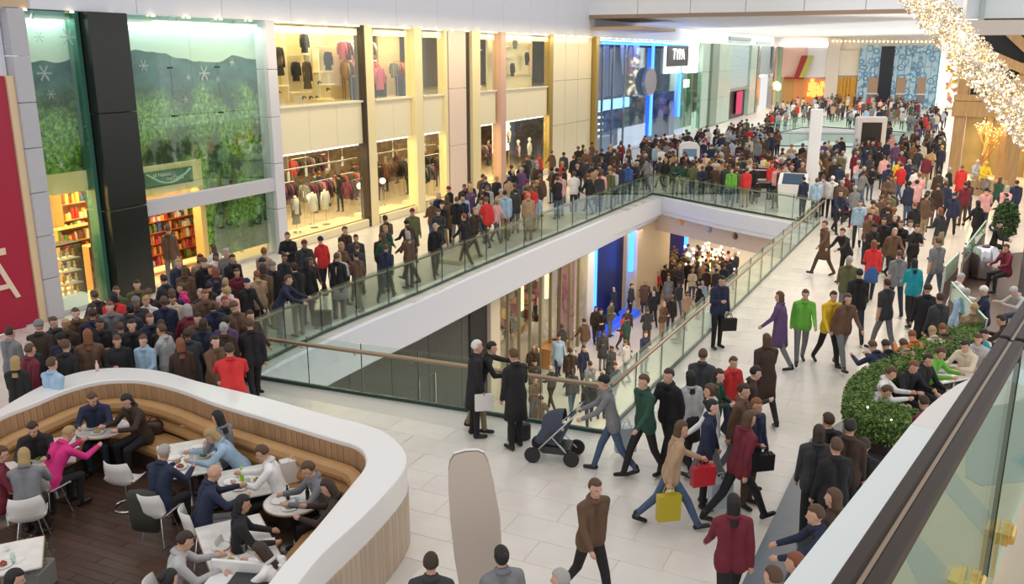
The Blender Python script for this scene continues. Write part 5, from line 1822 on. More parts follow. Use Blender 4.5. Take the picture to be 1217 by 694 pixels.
# enclosure of timber walls with pale glass screens on top
BRW = mat('enclosure_brown', (.09, .045, .03), .45)
PG = glass('pale_screen_glass', (.72, .88, .78), .22, spec=.5)
for nm, a, b, lb in (('a', (1124, 395), (1163, 447), 'timber screen wall with a pale glass top above the hedge end'),
                     ('b', (1116, 372), (1133, 352), 'short timber screen wall with a glass top behind the black coat'),
                     ('c', (1140, 345), (1166, 306), 'curved timber screen wall with glass top beside the silver pod')):
    A, B = P2(*a), P2(*b)
    r = thing('screen_wall', lb, 'screen', (A[0], A[1], 0))
    L = (B[0] - A[0], B[1] - A[1])
    part('timber_panel', MB().seg((0, 0), L, .08, 0, .85), BRW, r)
    part('glass_screen', MB().seg((0, 0), L, .025, .87, 1.28), PG, r)
    part('glass_rim', MB().seg((0, 0), L, .04, 1.28, 1.31), mat('rim_teal', (.35, .55, .48), .3), r)
    for t in (0, 1):
        part('post', MB().lathe([(.03, 0), (.03, 1.32)], 8, (L[0] * t, L[1] * t, 0)), STEEL, r)
df_ = struct('floor.003', MB().prism([P2(*p) for p in [(1140, 345), (1166, 305), (1215, 300), (1260, 330), (1260, 420), (1180, 400), (1135, 372)]], -.004, .012), mat('dark_decking', (.07, .045, .035), .4, var=.2), 'dark boarded floor of the seating enclosure', cat='floor')
pod = thing('silver_pod', 'shiny ribbed silver pod stool in the dark seating enclosure', 'stool', P(1167, 331, 0))
n = 32
rings = []
for z, r_ in ((0, .28), (.1, .36), (.35, .43), (.65, .44), (.9, .38), (1.0, .32), (1.02, .25), (.98, .16)):
    rings.append([(r_ * (1 + .06 * math.cos(8 * t)) * math.cos(t), r_ * (1 + .06 * math.cos(8 * t)) * math.sin(t), z) for t in [2 * math.pi * k / n for k in range(n)]])
part('ribbed_body', MB().loft(rings), mat('pod_silver', (.62, .62, .66), .22, .9), pod, smooth=True)
part('top_bow', MB().ball((0, 0, 1.03), .1, 10, sc_=(1.4, 1, .7)), mat('bow_purple', (.12, .08, .16), .5), pod, smooth=True)
# pillar at the right frame edge
q = P(1222, 350, 0)
plr = struct('pillar', MB().lathe([(.42, 0), (.42, 12)], 24), mat('pillar_grey', (.60, .62, .62), .4), 'pale grey round pillar at the right edge of the photo', None, (q[0] + .15, q[1], 0), smooth=True)


def tree(name, label, cat, loc, h, crown_r, trunk_h, m, nleaf, leaf=.1, flat=1.0):
    r = thing(name, label, cat, loc)
    part('trunk', MB().tube([(0, 0, 0), (.03, .02, trunk_h * .6), (0, 0, trunk_h + crown_r * .6)], .05, 8, r1=.02), BRW, r)
    g = MB()
    for k in range(nleaf):
        d = Vector((rg.gauss(0, 1), rg.gauss(0, 1), rg.gauss(0, 1))).normalized() * crown_r * rg.uniform(.55, 1.0) ** .6
        c = Vector((d.x, d.y, trunk_h + crown_r * flat + d.z * flat))
        d1 = Vector((rg.gauss(0, 1), rg.gauss(0, 1), rg.gauss(0, 1))).normalized() * leaf
        d2 = Vector((rg.gauss(0, 1), rg.gauss(0, 1), rg.gauss(0, 1))).normalized() * leaf * .6
        g.add([c - d1, c + d2, c + d1, c - d2], [(0, 1, 2, 3)])
    part('foliage', g, m, r)['kind'] = 'stuff'
    return r


tree('potted_bush', 'tall dark green bush behind the silver pod enclosure', 'bush', P(1190, 300, 0), 2, .42, .5, LEAFD, 1300, .08, 1.6)
tree('potted_bush', 'low sprawling dark bush left of the silver pod', 'bush', P(1166, 318, 0), 1, .6, .1, LEAFD, 900, .08, .5)

# timber lodge with the grotto
L0 = P(1131, 218, 0)
lg = thing('timber_lodge', 'open timber lodge with heavy posts and a dark roof at right', 'lodge', L0)
R1 = P(1204, 223, 0)
ex = (R1[0] - L0[0], R1[1] - L0[1])
LL = math.hypot(*ex)
la = math.atan2(ex[1], ex[0])
lg.rotation_euler = (0, 0, la)
TH_ = LL


def lz(py, px=1135):
    return Wp(px, py, (L0[0], L0[1]), (R1[0], R1[1]))[2]


bz0, bz1 = lz(138), lz(120)
for x in (0, LL * .93):
    part('post', MB().bev(x - .25, x + .28, -.25, .25, 0, bz1 + 2.0, .03), TIMBER, lg)
    part('post', MB().bev(x - .25, x + .28, 5.4, 5.9, 0, bz1 + 2.0, .03), TIMBER, lg)
part('beam', MB().bev(-.4, LL * 1.35, -.35, .25, bz0, bz1, .03), TIMBER, lg)
part('beam', MB().bev(-.4, LL * 1.35, -.30, .2, bz1 + .01, bz1 + .35, .03), TIMBER, lg)
part('beam', MB().bev(-.3, LL * 1.35, 5.4, 5.8, bz0, bz1, .03), TIMBER, lg)
part('back_wall', MB().box(-.2, LL * 1.4, 5.0, 5.1, 0, bz0), mat('lodge_olive', (.30, .22, .10), .7, var=.3, scale=1), lg)
part('dark_loft', MB().box(.3, LL * 1.4, .4, .5, bz1 + .3, bz1 + 4.5), mat('loft_black', (.012, .014, .018), .6), lg)
for k in range(4):
    part('wall_post', MB().bev(.9 + k * 1.1, 1.2 + k * 1.1, 4.7, 5.0, 0, bz0, .03), TIMBER, lg)
part('wall_post', MB().bev(LL * .64, LL * .72, 1.6, 2.0, 0, bz0, .03), TIMBER, lg)
part('wall_post', MB().bev(LL * .76, LL * .84, .8, 1.2, 0, bz0, .03), TIMBER, lg)


def beam2(p, q, w=.3, name='rafter'):
    A, B = Vector(p), Vector(q)
    d = (B - A).normalized()
    s_ = Vector((0, 1, 0)) * w * .5
    up_ = d.cross(Vector((0, 1, 0))).normalized() * w * .5
    part(name, MB().loft([[X + s_ + up_, X - s_ + up_, X - s_ - up_, X + s_ - up_] for X in (A, B)]), TIMBER, lg)


def LP(px, py):
    q = Wp(px, py, (L0[0], L0[1]), (R1[0], R1[1]))
    return ((q[0] - L0[0]) * math.cos(la) + (q[1] - L0[1]) * math.sin(la), q[2])


for (p, q) in (((1170, 62), (1240, 92)), ((1198, 36), (1240, 75)), ((1214, 90), (1212, 130))):
    a, b = LP(*p), LP(*q)
    beam2((a[0], -.1, a[1]), (b[0], -.1, b[1]), .45)
part('sill_light', MB().box(.5, LL * .9, 4.6, 4.7, bz0 - .25, bz0 - .1), WARMS, lg)
area('lodge_light', (L0[0] + math.cos(la) * LL * .5 - math.sin(la) * 2.4, L0[1] + math.sin(la) * LL * .5 + math.cos(la) * 2.4, bz0 - .3), 3, 3, 330, (1, .74, .32), (0, 0, la))
# glowing twig tree
tw = thing('twig_tree', 'bare twig tree covered in golden lights inside the lodge', 'tree', P(1163, 216, 0))
g, gb = MB(), MB()


def twig(p, d, L, r, lvl):
    q = p + d * L
    g.tube([p, (p + q) / 2 + Vector((rg.uniform(-.05, .05), rg.uniform(-.05, .05), 0)), q], r, 5, r1=r * .6)
    if rg.random() < .7:
        gb.ball(q, .022, 5)
    if lvl:
        for _ in range(3):
            nd_ = (d + Vector((rg.uniform(-.8, .8), rg.uniform(-.8, .8), rg.uniform(-.1, .5)))).normalized()
            twig(p + d * L * rg.uniform(.5, 1), nd_, L * .72, r * .6, lvl - 1)


twig(Vector((0, 0, 0)), Vector((0, 0, 1)), 1.5, .09, 4)
part('branches', g, mat('twig_gold', (.45, .24, .06), .6), tw)
part('bulbs', gb, WARML, tw)['kind'] = 'stuff'
# second bench boards seen just behind the rail: seat bench in the enclosure
bn_ = thing('slat_bench', 'brown slatted bench inside the seating enclosure at right', 'bench', P(1200, 420, 0), .9)
for k in range(5):
    part('slat', MB().bev(-.9, .9, -.3 + k * .12, -.2 + k * .12, .42, .46, .01), TIMBER if False else BRW, bn_)
for x in (-.75, .7):
    part('leg', MB().bev(x, x + .06, -.28, .28, 0, .42, .01), BLACKP, bn_)

# ================================================================== KIOSKS, STALL, THINGS ON THE CONCOURSE
k1 = thing('info_kiosk', 'white rounded kiosk with a blue-grey screen above the crowd', 'kiosk', P(817, 219, 0), math.radians(0))
k1.scale = (.9, .9, .84)
m1 = MB()
outl = [(-.55, 0), (-.6, 2.0), (-.58, 2.5), (-.42, 2.68), (0, 2.72), (.42, 2.66), (.58, 2.45), (.6, 2.0), (.55, 0)]
m1.loft([[(x, y, z) for x, z in outl] for y in (-.2, .2)])
part('body', m1, CORIAN, k1)
part('screen', MB().bev(-.42, .42, -.23, -.2, 1.45, 2.3, .01), mat('screen_blue', (.10, .17, .24), .2, emit=.5), k1)
part('screen_image', MB().box(-.4, .4, -.245, -.235, 1.5, 1.8), mat('screen_pale', (.5, .6, .7), .3, emit=.4), k1)
k2 = thing('info_kiosk', 'white angled touch-screen desk near the corner of the void', 'kiosk', P(940, 252, 0), math.radians(-25))
part('body', MB().loft([[(-.5, -.35, 0), (.5, -.35, 0), (.5, .3, 0), (-.5, .3, 0)], [(-.62, -.3, 1.25), (.62, -.3, 1.25), (.62, .35, 1.3), (-.62, .35, 1.3)], [(-.6, .1, 1.72), (.6, .1, 1.72), (.6, .35, 1.7), (-.6, .35, 1.7)]]), CORIAN, k2)
part('screen', MB().add([(-.45, -.30, 1.30), (.45, -.30, 1.30), (.45, .09, 1.71), (-.45, .09, 1.71), (-.45, -.27, 1.26), (.45, -.27, 1.26), (.45, .12, 1.68), (-.45, .12, 1.68)], [(0, 1, 2, 3), (7, 6, 5, 4), (0, 4, 5, 1), (1, 5, 6, 2), (2, 6, 7, 3), (3, 7, 4, 0)]), mat('screen_navy', (.03, .06, .10), .2, emit=.2), k2)
k3 = thing('totem', 'white frame totem with a black screen beside the far void', 'totem', P(1030, 198, 0), 0)
part('frame', MB().bev(-.95, .95, -.2, .2, 0, 3.1, .08), CORIAN, k3)
part('screen', MB().bev(-.62, .62, -.24, -.2, .8, 2.75, .02), BLACKP, k3)
wc_ = struct('pillar.001', MB().bev(-.28, .28, -.28, .28, 0, 4.3, .02), WHITE, 'slim white square column standing among the crowd', None, P(962, 236, 0)[:2] + (0,), -.3, cat='pillar')
stl = thing('market_stall', 'dark brown market stall with goods laid out on its counter', 'stall', P(905, 222, 0), math.radians(-12))
part('counter', MB().bev(-3.2, 3.0, -.6, .6, 0, 1.05, .03), mat('stall_brown', (.055, .025, .018), .5), stl)
part('top', MB().bev(-3.3, 3.1, -.7, .7, 1.05, 1.12, .02), mat('stall_top', (.40, .26, .14), .5), stl)
g = MB()
for k in range(60):
    x = rg.uniform(-3.0, 2.8)
    y = rg.uniform(-.5, .5)
    g.bev(x, x + rg.uniform(.12, .35), y, y + .2, 1.12, 1.12 + rg.uniform(.08, .35), .01, rg.choice(GOODS))
part('merchandise', g, None, stl)['kind'] = 'stuff'
st2 = thing('display_stand', 'low display stand with a thin white frame before the stall', 'stand', P(893, 236, 0), math.radians(-12))
part('frame', MB().tube([(-.9, 0, 0), (-.9, 0, 1.4), (.9, 0, 1.4), (.9, 0, 0)], .03, 6), WHITE, st2)
part('tray', MB().bev(-.85, .85, -.3, .3, .8, .95, .02), mat('tray_grey', (.25, .24, .26), .4), st2)
# chest planter boxes on the walkway (stone block by the railing)
st3 = single('floor_plinth', MB().bev(-.9, .9, -.45, .45, 0, .16, .02), mat('plinth_tan', (.62, .52, .36), .5), 'low tan floor plinth on the walkway beside the railing', 'plinth', P(548, 308, 0), FANG)

# pushchairs --------------------------------------------------------------------------------------
def pushchair(label, loc, rz, cm, s_=1.0):
    r = thing('pushchair', label, 'pushchair', loc, rz)
    for sx in (-.26, .26):
        for y in (-.38, .30):
            w = MB()
            w.loft([[(sx + xx, y + rr_ * math.cos(t * math.pi / 8), .14 + rr_ * math.sin(t * math.pi / 8)) for t in range(16)] for xx, rr_ in ((-.02, .11), (-.02, .14), (.02, .14), (.02, .11))])
            part('wheel', w, RUBBER, r)
    for sx in (-.24, .24):
        part('frame', MB().tube([(sx, -.38, .14), (sx, -.1, .45), (sx, .42, 1.02)], .014, 6), STEEL, r)
        part('frame', MB().tube([(sx, .30, .14), (sx, -.05, .5)], .014, 6), STEEL, r)
    part('handle', MB().tube([(-.24, .42, 1.02), (.24, .42, 1.02)], .02, 8), RUBBER, r)
    part('seat', MB().loft([[(-.22, -.35, .42), (.22, -.35, .42), (.22, -.33, .36), (-.22, -.33, .36)], [(-.22, .05, .42), (.22, .05, .42), (.22, .08, .34), (-.22, .08, .34)], [(-.22, .25, .85), (.22, .25, .85), (.22, .30, .83), (-.22, .30, .83)]]), cm, r)
    hd_ = MB()
    hd_.loft([[(.25 * math.cos(a) * 1.0, .12 - .42 * math.sin(b_), .62 + .32 * math.sin(a) * math.cos(b_)) for a in [i * math.pi / 8 for i in range(9)]] for b_ in (0, .35, .7, 1.0)], closed=False)
    part('hood', hd_, cm, r, smooth=True)
    part('basket', MB().bev(-.2, .2, -.25, .25, .16, .30, .02), DARK, r)
    return r


pushchair('black and grey pushchair wheeled leftwards by the near balustrade', P(662, 545, 0), math.radians(-105), mat('fabric_slate', (.05, .06, .09), .8))
pushchair('dark pushchair beside the family with white bags', P(1003, 262, 0), math.radians(10), mat('fabric_plum', (.08, .02, .04), .8))
pushchair('grey pushchair caught among the far walkway crowd', P(1047, 214, 0), math.radians(40), mat('fabric_grey', (.12, .12, .13), .8))
# bags held or standing
def bag(label, loc, m, w=.34, d=.13, h=.36, rz=0, name='shopping_bag', m2=None):
    r = thing(name, label, 'bag', loc, rz)
    part('bag_body', MB().loft([[(-w / 2, -d / 2, 0), (w / 2, -d / 2, 0), (w / 2, d / 2, 0), (-w / 2, d / 2, 0)], [(-w / 2 * 1.02, -d / 2, h), (w / 2 * 1.02, -d / 2, h), (w / 2 * 1.02, d / 2, h), (-w / 2 * 1.02, d / 2, h)]]), m, r)
    for s_ in (-1, 1):
        part('handle', MB().tube([(-w * .22, s_ * d / 2, h), (-w * .12, s_ * d / 3, h + .13), (w * .12, s_ * d / 3, h + .13), (w * .22, s_ * d / 2, h)], .008, 5), m2 or m, r)
    return r


BAGM = lambda n, c: mat('bag_' + n, c, .45)


# ================================================================== PEOPLE
V = Vector
SKINS = [mat('skin_%d' % i, c, .55) for i, c in enumerate([(.62, .36, .25), (.50, .28, .18), (.30, .15, .09), (.70, .44, .33)])]
HAIRM = {n: mat('hair_' + n, c, .6) for n, c in (('black', (.012, .010, .010)), ('dark brown', (.04, .02, .012)), ('brown', (.10, .05, .025)), ('fair', (.42, .28, .12)), ('grey', (.38, .36, .34)), ('white', (.72, .70, .66)), ('auburn', (.22, .07, .03)))}
TOPC = {n: mat('top_' + n, c, .8, var=.22, scale=5, bump=.55) for n, c in (('black', (.014, .013, .015)), ('charcoal', (.04, .04, .045)), ('navy', (.018, .025, .06)), ('dark brown', (.05, .028, .018)), ('brown', (.13, .07, .04)), ('tan', (.42, .28, .17)), ('grey', (.20, .20, .21)), ('pale grey', (.46, .45, .45)), ('white', (.78, .76, .74)), ('cream', (.66, .56, .42)), ('olive', (.12, .12, .05)), ('maroon', (.16, .015, .03)), ('red', (.62, .03, .03)), ('magenta', (.70, .03, .22)), ('pink', (.72, .38, .36)), ('teal', (.01, .30, .36)), ('light blue', (.34, .48, .62)), ('blue', (.04, .12, .36)), ('purple', (.12, .06, .16)), ('orange', (.70, .20, .04)), ('yellow', (.80, .52, .02)), ('bright green', (.14, .42, .05)), ('dark green', (.02, .07, .045)))}
BOTC = {n: mat('legs_' + n, c, .8, var=.2, scale=6, bump=.5) for n, c in (('black', (.014, .013, .014)), ('navy', (.02, .028, .055)), ('blue jean', (.06, .10, .18)), ('grey', (.17, .17, .18)), ('khaki', (.30, .22, .13)), ('brown', (.08, .05, .035)))}
SHOEM = {n: mat('shoe_' + n, c, .4) for n, c in (('black', (.012, .012, .012)), ('brown', (.06, .03, .015)), ('white', (.6, .6, .6)))}
EYEM = mat('eye_dark', (.015, .01, .01), .3)
LIPM = mat('lip', (.35, .10, .09), .5)


def rot_f(a, L, out=0):
    """direction hanging down, swung forward (local -y) by a degrees, outward x by out degrees"""
    a, out = math.radians(a), math.radians(out)
    return V((math.sin(out) * L, -math.sin(a) * L * math.cos(out), -math.cos(a) * L * math.cos(out)))


def skeleton(p):
    """p: lean, head, legs [(hip, knee) x2], arms [(swing, out, elbow, inward) x2], wide, skirt, coat"""
    lean = math.radians(p.get('lean', 3))
    u = V((0, -math.sin(lean), math.cos(lean)))
    f = V((0, -math.cos(lean), -math.sin(lean)))
    k = p.get('wide', 1.0)
    pel = V((0, 0, 0))
    S = pel + u * .50
    nk = pel + u * .56
    ha = lean * .5 + math.radians(p.get('head', 5))
    hu = V((0, -math.sin(ha), math.cos(ha)))
    hc = nk + hu * .135 + V((0, -.01, 0))
    C = []      # capsules: a, b, ra, rb, label

    def cap(a, b, ra, rb, l):
        C.append((V(a), V(b), ra, rb, l))
    for s in (-1, 1):
        x = V((s * .075 * k, 0, 0))
        cap(pel + x * 1.15, pel + x + u * .22, .115 * k, .098 * k, 'top')
        cap(pel + x + u * .22, pel + x * 1.25 + u * .40, .098 * k, .108 * k, 'top')
        cap(pel + x * 1.2 - u * .07, pel + x * 1.2 + u * .03, .122 * k, .122 * k, 'top')
        cap(S + V((s * .15 * k, 0, 0)) - u * .03, S + V((s * .02, 0, 0)) + u * .01, .072, .075, 'top')
    cap(S + u * .0, nk + u * .01, .075, .058, 'top')
    cap(nk - u * .01, hc - hu * .05, .052, .05, 'skin')
    hips = {}
    foot = {}
    minz = 0
    for s, (hp_, kn) in zip((-1, 1), p.get('legs', [(0, 0), (0, 0)])):
        h0 = pel + V((s * .09, 0, -.06))
        kk = h0 + rot_f(hp_, .43, s * p.get('splay', 2))
        an = kk + rot_f(hp_ - kn, .41)
        cap(h0, kk, .088 * k, .066, 'leg')
        cap(kk, an, .066, .050, 'leg')
        pitch = 0 if abs(hp_ - kn) < 18 else (hp_ - kn) * .6
        ft = V((s * .02, -math.cos(math.radians(pitch)) * .16, math.sin(math.radians(pitch)) * .16))
        cap(an + V((0, .03, -.045)), an + V((0, 0, -.045)) + ft, .042, .036, 'shoe')
        cap(an + V((0, .02, -.04)), an + V((0, 0, .03)), .045, .046, 'shoe')
        foot[s] = an
        minz = min(minz, an.z - .085, an.z - .045 + ft.z - .036)
    if p.get('skirt'):
        for s in (-1, 1):
            h0 = pel + V((s * .08, 0, -.02))
            cap(h0, h0 + V((0, 0, -.42)) + V((s * .03, 0, 0)), .11, .15, 'leg')
    hands = []
    for s, (sw, out, el, inw) in zip((-1, 1), p.get('arms', [(5, 8, 15, 0), (5, 8, 15, 0)])):
        s0 = S + V((s * .185 * k, 0, 0)) - u * .03
        e0 = s0 + rot_f(sw, .28, s * out)
        ee = e0 + rot_f(sw + el, .25, -s * inw + s * out * .5)
        cap(s0, e0, .062, .052, 'top')
        cap(e0, ee, .052, .040, 'sleeve')
        d = (ee - e0).normalized()
        side = V((s, 0, 0)).cross(d).normalized() if abs(d.x) < .9 else V((0, 1, 0))
        palm = ee + d * .045
        cap(ee, palm + d * .03, .030, .036, 'skin')
        curl = p.get('curl', .5)
        acr = d.cross(side).normalized()
        if acr.length < .1:
            acr = V((1, 0, 0))
        nrm = d.cross(acr).normalized() * (-1)
        for j in range(4):
            off = side * ((j - 1.5) * .019)
            b0 = palm + off + d * .03
            L = (.034, .040, .037, .028)[j]
            b1 = b0 + d * L * (1 - curl * .2) + V((-s, 0, 0)) * L * curl * .4
            b2 = b1 + d * L * (1 - curl) * .8 + V((-s, 0, 0)) * L * curl
            cap(b0, b1, .0098, .009, 'skin')
            cap(b1, b2, .009, .008, 'skin')
        t0 = palm - side * .028
        cap(t0, t0 + d * .035 - side * .022, .012, .010, 'skin')
        hands.append(palm + d * .03)
    up = -minz
    M = Matrix.Translation((0, 0, up))
    hR = V((1, 0, 0))
    # head frame
    yaw = p.get('yaw', 0)
    fwd = hu.cross(V((1, 0, 0)))
    Hm = Matrix(((1, 0, hu.x, hc.x), (0, -fwd.y if False else math.cos(ha), hu.y, hc.y), (0, math.sin(ha), hu.z, hc.z + up), (0, 0, 0, 1)))
    Hm = Hm @ Matrix.Rotation(math.radians(yaw), 4, 'Z')
    C = [(a + V((0, 0, up)), b + V((0, 0, up)), ra, rb, l) for a, b, ra, rb, l in C]
    hands = [h + V((0, 0, up)) for h in hands]
    return C, Hm, hands, pel.z + up


def capsule(mb, a, b, ra, rb, n=10):
    d = b - a
    L = d.length
    if L < 1e-5:
        d = V((0, 0, 1))
        L = 1e-5
    d.normalize()
    x = d.orthogonal().normalized()
    y = d.cross(x)
    rings = []
    for t in (-90, -60, -30, 0):
        r = max(.0005, ra * math.cos(math.radians(t)))
        c = a + d * (ra * math.sin(math.radians(t)))
        rings.append([c + x * (r * math.cos(2 * math.pi * k / n)) + y * (r * math.sin(2 * math.pi * k / n)) for k in range(n)])
    for t in (0, 30, 60, 90):
        r = max(.0005, rb * math.cos(math.radians(t)))
        c = b + d * (rb * math.sin(math.radians(t)))
        rings.append([c + x * (r * math.cos(2 * math.pi * k / n)) + y * (r * math.sin(2 * math.pi * k / n)) for k in range(n)])
    mb.loft(rings)


def ellipsoid(mb, M, c, r, n=14):
    rings = []
    for i in range(9):
        t = math.pi * i / 8
        rr = max(.01, math.sin(t))
        rings.append([M @ V((c[0] + r[0] * rr * math.cos(2 * math.pi * k / n), c[1] + r[1] * rr * math.sin(2 * math.pi * k / n), c[2] - r[2] * math.cos(t))) for k in range(n)])
    mb.loft(rings)


def body_mesh(p, voxel, name='body'):
    C, Hm, hands, pz = skeleton(p)
    mb = MB()
    for a, b, ra, rb, l in C:
        if voxel > .03 and ra < .02:
            continue
        capsule(mb, a, b, ra, rb)
    ellipsoid(mb, Hm, (0, .012, .015), (.074, .092, .100))
    ellipsoid(mb, Hm, (0, -.030, -.045), (.056, .058, .068))
    if voxel < .03:
        capsule(mb, Hm @ V((0, -.080, .012)), Hm @ V((0, -.100, -.018)), .010, .015)
        for s in (-1, 1):
            ellipsoid(mb, Hm, (s * .076, .010, .0), (.010, .018, .030), 8)
            capsule(mb, Hm @ V((s * .018, -.076, .026)), Hm @ V((s * .045, -.066, .026)), .010, .008)   # brows
        capsule(mb, Hm @ V((-.018, -.082, -.055)), Hm @ V((.018, -.082, -.055)), .008, .008)
        capsule(mb, Hm @ V((0, -.070, -.095)), Hm @ V((0, -.074, -.09)), .018, .018)
    me = mb.mesh('tmp', SKINS[0])
    o = bpy.data.objects.new('tmp', me)
    COL.objects.link(o)
    r = o.modifiers.new('r', 'REMESH')
    r.mode = 'VOXEL'
    r.voxel_size = voxel
    r.use_smooth_shade = True
    s_ = o.modifiers.new('s', 'SMOOTH')
    s_.iterations = 3 if voxel < .03 else 1
    s_.factor = .45
    if voxel > .03:
        dd = o.modifiers.new('d', 'DECIMATE')
        dd.ratio = .5
    dg = bpy.context.evaluated_depsgraph_get()
    out = bpy.data.meshes.new_from_object(o.evaluated_get(dg))
    bpy.data.objects.remove(o)
    out.name = name
    # material by nearest limb
    nf = len(out.polygons)
    cs = np.empty(nf * 3)
    out.polygons.foreach_get('center', cs)
    cs = cs.reshape(-1, 3)
    best = np.full(nf, 1e9)
    idx = np.zeros(nf, int)
    code = {'skin': 0, 'top': 1, 'sleeve': 0 if p.get('bare') else 1, 'leg': 2, 'shoe': 3}
    CC = [(a, b, ra, rb, code[l]) for a, b, ra, rb, l in C]
    h0, h1 = Hm @ V((0, 0, -.07)), Hm @ V((0, .01, .03))
    CC.append((h0, h1, .075, .095, 0))
    for a, b, ra, rb, l in CC:
        a_, b_ = np.array(a), np.array(b)
        d = b_ - a_
        L2 = max(1e-8, d @ d)
        t = np.clip(((cs - a_) @ d) / L2, 0, 1)
        dist = np.linalg.norm(cs - a_ - t[:, None] * d, axis=1) - (ra + (rb - ra) * t) + (.004 if l == 0 else 0)
        m = dist < best
        best[m] = dist[m]
        idx[m] = l
    out.materials.clear()
    for m in (SKINS[0], TOPC['black'], BOTC['black'], SHOEM['black']):
        out.materials.append(m)
    out.polygons.foreach_set('material_index', idx.astype(np.int32))
    out.polygons.foreach_set('use_smooth', [True] * nf)
    out.update()
    return out, Hm, hands, pz


def hair_mesh(kind):
    mb = MB()
    n, k = 18, 12
    rings = []
    rx, ry, rz = {'hat': (.092, .108, .118)}.get(kind, (.084, .103, .112))
    for i in range(k + 1):
        t = math.pi * i / k
        row = []
        for j in range(n):
            a = 2 * math.pi * j / n
            x, y, z = rx * max(.01, math.sin(t)) * math.cos(a), .014 + ry * max(.01, math.sin(t)) * math.sin(a), .022 + rz * math.cos(t)
            front = y < -.012
            lim = {'hat': .035, 'long': .062, 'short': .062, 'bob': .055, 'bun': .062}[kind]
            if front and z < lim:
                x, y, z = x * .6, y * .55 + .01, z * .8          # tucked inside the skull: the face stays clear
            elif z < -.02 and kind == 'short':
                x, y, z = x * .80, y * .86, max(z, -.05)
            elif kind in ('long', 'bob') and z < 0 and y > -.012:
                dz_ = {'long': 2.9, 'bob': 1.5}[kind]
                z = z * dz_
                w = (1.0 if z > -.12 else .9)
                x, y = rx * math.cos(a) * w * .98, .02 + ry * max(-.1, math.sin(a)) * w * .85
            elif kind == 'hat' and z < -.0:
                x, y, z = x * .8, y * .8, max(z, -.015)
            row.append((x, y, z))
        rings.append(row)
    mb.loft(rings)
    if kind == 'bun':
        mb.ball((0, .12, .05), .042, 10)
    me = mb.mesh('hair', HAIRM['black'], True)
    return me


HAIR = {k: hair_mesh(k) for k in ('short', 'long', 'bob', 'bun', 'hat')}
em = MB()
for s in (-1, 1):
    em.ball((s * .030, -.074, .012), .0095, 8, sc_=(1.3, .7, .8))
EYES = em.mesh('eyes', EYEM, True)
MOUTH = MB().ball((0, -.091, -.055), .014, 8, sc_=(1.5, .5, .35)).mesh('mouth', LIPM, True)


def coat_mesh(p, long_=True):
    lean = math.radians(p.get('lean', 3))
    C, Hm, hands, pz = skeleton(p)
    u = V((0, -math.sin(lean), math.cos(lean)))
    base = V((0, 0, pz))
    mb = MB()
    n = 18
    rings = []
    lv = [(-.42 if long_ else -.16, .225, .19, 0), (-.2 if long_ else -.10, .205, .165, .3), (-.02, .195, .15, 1), (.2, .175, .132, 1), (.38, .195, .135, 1), (.47, .175, .115, 1), (.50, .11, .085, 1)]
    for t, rx, ry, k in lv:
        c = base + (u * t if t > 0 else V((0, 0, t)))
        rings.append([c + V((rx * math.cos(2 * math.pi * j / n), ry * math.sin(2 * math.pi * j / n) * (1 + .05 * math.cos(6 * math.pi * j / n * 2)), 0)) for j in range(n)])
    inner = [[V((q.x * .9, q.y * .9 + .0, q.z + .01)) for q in rings[0]]]
    mb.loft(inner + rings, caps=False)
    return mb.mesh('coat', TOPC['black'], True)


def skirt_mesh(p):
    C, Hm, hands, pz = skeleton(p)
    n = 16
    rings = []
    for z, rx, ry in ((-.38, .19, .155), (-.378, .20, .165), (-.18, .19, .16), (.0, .172, .145), (.06, .15, .13)):
        rings.append([(rx * math.cos(2 * math.pi * j / n), ry * math.sin(2 * math.pi * j / n), pz + z) for j in range(n)])
    return MB().loft(rings).mesh('skirt', BOTC['black'], True)


SCARF = MB().loft([[(r_ * math.cos(2 * math.pi * j / 14), -.0 + r_ * 1.05 * math.sin(2 * math.pi * j / 14), z) for j in range(14)] for z, r_ in ((-.035, .065), (-.04, .10), (0, .105), (.03, .085), (.03, .06))]).mesh('scarf', TOPC['red'], True)

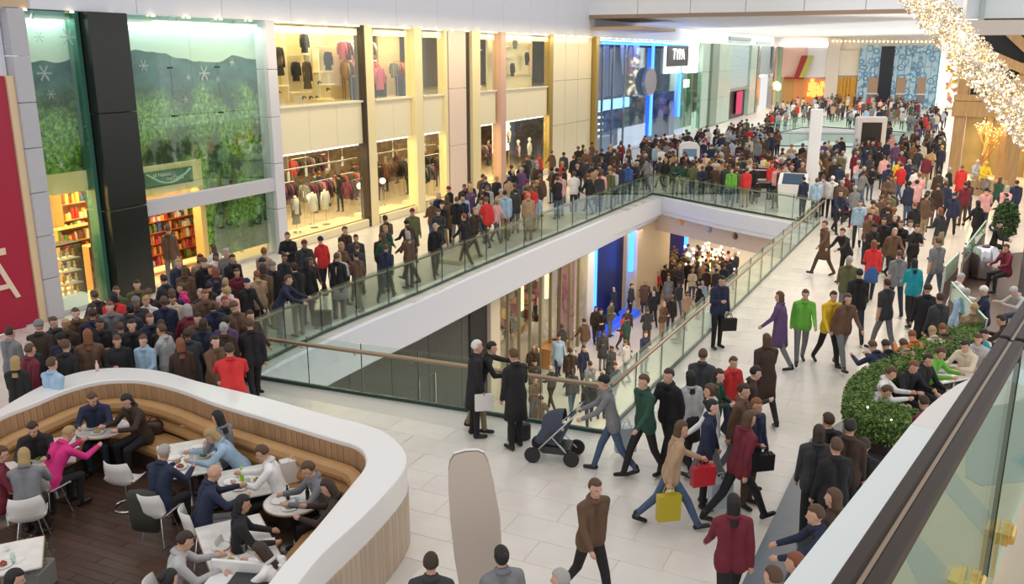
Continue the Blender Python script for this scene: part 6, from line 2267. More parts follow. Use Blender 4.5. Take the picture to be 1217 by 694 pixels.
POSES = {
    'stand': dict(legs=[(2, 2), (-2, 2)], arms=[(4, 6, 12, 0), (4, 6, 14, 0)]),
    'stand2': dict(legs=[(6, 8), (-2, 0)], arms=[(8, 10, 95, 30), (2, 6, 12, 0)], head=14),
    'fold': dict(legs=[(2, 2), (4, 6)], arms=[(14, 12, 82, 45), (14, 12, 82, 45)], head=8),
    'walk': dict(lean=5, legs=[(26, 8), (-16, 14)], arms=[(-18, 6, 14, 0), (24, 6, 22, 0)]),
    'walk2': dict(lean=5, legs=[(-18, 18), (24, 6)], arms=[(22, 7, 26, 0), (-16, 7, 12, 0)]),
    'stride': dict(lean=9, legs=[(34, 10), (-24, 22)], arms=[(-24, 8, 20, 0), (30, 8, 40, 8)]),
    'tee': dict(lean=4, legs=[(-14, 14), (20, 6)], arms=[(14, 8, 30, 0), (-10, 8, 12, 0)], bare=True, wide=.94),
    'slim': dict(lean=4, legs=[(18, 6), (-14, 16)], arms=[(-12, 8, 20, 0), (16, 6, 60, 15)], wide=.88),
    'lean': dict(lean=26, legs=[(4, 0), (-4, 4)], arms=[(40, 8, 30, 10), (46, 8, 28, 10)], head=-4),
    'reach': dict(lean=22, legs=[(10, 6), (-12, 10)], arms=[(30, 10, 60, 20), (62, 30, 12, -10)], head=0),
    'push': dict(lean=14, legs=[(24, 8), (-20, 18)], arms=[(34, 6, 30, 4), (34, 6, 30, 4)]),
    'sit': dict(lean=6, legs=[(84, 84), (80, 82)], arms=[(28, 10, 50, 18), (28, 10, 48, 18)], head=14, splay=6),
    'sit_table': dict(lean=16, legs=[(86, 92), (82, 80)], arms=[(40, 14, 62, 24), (44, 14, 56, 24)], head=18, splay=6),
    'sit_lean': dict(lean=34, legs=[(86, 96), (84, 90)], arms=[(52, 14, 50, 20), (50, 14, 56, 20)], head=22, splay=7),
    'child': dict(lean=2, legs=[(16, 6), (-12, 12)], arms=[(10, 10, 20, 0), (-8, 10, 20, 0)], wide=1.06),
}
COLLAR = MB().loft([[(r_ * math.cos(2 * math.pi * j / 14), .004 + r_ * 1.08 * math.sin(2 * math.pi * j / 14), z - (.02 if math.sin(2 * math.pi * j / 14) < -.6 else 0)) for j in range(14)] for z, r_ in ((-.035, .060), (-.05, .098), (-.02, .088), (.012, .070), (.010, .060))]).mesh('collar', TOPC['black'], True)
BODY = {k: body_mesh(p, .0135) for k, p in POSES.items()}
COATS = {k: coat_mesh(POSES[k]) for k in ('stand', 'stand2', 'fold', 'walk', 'walk2')}
SKIRTS = {k: skirt_mesh(POSES[k]) for k in ('stand', 'stand2', 'slim', 'walk')}

VERB = {'stand': 'standing', 'stand2': 'standing', 'fold': 'standing', 'walk': 'walking', 'walk2': 'walking', 'stride': 'striding', 'tee': 'walking', 'slim': 'walking', 'lean': 'leaning', 'reach': 'leaning', 'push': 'pushing', 'sit': 'sitting', 'sit_table': 'sitting', 'sit_lean': 'hunched', 'child': 'walking'}
PEOPLE = []
FACES = {'C': 0, 'R': 90, 'A': 180, 'L': 270, 'CR': 45, 'AR': 135, 'AL': 225, 'CL': 315}
USED = set()
rp_ = random.Random(11)


def person(x, y, z, pose, face, top, bot, hair='dark brown', style='short', label=None, skin=0, s=1.0, coat=None, skirt=None, scarf=None, zone='', shoe='black', group=None, facef=False, wide=1.0, ht=None):
    me, Hm, hands, pz = BODY[pose]
    o = bpy.data.objects.new('person', me)
    o.location = (x, y, z)
    ang = face if isinstance(face, (int, float)) else FACES[face]
    o.rotation_euler = (0, 0, math.radians(ang))
    o.scale = (s * wide, s * wide, s)
    link(o)
    for i, m in enumerate((SKINS[skin], TOPC[top], BOTC[bot], SHOEM[shoe])):
        o.material_slots[i].link = 'OBJECT'
        o.material_slots[i].material = m

    def child(nm, m_, mt, M=None):
        c = bpy.data.objects.new(nm, m_)
        if M is not None:
            c.matrix_local = M
        link(c, o)
        if mt:
            c.material_slots[0].link = 'OBJECT'
            c.material_slots[0].material = mt
        return c
    if style != 'bald':
        child('hair' if style != 'hat' else 'hat', HAIR[style], HAIRM[hair] if style != 'hat' else TOPC.get(hair, TOPC['black']), Hm)
    if facef:
        child('eyes', EYES, None, Hm)
        child('mouth', MOUTH, None, Hm)
    if coat and pose in COATS:
        child('coat', COATS[pose], TOPC[coat])
    if skirt and pose in SKIRTS:
        child('skirt', SKIRTS[pose], BOTC.get(skirt) or TOPC[skirt])
    if not scarf:
        child('collar', COLLAR, TOPC[top], Hm @ Matrix.Translation((0, .012, -.115)))
    if scarf:
        child('scarf', SCARF, TOPC[scarf], Hm @ Matrix.Translation((0, .012, -.115)))
    if not label:
        hs = {'short': 'short %s hair' % hair, 'long': 'long %s hair' % hair, 'bob': '%s bob' % hair, 'bun': '%s hair bun' % hair, 'hat': '%s hat' % hair, 'bald': 'shaved head'}[style]
        lo = ('%s skirt' % skirt) if (skirt and pose in SKIRTS) else ('%ss' % bot if bot == 'blue jean' else '%s trousers' % bot)
        kind = 'coat' if (coat and pose in COATS) else ('shirt' if pose == 'tee' else 'jacket')
        label = 'person in %s %s, %s, %s, %s %s' % (top, kind, lo, hs, VERB[pose], zone)
    tag(o, ' '.join(label.split()[:16]), 'person', group)
    PEOPLE.append((x, y, z))
    return o


def hp(px, py, h=1.70, z=0.):
    """floor point under a head top seen at px, py"""
    q = P(px, py, z + h)
    return q[0], q[1], z


def clear_of_void(x, y, d=.42):
    """keep feet on the floor side of the balustrades"""
    for _ in range(3):
        best, bp, m = 1e9, None, len(HOLE1)
        for i in range(m):
            a, b = HOLE1[i], HOLE1[(i + 1) % m]
            ex_, ey_ = b[0] - a[0], b[1] - a[1]
            t = max(0, min(1, ((x - a[0]) * ex_ + (y - a[1]) * ey_) / (ex_ * ex_ + ey_ * ey_)))
            q = (a[0] + ex_ * t, a[1] + ey_ * t)
            dd = math.hypot(x - q[0], y - q[1])
            if dd < best:
                best, bp = dd, q
        ins = inside((x, y), HOLE1)
        if not ins and best >= d - .01:
            break
        vx, vy = (bp[0] - x, bp[1] - y) if ins else (x - bp[0], y - bp[1])
        L = math.hypot(vx, vy) or 1e-6
        x, y = bp[0] + vx / L * d, bp[1] + vy / L * d
    return x, y


def hperson(px, py, pose, face, top, bot, hair='dark brown', style='short', label=None, s=1.0, z=0.002, ht=None, **k):
    me, Hm, hands, pz = BODY[pose]
    top_h = (Hm @ V((0, 0, .125))).z * s
    off = Hm @ V((0, 0, .1))
    ang = math.radians(face if isinstance(face, (int, float)) else FACES[face])
    q = P(px, py, z + top_h)
    x = q[0] - (off.x * math.cos(ang) - off.y * math.sin(ang)) * s
    y = q[1] - (off.x * math.sin(ang) + off.y * math.cos(ang)) * s
    if z > -1:
        x, y = clear_of_void(x, y)
    return person(x, y, z, pose, face, top, bot, hair, style, label, s=s, **k)


def hold(o, i, label, m, w=.34, d=.13, h=.36, rz=0, name='shopping_bag', m2=None, drop=.12):
    q = hand_of(o, i)
    return bag(label, (q.x, q.y, q.z - h - drop), m, w, d, h, rz, name, m2)


def hand_of(o, i):
    bpy.context.view_layer.update()
    pose = [k for k, v in BODY.items() if v[0] == o.data][0]
    return o.matrix_world @ BODY[pose][2][i]


# ---- the concourse: people one can pick out --------------------------------------------------------
NB = 'by the near balustrade'
m16 = hperson(568, 404, 'stand', 100, 'black', 'black', 'white', 'short', 'white-haired man in long black coat holding a newspaper by the near balustrade', coat='black', facef=True, s=1.03)
m17 = hperson(586, 406, 'reach', 85, 'black', 'khaki', 'black', 'short', 'dark-haired man in khaki trousers stretching one arm along the near handrail', s=1.0)
m18 = hperson(609, 414, 'stand2', 215, 'black', 'black', 'brown', 'short', 'man in long black overcoat seen from behind beside the near handrail', coat='black', s=1.03)
nq = hand_of(m16, 0)
single('newspaper', MB().bev(-.17, .17, -.03, .03, -.30, .02, .01), PAPER, 'folded newspaper held low by the white-haired man in black', 'newspaper', (nq.x, nq.y, nq.z), .2)
single('briefcase', MB().bev(-.22, .22, -.06, .06, 0, .34, .03).tube([(-.08, 0, .34), (0, 0, .40), (.08, 0, .34)], .012, 6), BLACKP, 'black bag standing on the floor behind the man in the overcoat', 'bag', P(617, 524, 0), .4)
m1 = hperson(716, 446, 'push', 265, 'grey', 'blue jean', 'auburn', 'hat', 'person in grey jacket and jeans pushing the pushchair by the near balustrade', s=1.0)
hperson(764, 445, 'walk', 300, 'dark green', 'black', 'brown', 'short', 'man in dark green jacket walking beside the diagonal glass balustrade', s=1.03)
hperson(794, 438, 'walk2', 310, 'black', 'black', 'dark brown', 'short', 'man in black jumper walking close to the dark green jacket', s=1.04)
hperson(820, 440, 'slim', 200, 'pale grey', 'black', 'black', 'long', 'woman with long black hair, pale grey top and black skirt, seen from behind', skirt='black')
hperson(843, 456, 'walk', 250, 'white', 'grey', 'brown', 'bun', 'person in white top with brown bun amid the central group')
hperson(873, 424, 'slim', 20, 'red', 'navy', 'brown', 'short', 'boy in bright red jumper stretching behind the central group', s=.92)
hperson(836, 414, 'walk', 160, 'charcoal', 'black', 'brown', 'short', 'person in charcoal jacket walking away past the diagonal balustrade')
m8 = hperson(911, 396, 'walk2', 190, 'dark brown', 'black', 'brown', 'long', 'woman in dark brown coat and black leggings walking alone in the light', coat='dark brown')
m9 = hperson(812, 500, 'stride', 90, 'tan', 'blue jean', 'brown', 'bob', 'woman in tan jacket striding right with a red bag and yellow bag', facef=True)
hperson(886, 456, 'walk', 60, 'brown', 'grey', 'dark brown', 'short', 'person in brown jacket behind the woman in maroon')
m11 = hperson(893, 488, 'stride', 110, 'maroon', 'black', 'brown', 'bob', 'woman in maroon coat with black trousers striding right across the middle', s=1.04)
hperson(872, 586, 'walk', 180, 'maroon', 'black', 'black', 'long', 'woman with long black hair and maroon top walking away at the bottom', s=1.0)
hperson(709, 570, 'walk2', 30, 'brown', 'charcoal' if False else 'black', 'brown', 'short', 'person in brown and black jacket stepping forward at the bottom centre', facef=True)
hperson(595, 648, 'walk', 200, 'grey', 'black', 'black', 'bun', 'dark-haired woman in grey jacket cut by the bottom edge behind the totem')
hperson(512, 656, 'stand', 180, 'charcoal', 'black', 'dark brown', 'short', 'person in charcoal cut by the bottom edge left of the totem')
hperson(664, 676, 'walk', 250, 'pale grey', 'grey', 'grey', 'short', 'person in pale grey jacket cut by the bottom edge right of the totem')
m21 = hperson(859, 328, 'stand2', 20, 'navy', 'black', 'black', 'short', 'man in navy suit and white shirt standing alone at the diagonal balustrade', facef=True, s=1.0)
hperson(926, 346, 'walk', 240, 'purple', 'grey', 'brown', 'bob', 'person in purple coat left of the green jacket', coat='purple')
hperson(958, 344, 'walk', 350, 'bright green', 'grey', 'brown', 'short', 'man in bright green top and grey trousers walking to the camera', facef=True)
hperson(992, 346, 'walk2', 10, 'yellow', 'black', 'dark brown', 'short', 'person in bright yellow jacket walking to the camera', facef=True)
hperson(1009, 349, 'walk', 15, 'brown', 'grey', 'brown', 'bob', 'person in brown jacket close beside the bright yellow jacket')
hperson(1022, 319, 'walk2', 170, 'black', 'navy', 'black', 'short', 'broad man in black jacket walking away behind the yellow jacket', s=1.04)
hperson(1054, 331, 'tee', 200, 'charcoal', 'grey', 'dark brown', 'short', 'person in charcoal sleeveless top and grey trousers walking away', s=1.0)
hperson(1087, 307, 'slim', 180, 'teal', 'black', 'black', 'long', 'woman in bright teal top and black trousers walking away')
hperson(1069, 297, 'tee', 175, 'grey', 'navy', 'brown', 'short', 'man in grey T-shirt left of the woman in teal')
hperson(1115, 282, 'tee', 190, 'grey', 'blue jean', 'brown', 'short', 'broad man in grey T-shirt walking away beside the timber screen', s=1.05)
hperson(1039, 285, 'slim', 170, 'red', 'navy', 'auburn', 'bob', 'woman in red top and blue skirt in the right walkway', skirt='blue')
hperson(1010, 304, 'walk', 160, 'olive', 'grey', 'grey', 'short', 'person in olive jacket behind the black jacket')
hperson(1001, 271, 'lean', 300, 'black', 'black', 'dark brown', 'short', 'man in black leaning forward at the corner of the walkway', s=1.0)
hperson(980, 262, 'walk', 280, 'brown', 'brown', 'brown', 'short', 'person in brown coat walking by the corner of the balustrade', coat='brown')
hperson(1103, 337, 'stand', 170, 'black', 'black', 'dark brown', 'hat', 'large person in black coat standing against the hedge end', coat='black', s=1.03)
hperson(1117, 348, 'stand', 190, 'charcoal', 'black', 'dark brown', 'short', 'person in charcoal close behind the large black coat')
hperson(1071, 262, 'fold', 330, 'black', 'black', 'brown', 'short', 'person in black carrying a white bundle in the right walkway', facef=True)
hperson(1091, 267, 'fold', 20, 'black', 'black', 'dark brown', 'short', 'person in black with bare forearms right of the white bundle')
hperson(1148, 216, 'stand', 180, 'maroon', 'brown', 'dark brown', 'short', 'person in maroon plaid jacket watching the timber lodge')
hperson(1162, 238, 'walk', 200, 'black', 'black', 'black', 'bob', 'slim person in black walking before the timber lodge')
hperson(1144, 196, 'stand', 160, 'red', 'brown', 'auburn', 'short', 'person in red coat standing in the timber lodge', coat='red')
hperson(1209, 214, 'stand', 170, 'navy', 'navy', 'dark brown', 'short', 'person in navy standing at the right edge by the lodge post')
hperson(1173, 192, 'sit', 0, 'yellow', 'grey', 'yellow', 'hat', 'seated figure in bright yellow coat and cap inside the timber lodge', z=.35, facef=True)
single('bench_block', MB().bev(-1.0, .6, -.3, .3, 0, .72, .03), TIMBER, 'timber bench block under the yellow figure in the lodge', 'bench', P(1178, 231, 0), .1)
hperson(1163, 190, 'sit', 10, 'pale grey', 'khaki', 'white', 'short', 'seated pale grey figure left of the yellow figure in the lodge', z=.35)
hperson(1185, 172, 'stand', 20, 'olive', 'brown', 'fair', 'short', 'fair-haired figure standing at the back of the timber lodge', s=.95)
mLB = hperson(1023, 238, 'walk', 340, 'light blue', 'black', 'brown', 'bob', 'woman in light blue between two white carrier bags')
for i_, lb in ((0, 'white and red carrier bag in the left hand of the woman in light blue'), (1, 'white carrier bag in the right hand of the woman in light blue')):
    hold(mLB, i_, lb, PAPER, .36, .14, .42, m2=TOPC['red'])
hperson(1038, 246, 'walk2', 350, 'maroon', 'brown', 'brown', 'short', 'person in maroon beside the white carrier bags')
hperson(1000, 226, 'push', 10, 'navy', 'black', 'dark brown', 'short', 'person in navy pushing the dark pushchair')
hperson(918, 193, 'stand', 20, 'red', 'navy', 'brown', 'short', 'person in bright red jumper and navy trousers near the stall')
hperson(954, 210, 'stand2', 200, 'navy', 'black', 'black', 'short', 'person in navy bent at the white touch-screen desk')
hperson(968, 212, 'stand', 170, 'light blue', 'navy', 'brown', 'short', 'person in light blue shirt beside the touch-screen desk')
hperson(978, 208, 'stand2', 190, 'pale grey', 'black', 'brown', 'short', 'person in pale grey shirt behind the balustrade corner post')
hperson(990, 209, 'stand', 160, 'white', 'black', 'white', 'hat', 'person in white cap and white top by the balustrade corner')
hperson(1008, 206, 'walk', 120, 'maroon', 'navy', 'auburn', 'bob', 'red-haired person in maroon right of the white cap')
hperson(1069, 190, 'walk', 350, 'yellow', 'grey', 'brown', 'short', 'person in yellow top in the far right crowd')
hperson(1056, 195, 'walk2', 180, 'navy', 'black', 'dark brown', 'short', 'broad person in navy left of the far yellow top', s=1.05)
hperson(1045, 176, 'walk', 170, 'black', 'black', 'black', 'short', 'person in black jacket above the far navy jacket')
hperson(1019, 172, 'walk', 330, 'brown', 'black', 'brown', 'short', 'person in brown beside the white screen totem')
hperson(877, 196, 'stand', 0, 'black', 'blue jean', 'brown', 'short', 'person in black T-shirt standing behind the far balustrade', s=1.0)
hperson(822, 205, 'stand', 340, 'bright green', 'blue jean', 'brown', 'short', 'person in bright green top behind the far left balustrade')
hperson(806, 206, 'stand', 10, 'olive', 'khaki', 'brown', 'short', 'person in olive top left of the bright green top')
hperson(781, 196, 'stand', 170, 'blue', 'blue jean', 'dark brown', 'short', 'person in blue top standing at the balustrade corner')
# sitting on the floor against the balustrade
for px, py, t, lb in ((900, 214, 'black', 'person in black sitting on the floor behind the far balustrade'), (851, 208, 'maroon', 'person in maroon sitting low behind the far balustrade'), (925, 219, 'olive', 'person in olive sitting low beside the touch-screen desk')):
    hperson(px, py, 'sit', 180, t, 'grey', 'dark brown', 'short', lb, z=.002, s=.8)

# left walkway, seen clearly
hperson(365, 306, 'stand', 160, 'black', 'black', 'black', 'bob', 'person in black standing behind the balustrade near the glass corner')
hperson(374, 330, 'lean', 90, 'navy', 'blue jean', 'brown', 'short', 'man in navy and jeans leaning on the left balustrade above a backpack')
hperson(409, 301, 'stand', 170, 'black', 'navy', 'brown', 'short', 'man in black jacket and navy jeans beside the pale grey coat')
hperson(424, 302, 'stand2', 190, 'pale grey', 'khaki', 'fair', 'bob', 'woman in pale grey coat with fair bob at the left balustrade', coat='pale grey')
hperson(341, 276, 'fold', 0, 'black', 'black', 'brown', 'short', 'guard in black standing with folded hands before the cream shop', facef=True)
hperson(600, 226, 'stand', 185, 'light blue', 'khaki', 'black', 'short', 'tall man in light blue shirt at the left balustrade', s=1.06)
hperson(603, 239, 'child', 180, 'navy', 'grey', 'black', 'short', 'child in navy before the man in the light blue shirt', s=.80)
hperson(638, 231, 'child', 190, 'light blue', 'khaki', 'black', 'short', 'child in light blue jacket at the left balustrade', s=.80)
hperson(628, 229, 'stand', 180, 'tan', 'khaki', 'fair', 'short', 'person in tan coat beside the child in light blue', coat='tan')
hperson(666, 205, 'stand', 180, 'pink', 'grey', 'brown', 'short', 'person in pink shirt with dark head in the walkway crowd', s=1.05)
hperson(576, 256, 'walk', 240, 'black', 'black', 'auburn', 'short', 'person in black stooping by the left balustrade')
hperson(484, 268, 'walk', 250, 'charcoal', 'navy', 'dark brown', 'short', 'person in charcoal walking left past the platform window')
hperson(531, 232, 'stand', 180, 'brown', 'black', 'brown', 'bob', 'woman in brown coat outside the second lower window', coat='brown')
hperson(200, 268, 'stand', 170, 'brown', 'grey', 'brown', 'short', 'tall person in brown looking into the red lit shelves', s=1.05)
hperson(252, 290, 'walk', 250, 'white', 'grey', 'brown', 'bob', 'woman in white top at the end of the yellow fascia')
hperson(214, 336, 'walk', 300, 'magenta', 'black', 'brown', 'bun', 'woman in bright magenta top deep in the left crowd')
hperson(272, 408, 'lean', 200, 'red', 'black', 'dark brown', 'short', 'stooping person in bright red jacket behind the cafe wall', s=1.04, wide=1.1)
mRB = hperson(296, 378, 'walk', 210, 'black', 'black', 'brown', 'short', 'person in black with a red bag at the balustrade corner')
hold(mRB, 1, 'bright red shopping bag carried at the near balustrade corner', BAGM('red', (.75, .03, .04)), .34, .12, .34, .4)
hperson(242, 378, 'stand', 170, 'navy', 'navy', 'dark brown', 'bob', 'person in navy standing behind the bright red jacket')
hperson(270, 340, 'walk', 190, 'pink', 'khaki', 'fair', 'short', 'person in pale pink top in the left crowd')
hperson(190, 385, 'walk', 260, 'pale grey', 'navy', 'brown', 'short', 'person in pale grey hoodie behind the middle of the cafe wall')
hperson(62, 424, 'walk', 160, 'light blue', 'navy', 'brown', 'short', 'person in light blue behind the left cafe wall')
hperson(36, 408, 'walk', 150, 'maroon', 'black', 'brown', 'short', 'person in maroon left of the light blue one behind the wall')
hperson(12, 388, 'stand', 160, 'grey', 'navy', 'dark brown', 'short', 'person in grey under the crimson hoarding')
hperson(110, 345, 'walk', 250, 'charcoal', 'grey', 'brown', 'short', 'person in charcoal beside the display case')
sg_ = bag('black backpack standing on the floor by the left balustrade', P(385, 390, 0), GAR[0], .4, .25, .46, 0, 'backpack')
hold(m9, 1, 'red tote bag hanging from the arm of the woman in tan', BAGM('tote_red', (.55, .02, .03)), .36, .12, .30, .3)
hold(m9, 0, 'yellow carrier bag held low by the woman in tan', BAGM('yellow', (.50, .40, .02)), .34, .12, .40, .2)
hold(m11, 1, 'black shoulder bag carried by the woman in maroon', GAR[0], .38, .14, .26, .2, 'handbag')
hold(m21, 1, 'black briefcase in the hand of the man in the navy suit', GAR[0], .38, .12, .30, .1, 'briefcase')
hold(m8, 0, 'dark bag carried by the woman in dark brown', GAR[1], .30, .16, .42, .1, 'handbag')
bag('pale grey carrier bag beside the diagonal balustrade', P(743, 536, .1), BAGM('mist', (.45, .52, .56)), .36, .14, .45, .2)
bag('pale plastic bag in the middle of the central group', (P(856, 590, .3)[0], P(856, 590, .3)[1], .12), BAGM('mist', (.45, .52, .56)), .34, .14, .42, .2)
bag('white carrier bag behind the navy suit at the balustrade', P(843, 392, 0), PAPER, .36, .16, .5, .3)

# ---- the cafe ---------------------------------------------------------------------------------------
CF = [(37, 503, 'sit_table', 20, 'black', 'black', 'dark brown', 'short', 'dark-haired person in black seated on the left banquette', 0),
      (28, 532, 'sit_table', 200, 'grey', 'black', 'fair', 'bob', 'fair-haired person in grey top with back to us, far left', 0),
      (85, 507, 'sit_lean', 150, 'magenta', 'black', 'fair', 'short', 'woman in magenta top leaning over the rectangular table', 0),
      (108, 468, 'sit_table', 15, 'navy', 'navy', 'brown', 'short', 'person in navy on the banquette at the round table', 0),
      (147, 470, 'sit_table', 330, 'dark brown', 'black', 'black', 'bob', 'black-haired person in dark brown jacket on the banquette corner', 0),
      (197, 528, 'sit_table', 160, 'navy', 'black', 'grey', 'short', 'grey-haired man in navy on a chair at the long table', 1),
      (3, 530, 'sit', 120, 'maroon', 'black', 'brown', 'short', 'person in maroon cut by the left edge of the cafe', 0),
      (245, 512, 'sit_lean', 290, 'light blue', 'black', 'fair', 'bob', 'person in light blue shirt bent over the long table', 0),
      (256, 488, 'sit', 250, 'grey', 'black', 'black', 'long', 'woman with long black hair in grey sitting against the banquette', 0),
      (307, 530, 'sit_table', 280, 'white', 'black', 'brown', 'short', 'person in white and black on the banquette by the green bottle', 0),
      (362, 550, 'sit_table', 300, 'grey', 'black', 'brown', 'short', 'brown-haired person in grey cardigan at the banquette end', 0),
      (385, 570, 'sit_table', 270, 'dark brown', 'black', 'dark brown', 'long', 'woman with long dark hair in brown at the banquette end', 0),
      (258, 552, 'sit_table', 120, 'navy', 'grey', 'brown', 'bald', 'man with shaved head in navy at the green bottle table', 0),
      (291, 588, 'sit', 110, 'black', 'black', 'black', 'bob', 'person in black with a black bob stretched before the round table', 1),
      (224, 632, 'sit_table', 110, 'pale grey', 'navy', 'dark brown', 'short', 'person in pale grey shirt at the large bottom table', 0),
      (304, 646, 'sit_lean', 250, 'white', 'black', 'dark brown', 'long', 'woman in white top with long brown hair at the large table', 0),
      (203, 676, 'sit', 150, 'navy', 'black', 'black', 'bun', 'person in navy cut by the bottom edge of the cafe', 0),
      (20, 676, 'sit', 120, 'black', 'black', 'black', 'bob', 'person in black at the bottom left corner by the plant', 0)]
SEATED = {}
for px, py, po_, fa_, t, b, h, st_, lb, sk in CF:
    SEATED[(px, py)] = hperson(px, py, po_, fa_, t, b, h, st_, lb, z=.022, skin=sk, facef=True)
for ci, key in ((0, (28, 532)), (1, (85, 507)), (3, (197, 528)), (4, (258, 552)), (5, (291, 588)), (6, (224, 632)), (7, (304, 646)), (8, (20, 676))):
    s_p = SEATED[key]
    chairs[ci].location = (s_p.location.x, s_p.location.y, .022)
    chairs[ci].rotation_euler = s_p.rotation_euler

# ---- right hand seating ------------------------------------------------------------------------------
RS = [(1035, 405, 'sit_lean', 200, 'navy', 'navy', 'brown', 'short', 'leftmost head of the row sitting against the hedge, navy top', 0),
      (1051, 404, 'sit_lean', 190, 'black', 'black', 'dark brown', 'short', 'second person from the left sitting against the hedge, in black', 0),
      (1072, 403, 'sit_lean', 190, 'tan', 'grey', 'brown', 'short', 'person in tan, third from left sitting against the hedge', 0),
      (1083, 393, 'sit_lean', 180, 'orange', 'grey', 'auburn', 'short', 'auburn-haired person in orange sitting against the hedge', 0),
      (1107, 388, 'sit_lean', 180, 'cream', 'grey', 'fair', 'short', 'fair-haired person in cream sitting against the hedge', 0),
      (1119, 385, 'sit_lean', 180, 'brown', 'grey', 'auburn', 'short', 'person in brown at the right end of the row by the hedge', 0),
      (1063, 437, 'sit_table', 60, 'white', 'grey', 'brown', 'short', 'person in white jacket seated inside the curved hedge', 0),
      (1089, 430, 'sit_table', 20, 'black', 'black', 'auburn', 'short', 'person in black with auburn hair seated inside the hedge', 0),
      (1106, 421, 'sit', 30, 'black', 'black', 'dark brown', 'short', 'broad person in black jacket seated inside the hedge', 0),
      (1122, 414, 'sit_table', 40, 'bright green', 'black', 'brown', 'short', 'person in bright green seated inside the hedge', 0),
      (1146, 405, 'sit_table', 300, 'cream', 'grey', 'dark brown', 'short', 'person in cream seated inside the hedge towards the rail', 0),
      (1163, 397, 'sit', 320, 'pale grey', 'grey', 'brown', 'bob', 'person in pale grey seated at the hedge end', 0),
      (1059, 460, 'sit_lean', 60, 'pale grey', 'navy', 'brown', 'short', 'brown-haired person in pale grey hunched by the hedge corner', 0),
      (1096, 470, 'sit_table', 200, 'maroon', 'black', 'dark brown', 'short', 'person in maroon seated behind the white ledge', 0),
      (1144, 325, 'sit', 100, 'white', 'grey', 'pale grey', 'hat', 'person in pale cap and white top in the dark enclosure', 0),
      (1151, 343, 'sit_table', 120, 'light blue', 'navy', 'grey', 'short', 'grey-haired person in light blue in the dark enclosure', 0),
      (1168, 340, 'sit', 250, 'navy', 'grey', 'white', 'hat', 'person with a white cap turned away in the dark enclosure', 0),
      (1203, 342, 'sit_lean', 280, 'pale grey', 'light blue' if False else 'blue jean', 'pale grey', 'hat', 'person in pale grey striped hood leaning in the enclosure', 0),
      (1159, 360, 'sit', 150, 'tan', 'brown', 'fair', 'short', 'fair-haired person behind the long glass screen', 0),
      (1188, 374, 'sit_table', 230, 'dark brown', 'black', 'dark brown', 'short', 'person in dark brown seated near the bronze rail', 0),
      (1172, 392, 'sit', 30, 'teal', 'navy', 'black', 'bob', 'person in teal seated near the bronze rail', 0),
      (1190, 262, 'sit', 60, 'black', 'black', 'black', 'hat', 'person in black slumped behind the silver pod', 0),
      (1195, 290, 'sit', 280, 'maroon', 'black', 'brown', 'short', 'person in maroon right of the silver pod', 0),
      (984, 490, 'stand', 200, 'black', 'black', 'dark brown', 'short', 'person in black standing at the top of the dark bench block', .1),
      (974, 504, 'stand', 170, 'charcoal', 'black', 'dark brown', 'bob', 'person in charcoal at the dark bench block beside the black one', .1),
      (994, 520, 'stand', 190, 'black', 'black', 'brown', 'short', 'brown-haired person in black, lower beside the dark bench block', .1),
      (1028, 520, 'sit', 160, 'black', 'black', 'dark brown', 'short', 'person in black seated below the hedge planter', .1),
      (1012, 498, 'stand', 150, 'dark brown', 'black', 'black', 'short', 'person in dark brown below the hedge planter', .1),
      (968, 600, 'lean', 260, 'navy', 'black', 'brown', 'short', 'person in navy stooping over the slate block', .1),
      (990, 580, 'stand', 230, 'dark brown', 'black', 'brown', 'bob', 'person in dark brown against the white ledge', .1),
      (918, 672, 'walk', 220, 'brown', 'black', 'brown', 'short', 'brown-haired person at the bottom end of the slate block', .1),
      (944, 656, 'walk', 240, 'dark brown', 'black', 'auburn', 'short', 'auburn-haired person at the bottom edge beside the ledge', .1)]
for px, py, po_, fa_, t, b, h, st_, lb, zz in RS:
    hperson(px, py, po_, fa_, t, b, h, st_, lb, z=zz + .003)
ct = table('small white-topped table inside the curved hedge', P(1135, 442, .74)[:2] + (0,), .4, w=1.5, l=.7)
for k in range(3):
    q = P(1118 + 12 * k, 441 - 6 * k, .75)
    put(plate_me, 'plate', ['white plate at left on the table inside the hedge', 'white plate at the middle of the table inside the hedge', 'white plate at right on the table inside the hedge'][k], 'plate', 'plates on the hedge table', q[0], q[1])

# ---- crowds -----------------------------------------------------------------------------------------
TOPW = ['black'] * 6 + ['charcoal'] * 4 + ['navy'] * 3 + ['dark brown'] * 4 + ['brown'] * 3 + ['grey'] * 2 + ['tan', 'pale grey', 'white', 'cream', 'olive', 'maroon', 'brown', 'red', 'pink', 'charcoal', 'light blue', 'navy', 'purple', 'black', 'dark green']
BOTW = ['black'] * 4 + ['navy'] * 3 + ['blue jean'] * 3 + ['grey', 'khaki', 'brown']
HRW = ['black', 'dark brown', 'dark brown', 'brown', 'brown', 'fair', 'grey', 'auburn']
STW = ['short', 'short', 'short', 'long', 'bob', 'bun', 'hat']
PSW = ['stand', 'stand2', 'fold', 'walk', 'walk2', 'stride', 'slim', 'slim']


FARP = []


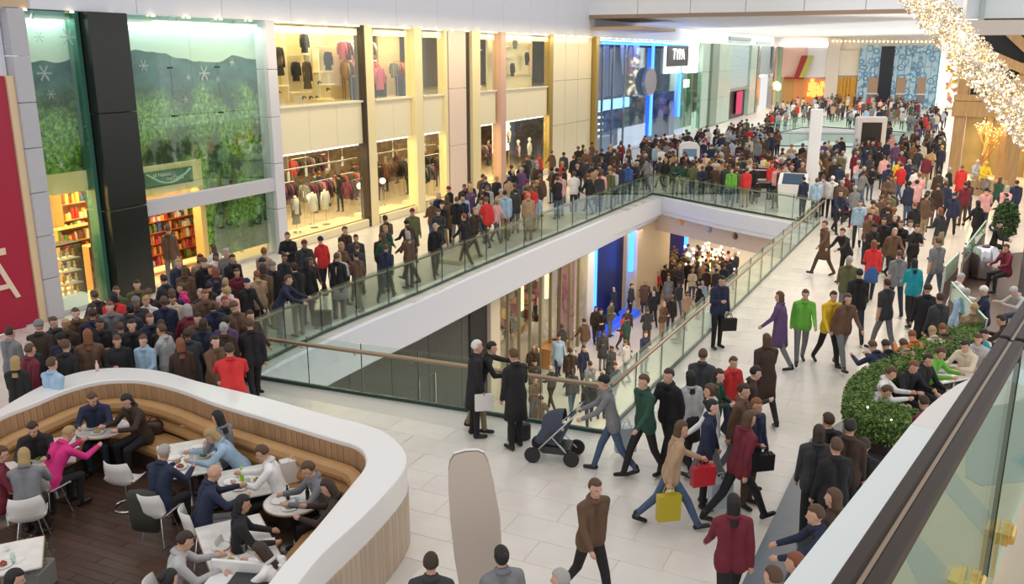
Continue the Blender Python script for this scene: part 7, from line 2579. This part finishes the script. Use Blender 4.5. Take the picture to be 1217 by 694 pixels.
def crowd(poly, n, zone, z=0.002, mind=.5, faces=(170, 20), far=False, h=1.7, group=None, avoid=tuple((a, b, .38) for a, b in c_out)):
    """fill a picture polygon of head positions with standing and walking people"""
    xs = [p[0] for p in poly]
    ys = [p[1] for p in poly]
    out = []
    tries = 0
    while len(out) < n and tries < n * 60:
        tries += 1
        px, py = rp_.uniform(min(xs), max(xs)), rp_.uniform(min(ys), max(ys))
        if not inside((px, py), poly):
            continue
        q = P(px, py, z + h)
        if z > -1:
            q = clear_of_void(q[0], q[1], .4)
        if any((q[0] - a) ** 2 + (q[1] - b) ** 2 < mind * mind and abs(c - z) < 1 for a, b, c in PEOPLE):
            continue
        if z > -1 and (inside(q[:2], HOLE1) or inside(q[:2], HOLE2) or inside(q[:2], CAFE)):
            continue
        if any((q[0] - a) ** 2 + (q[1] - b) ** 2 < r * r for a, b, r in avoid):
            continue
        for _ in range(60):
            t, b, hr, st_ = rp_.choice(TOPW), rp_.choice(BOTW), rp_.choice(HRW), rp_.choice(STW)
            ps = rp_.choice(PSW)
            if st_ == 'hat':
                hr = rp_.choice(['black', 'grey', 'navy', 'maroon', 'brown'])
            key = (zone, t, b, hr, st_)
            if key not in USED:
                break
        USED.add(key)
        fc = rp_.choice(faces) + rp_.uniform(-35, 35)
        s_ = rp_.uniform(.93, 1.05)
        if far:
            out.append(((q[0], q[1], z), ps, fc, t, b, hr, s_))
            PEOPLE.append((q[0], q[1], z))
            continue
        ct_ = t if (ps in COATS and rp_.random() < .3) else None
        sk_ = b if (ps in SKIRTS and st_ in ('long', 'bob') and rp_.random() < .3) else None
        sc2 = None
        person(q[0], q[1], z, ps, fc, t, b, hr, st_, None, rp_.choice([0, 0, 1, 2, 3, 3]), s_, ct_, sk_, sc2, zone, group=group or ('people ' + zone))
        out.append(1)
    return out


DIRW = (25, 205)
crowd([(0, 420), (60, 375), (130, 345), (175, 335), (185, 425), (100, 428), (0, 470)], 30, 'behind the left cafe wall', faces=DIRW, mind=.46)
crowd([(175, 330), (240, 295), (325, 300), (330, 355), (300, 372), (262, 400), (185, 425)], 38, 'before the mural shop', faces=DIRW, mind=.44)
crowd([(300, 300), (365, 285), (440, 262), (470, 290), (420, 318), (330, 350)], 14, 'before the first cream window', faces=DIRW, mind=.6)
crowd([(450, 262), (540, 218), (585, 215), (575, 245), (500, 285), (455, 295)], 22, 'on the middle of the walkway', faces=DIRW, mind=.5)
FARP += crowd([(560, 215), (640, 180), (700, 172), (705, 200), (640, 224), (570, 245)], 44, 'below the plum mannequin windows', faces=DIRW, mind=.45, far=True)
FARP += crowd([(690, 172), (760, 165), (800, 185), (770, 202), (700, 212)], 40, 'before the blue neon store', faces=DIRW, mind=.45, far=True)
FARP += crowd([(985, 190), (1080, 170), (1130, 185), (1125, 235), (1060, 250), (1000, 230)], 40, 'in the right walkway crowd', faces=(0, 180), mind=.5, far=True)
crowd([(1020, 250), (1100, 240), (1130, 250), (1100, 275), (1030, 275)], 8, 'in the right walkway', faces=(0, 180), mind=.6)
crowd([(1130, 205), (1200, 210), (1200, 232), (1135, 235)], 6, 'before the timber lodge', faces=(150, 200), mind=.6)
crowd([(820, 440), (900, 430), (905, 480), (830, 500)], 7, 'in the central group', faces=(60, 250), mind=.5)
ZL = -5.598
crowd([(655, 400), (715, 350), (765, 305), (800, 300), (850, 330), (800, 360), (740, 430), (690, 460), (655, 440)], 40, 'on the lower mall floor', z=ZL, faces=(200, 30), mind=.75)
FARP += crowd([(775, 285), (880, 300), (860, 325), (790, 320)], 24, 'at the back of the lower mall', z=ZL, faces=(200, 30), mind=.55, far=True)
crowd([(618, 400), (690, 440), (640, 470), (620, 440)], 5, 'below the near handrail on the lower floor', z=ZL, faces=(200, 30), mind=.7)

# everyone beyond: one mass
for poly, n in (([(760, 165), (900, 140), (930, 155), (890, 178), (905, 205), (800, 205)], 150),
                ([(905, 180), (1000, 165), (1120, 150), (1125, 180), (1050, 172), (990, 190), (930, 205)], 90),
                ([(925, 118), (1000, 108), (1100, 118), (1128, 130), (1090, 152), (960, 146), (900, 150)], 170)):
    FARP += crowd(poly, n, 'far', far=True, mind=.55, h=1.7, faces=(0, 180))
for k in range(34):
    bay = bays[k % 5] if k % 7 else bays[0]
    q = floc(rp_.uniform(bay[0] + .3, bay[1] + 1.5), rp_.uniform(2.2, 5.5), .122)
    if all((q[0] - a) ** 2 + (q[1] - b) ** 2 > .4 for a, b, c in PEOPLE):
        PEOPLE.append(q)
        FARP.append((q, 'stand', rp_.uniform(0, 360), rp_.choice(TOPW), rp_.choice(BOTW), rp_.choice(HRW), rp_.uniform(.93, 1.03)))
FARP += crowd([(780, 290), (880, 300), (860, 320), (790, 322)], 26, 'x', z=ZL, far=True, mind=.5)
LOW = []
for pz_ in ('stand', 'walk', 'fold'):
    me, Hm, hands, _z = body_mesh(POSES[pz_], .042, 'far_body')
    vs = np.empty(len(me.vertices) * 3)
    me.vertices.foreach_get('co', vs)
    fs = [tuple(p.vertices) for p in me.polygons]
    mi_ = [p.material_index for p in me.polygons]
    hm = [(tuple(Hm @ v.co)) for v in HAIR['short'].vertices]
    LOW.append((vs.reshape(-1, 3), fs, mi_, Hm))
    bpy.data.meshes.remove(me)
fm = MB()
for q, ps, fc, t, b, hr, s_ in FARP:
    vs, fs, mi_, Hm = rp_.choice(LOW) if ps != 'stand' else LOW[0]
    a = math.radians(fc)
    R_ = np.array([[math.cos(a), -math.sin(a), 0], [math.sin(a), math.cos(a), 0], [0, 0, 1]])
    w = (vs * s_) @ R_.T + np.array([q[0], q[1], q[2]])
    base_ = len(fm.v)
    fm.v += [tuple(r) for r in w.tolist()]
    mm = [fm.mi(m) for m in (rp_.choice(SKINS), TOPC[t], BOTC[b], SHOEM['black'])]
    for f, k in zip(fs, mi_):
        fm.f.append(tuple(i + base_ for i in f))
        fm.m.append(mm[k])
    hc = Hm @ V((0, .02, .035))
    c = R_ @ (np.array(hc) * s_) + np.array([q[0], q[1], q[2]])
    fm.ball(tuple(c), .105, 7, HAIRM.get(hr) or TOPC[hr])
fo = part('distant_crowd', fm, None, None, smooth=True)
tag(fo, 'mass of distant shoppers filling the far concourse', 'crowd', kind='stuff')
print('PEOPLE', len(PEOPLE), 'far', len(FARP), 'far tris', len(fm.f))
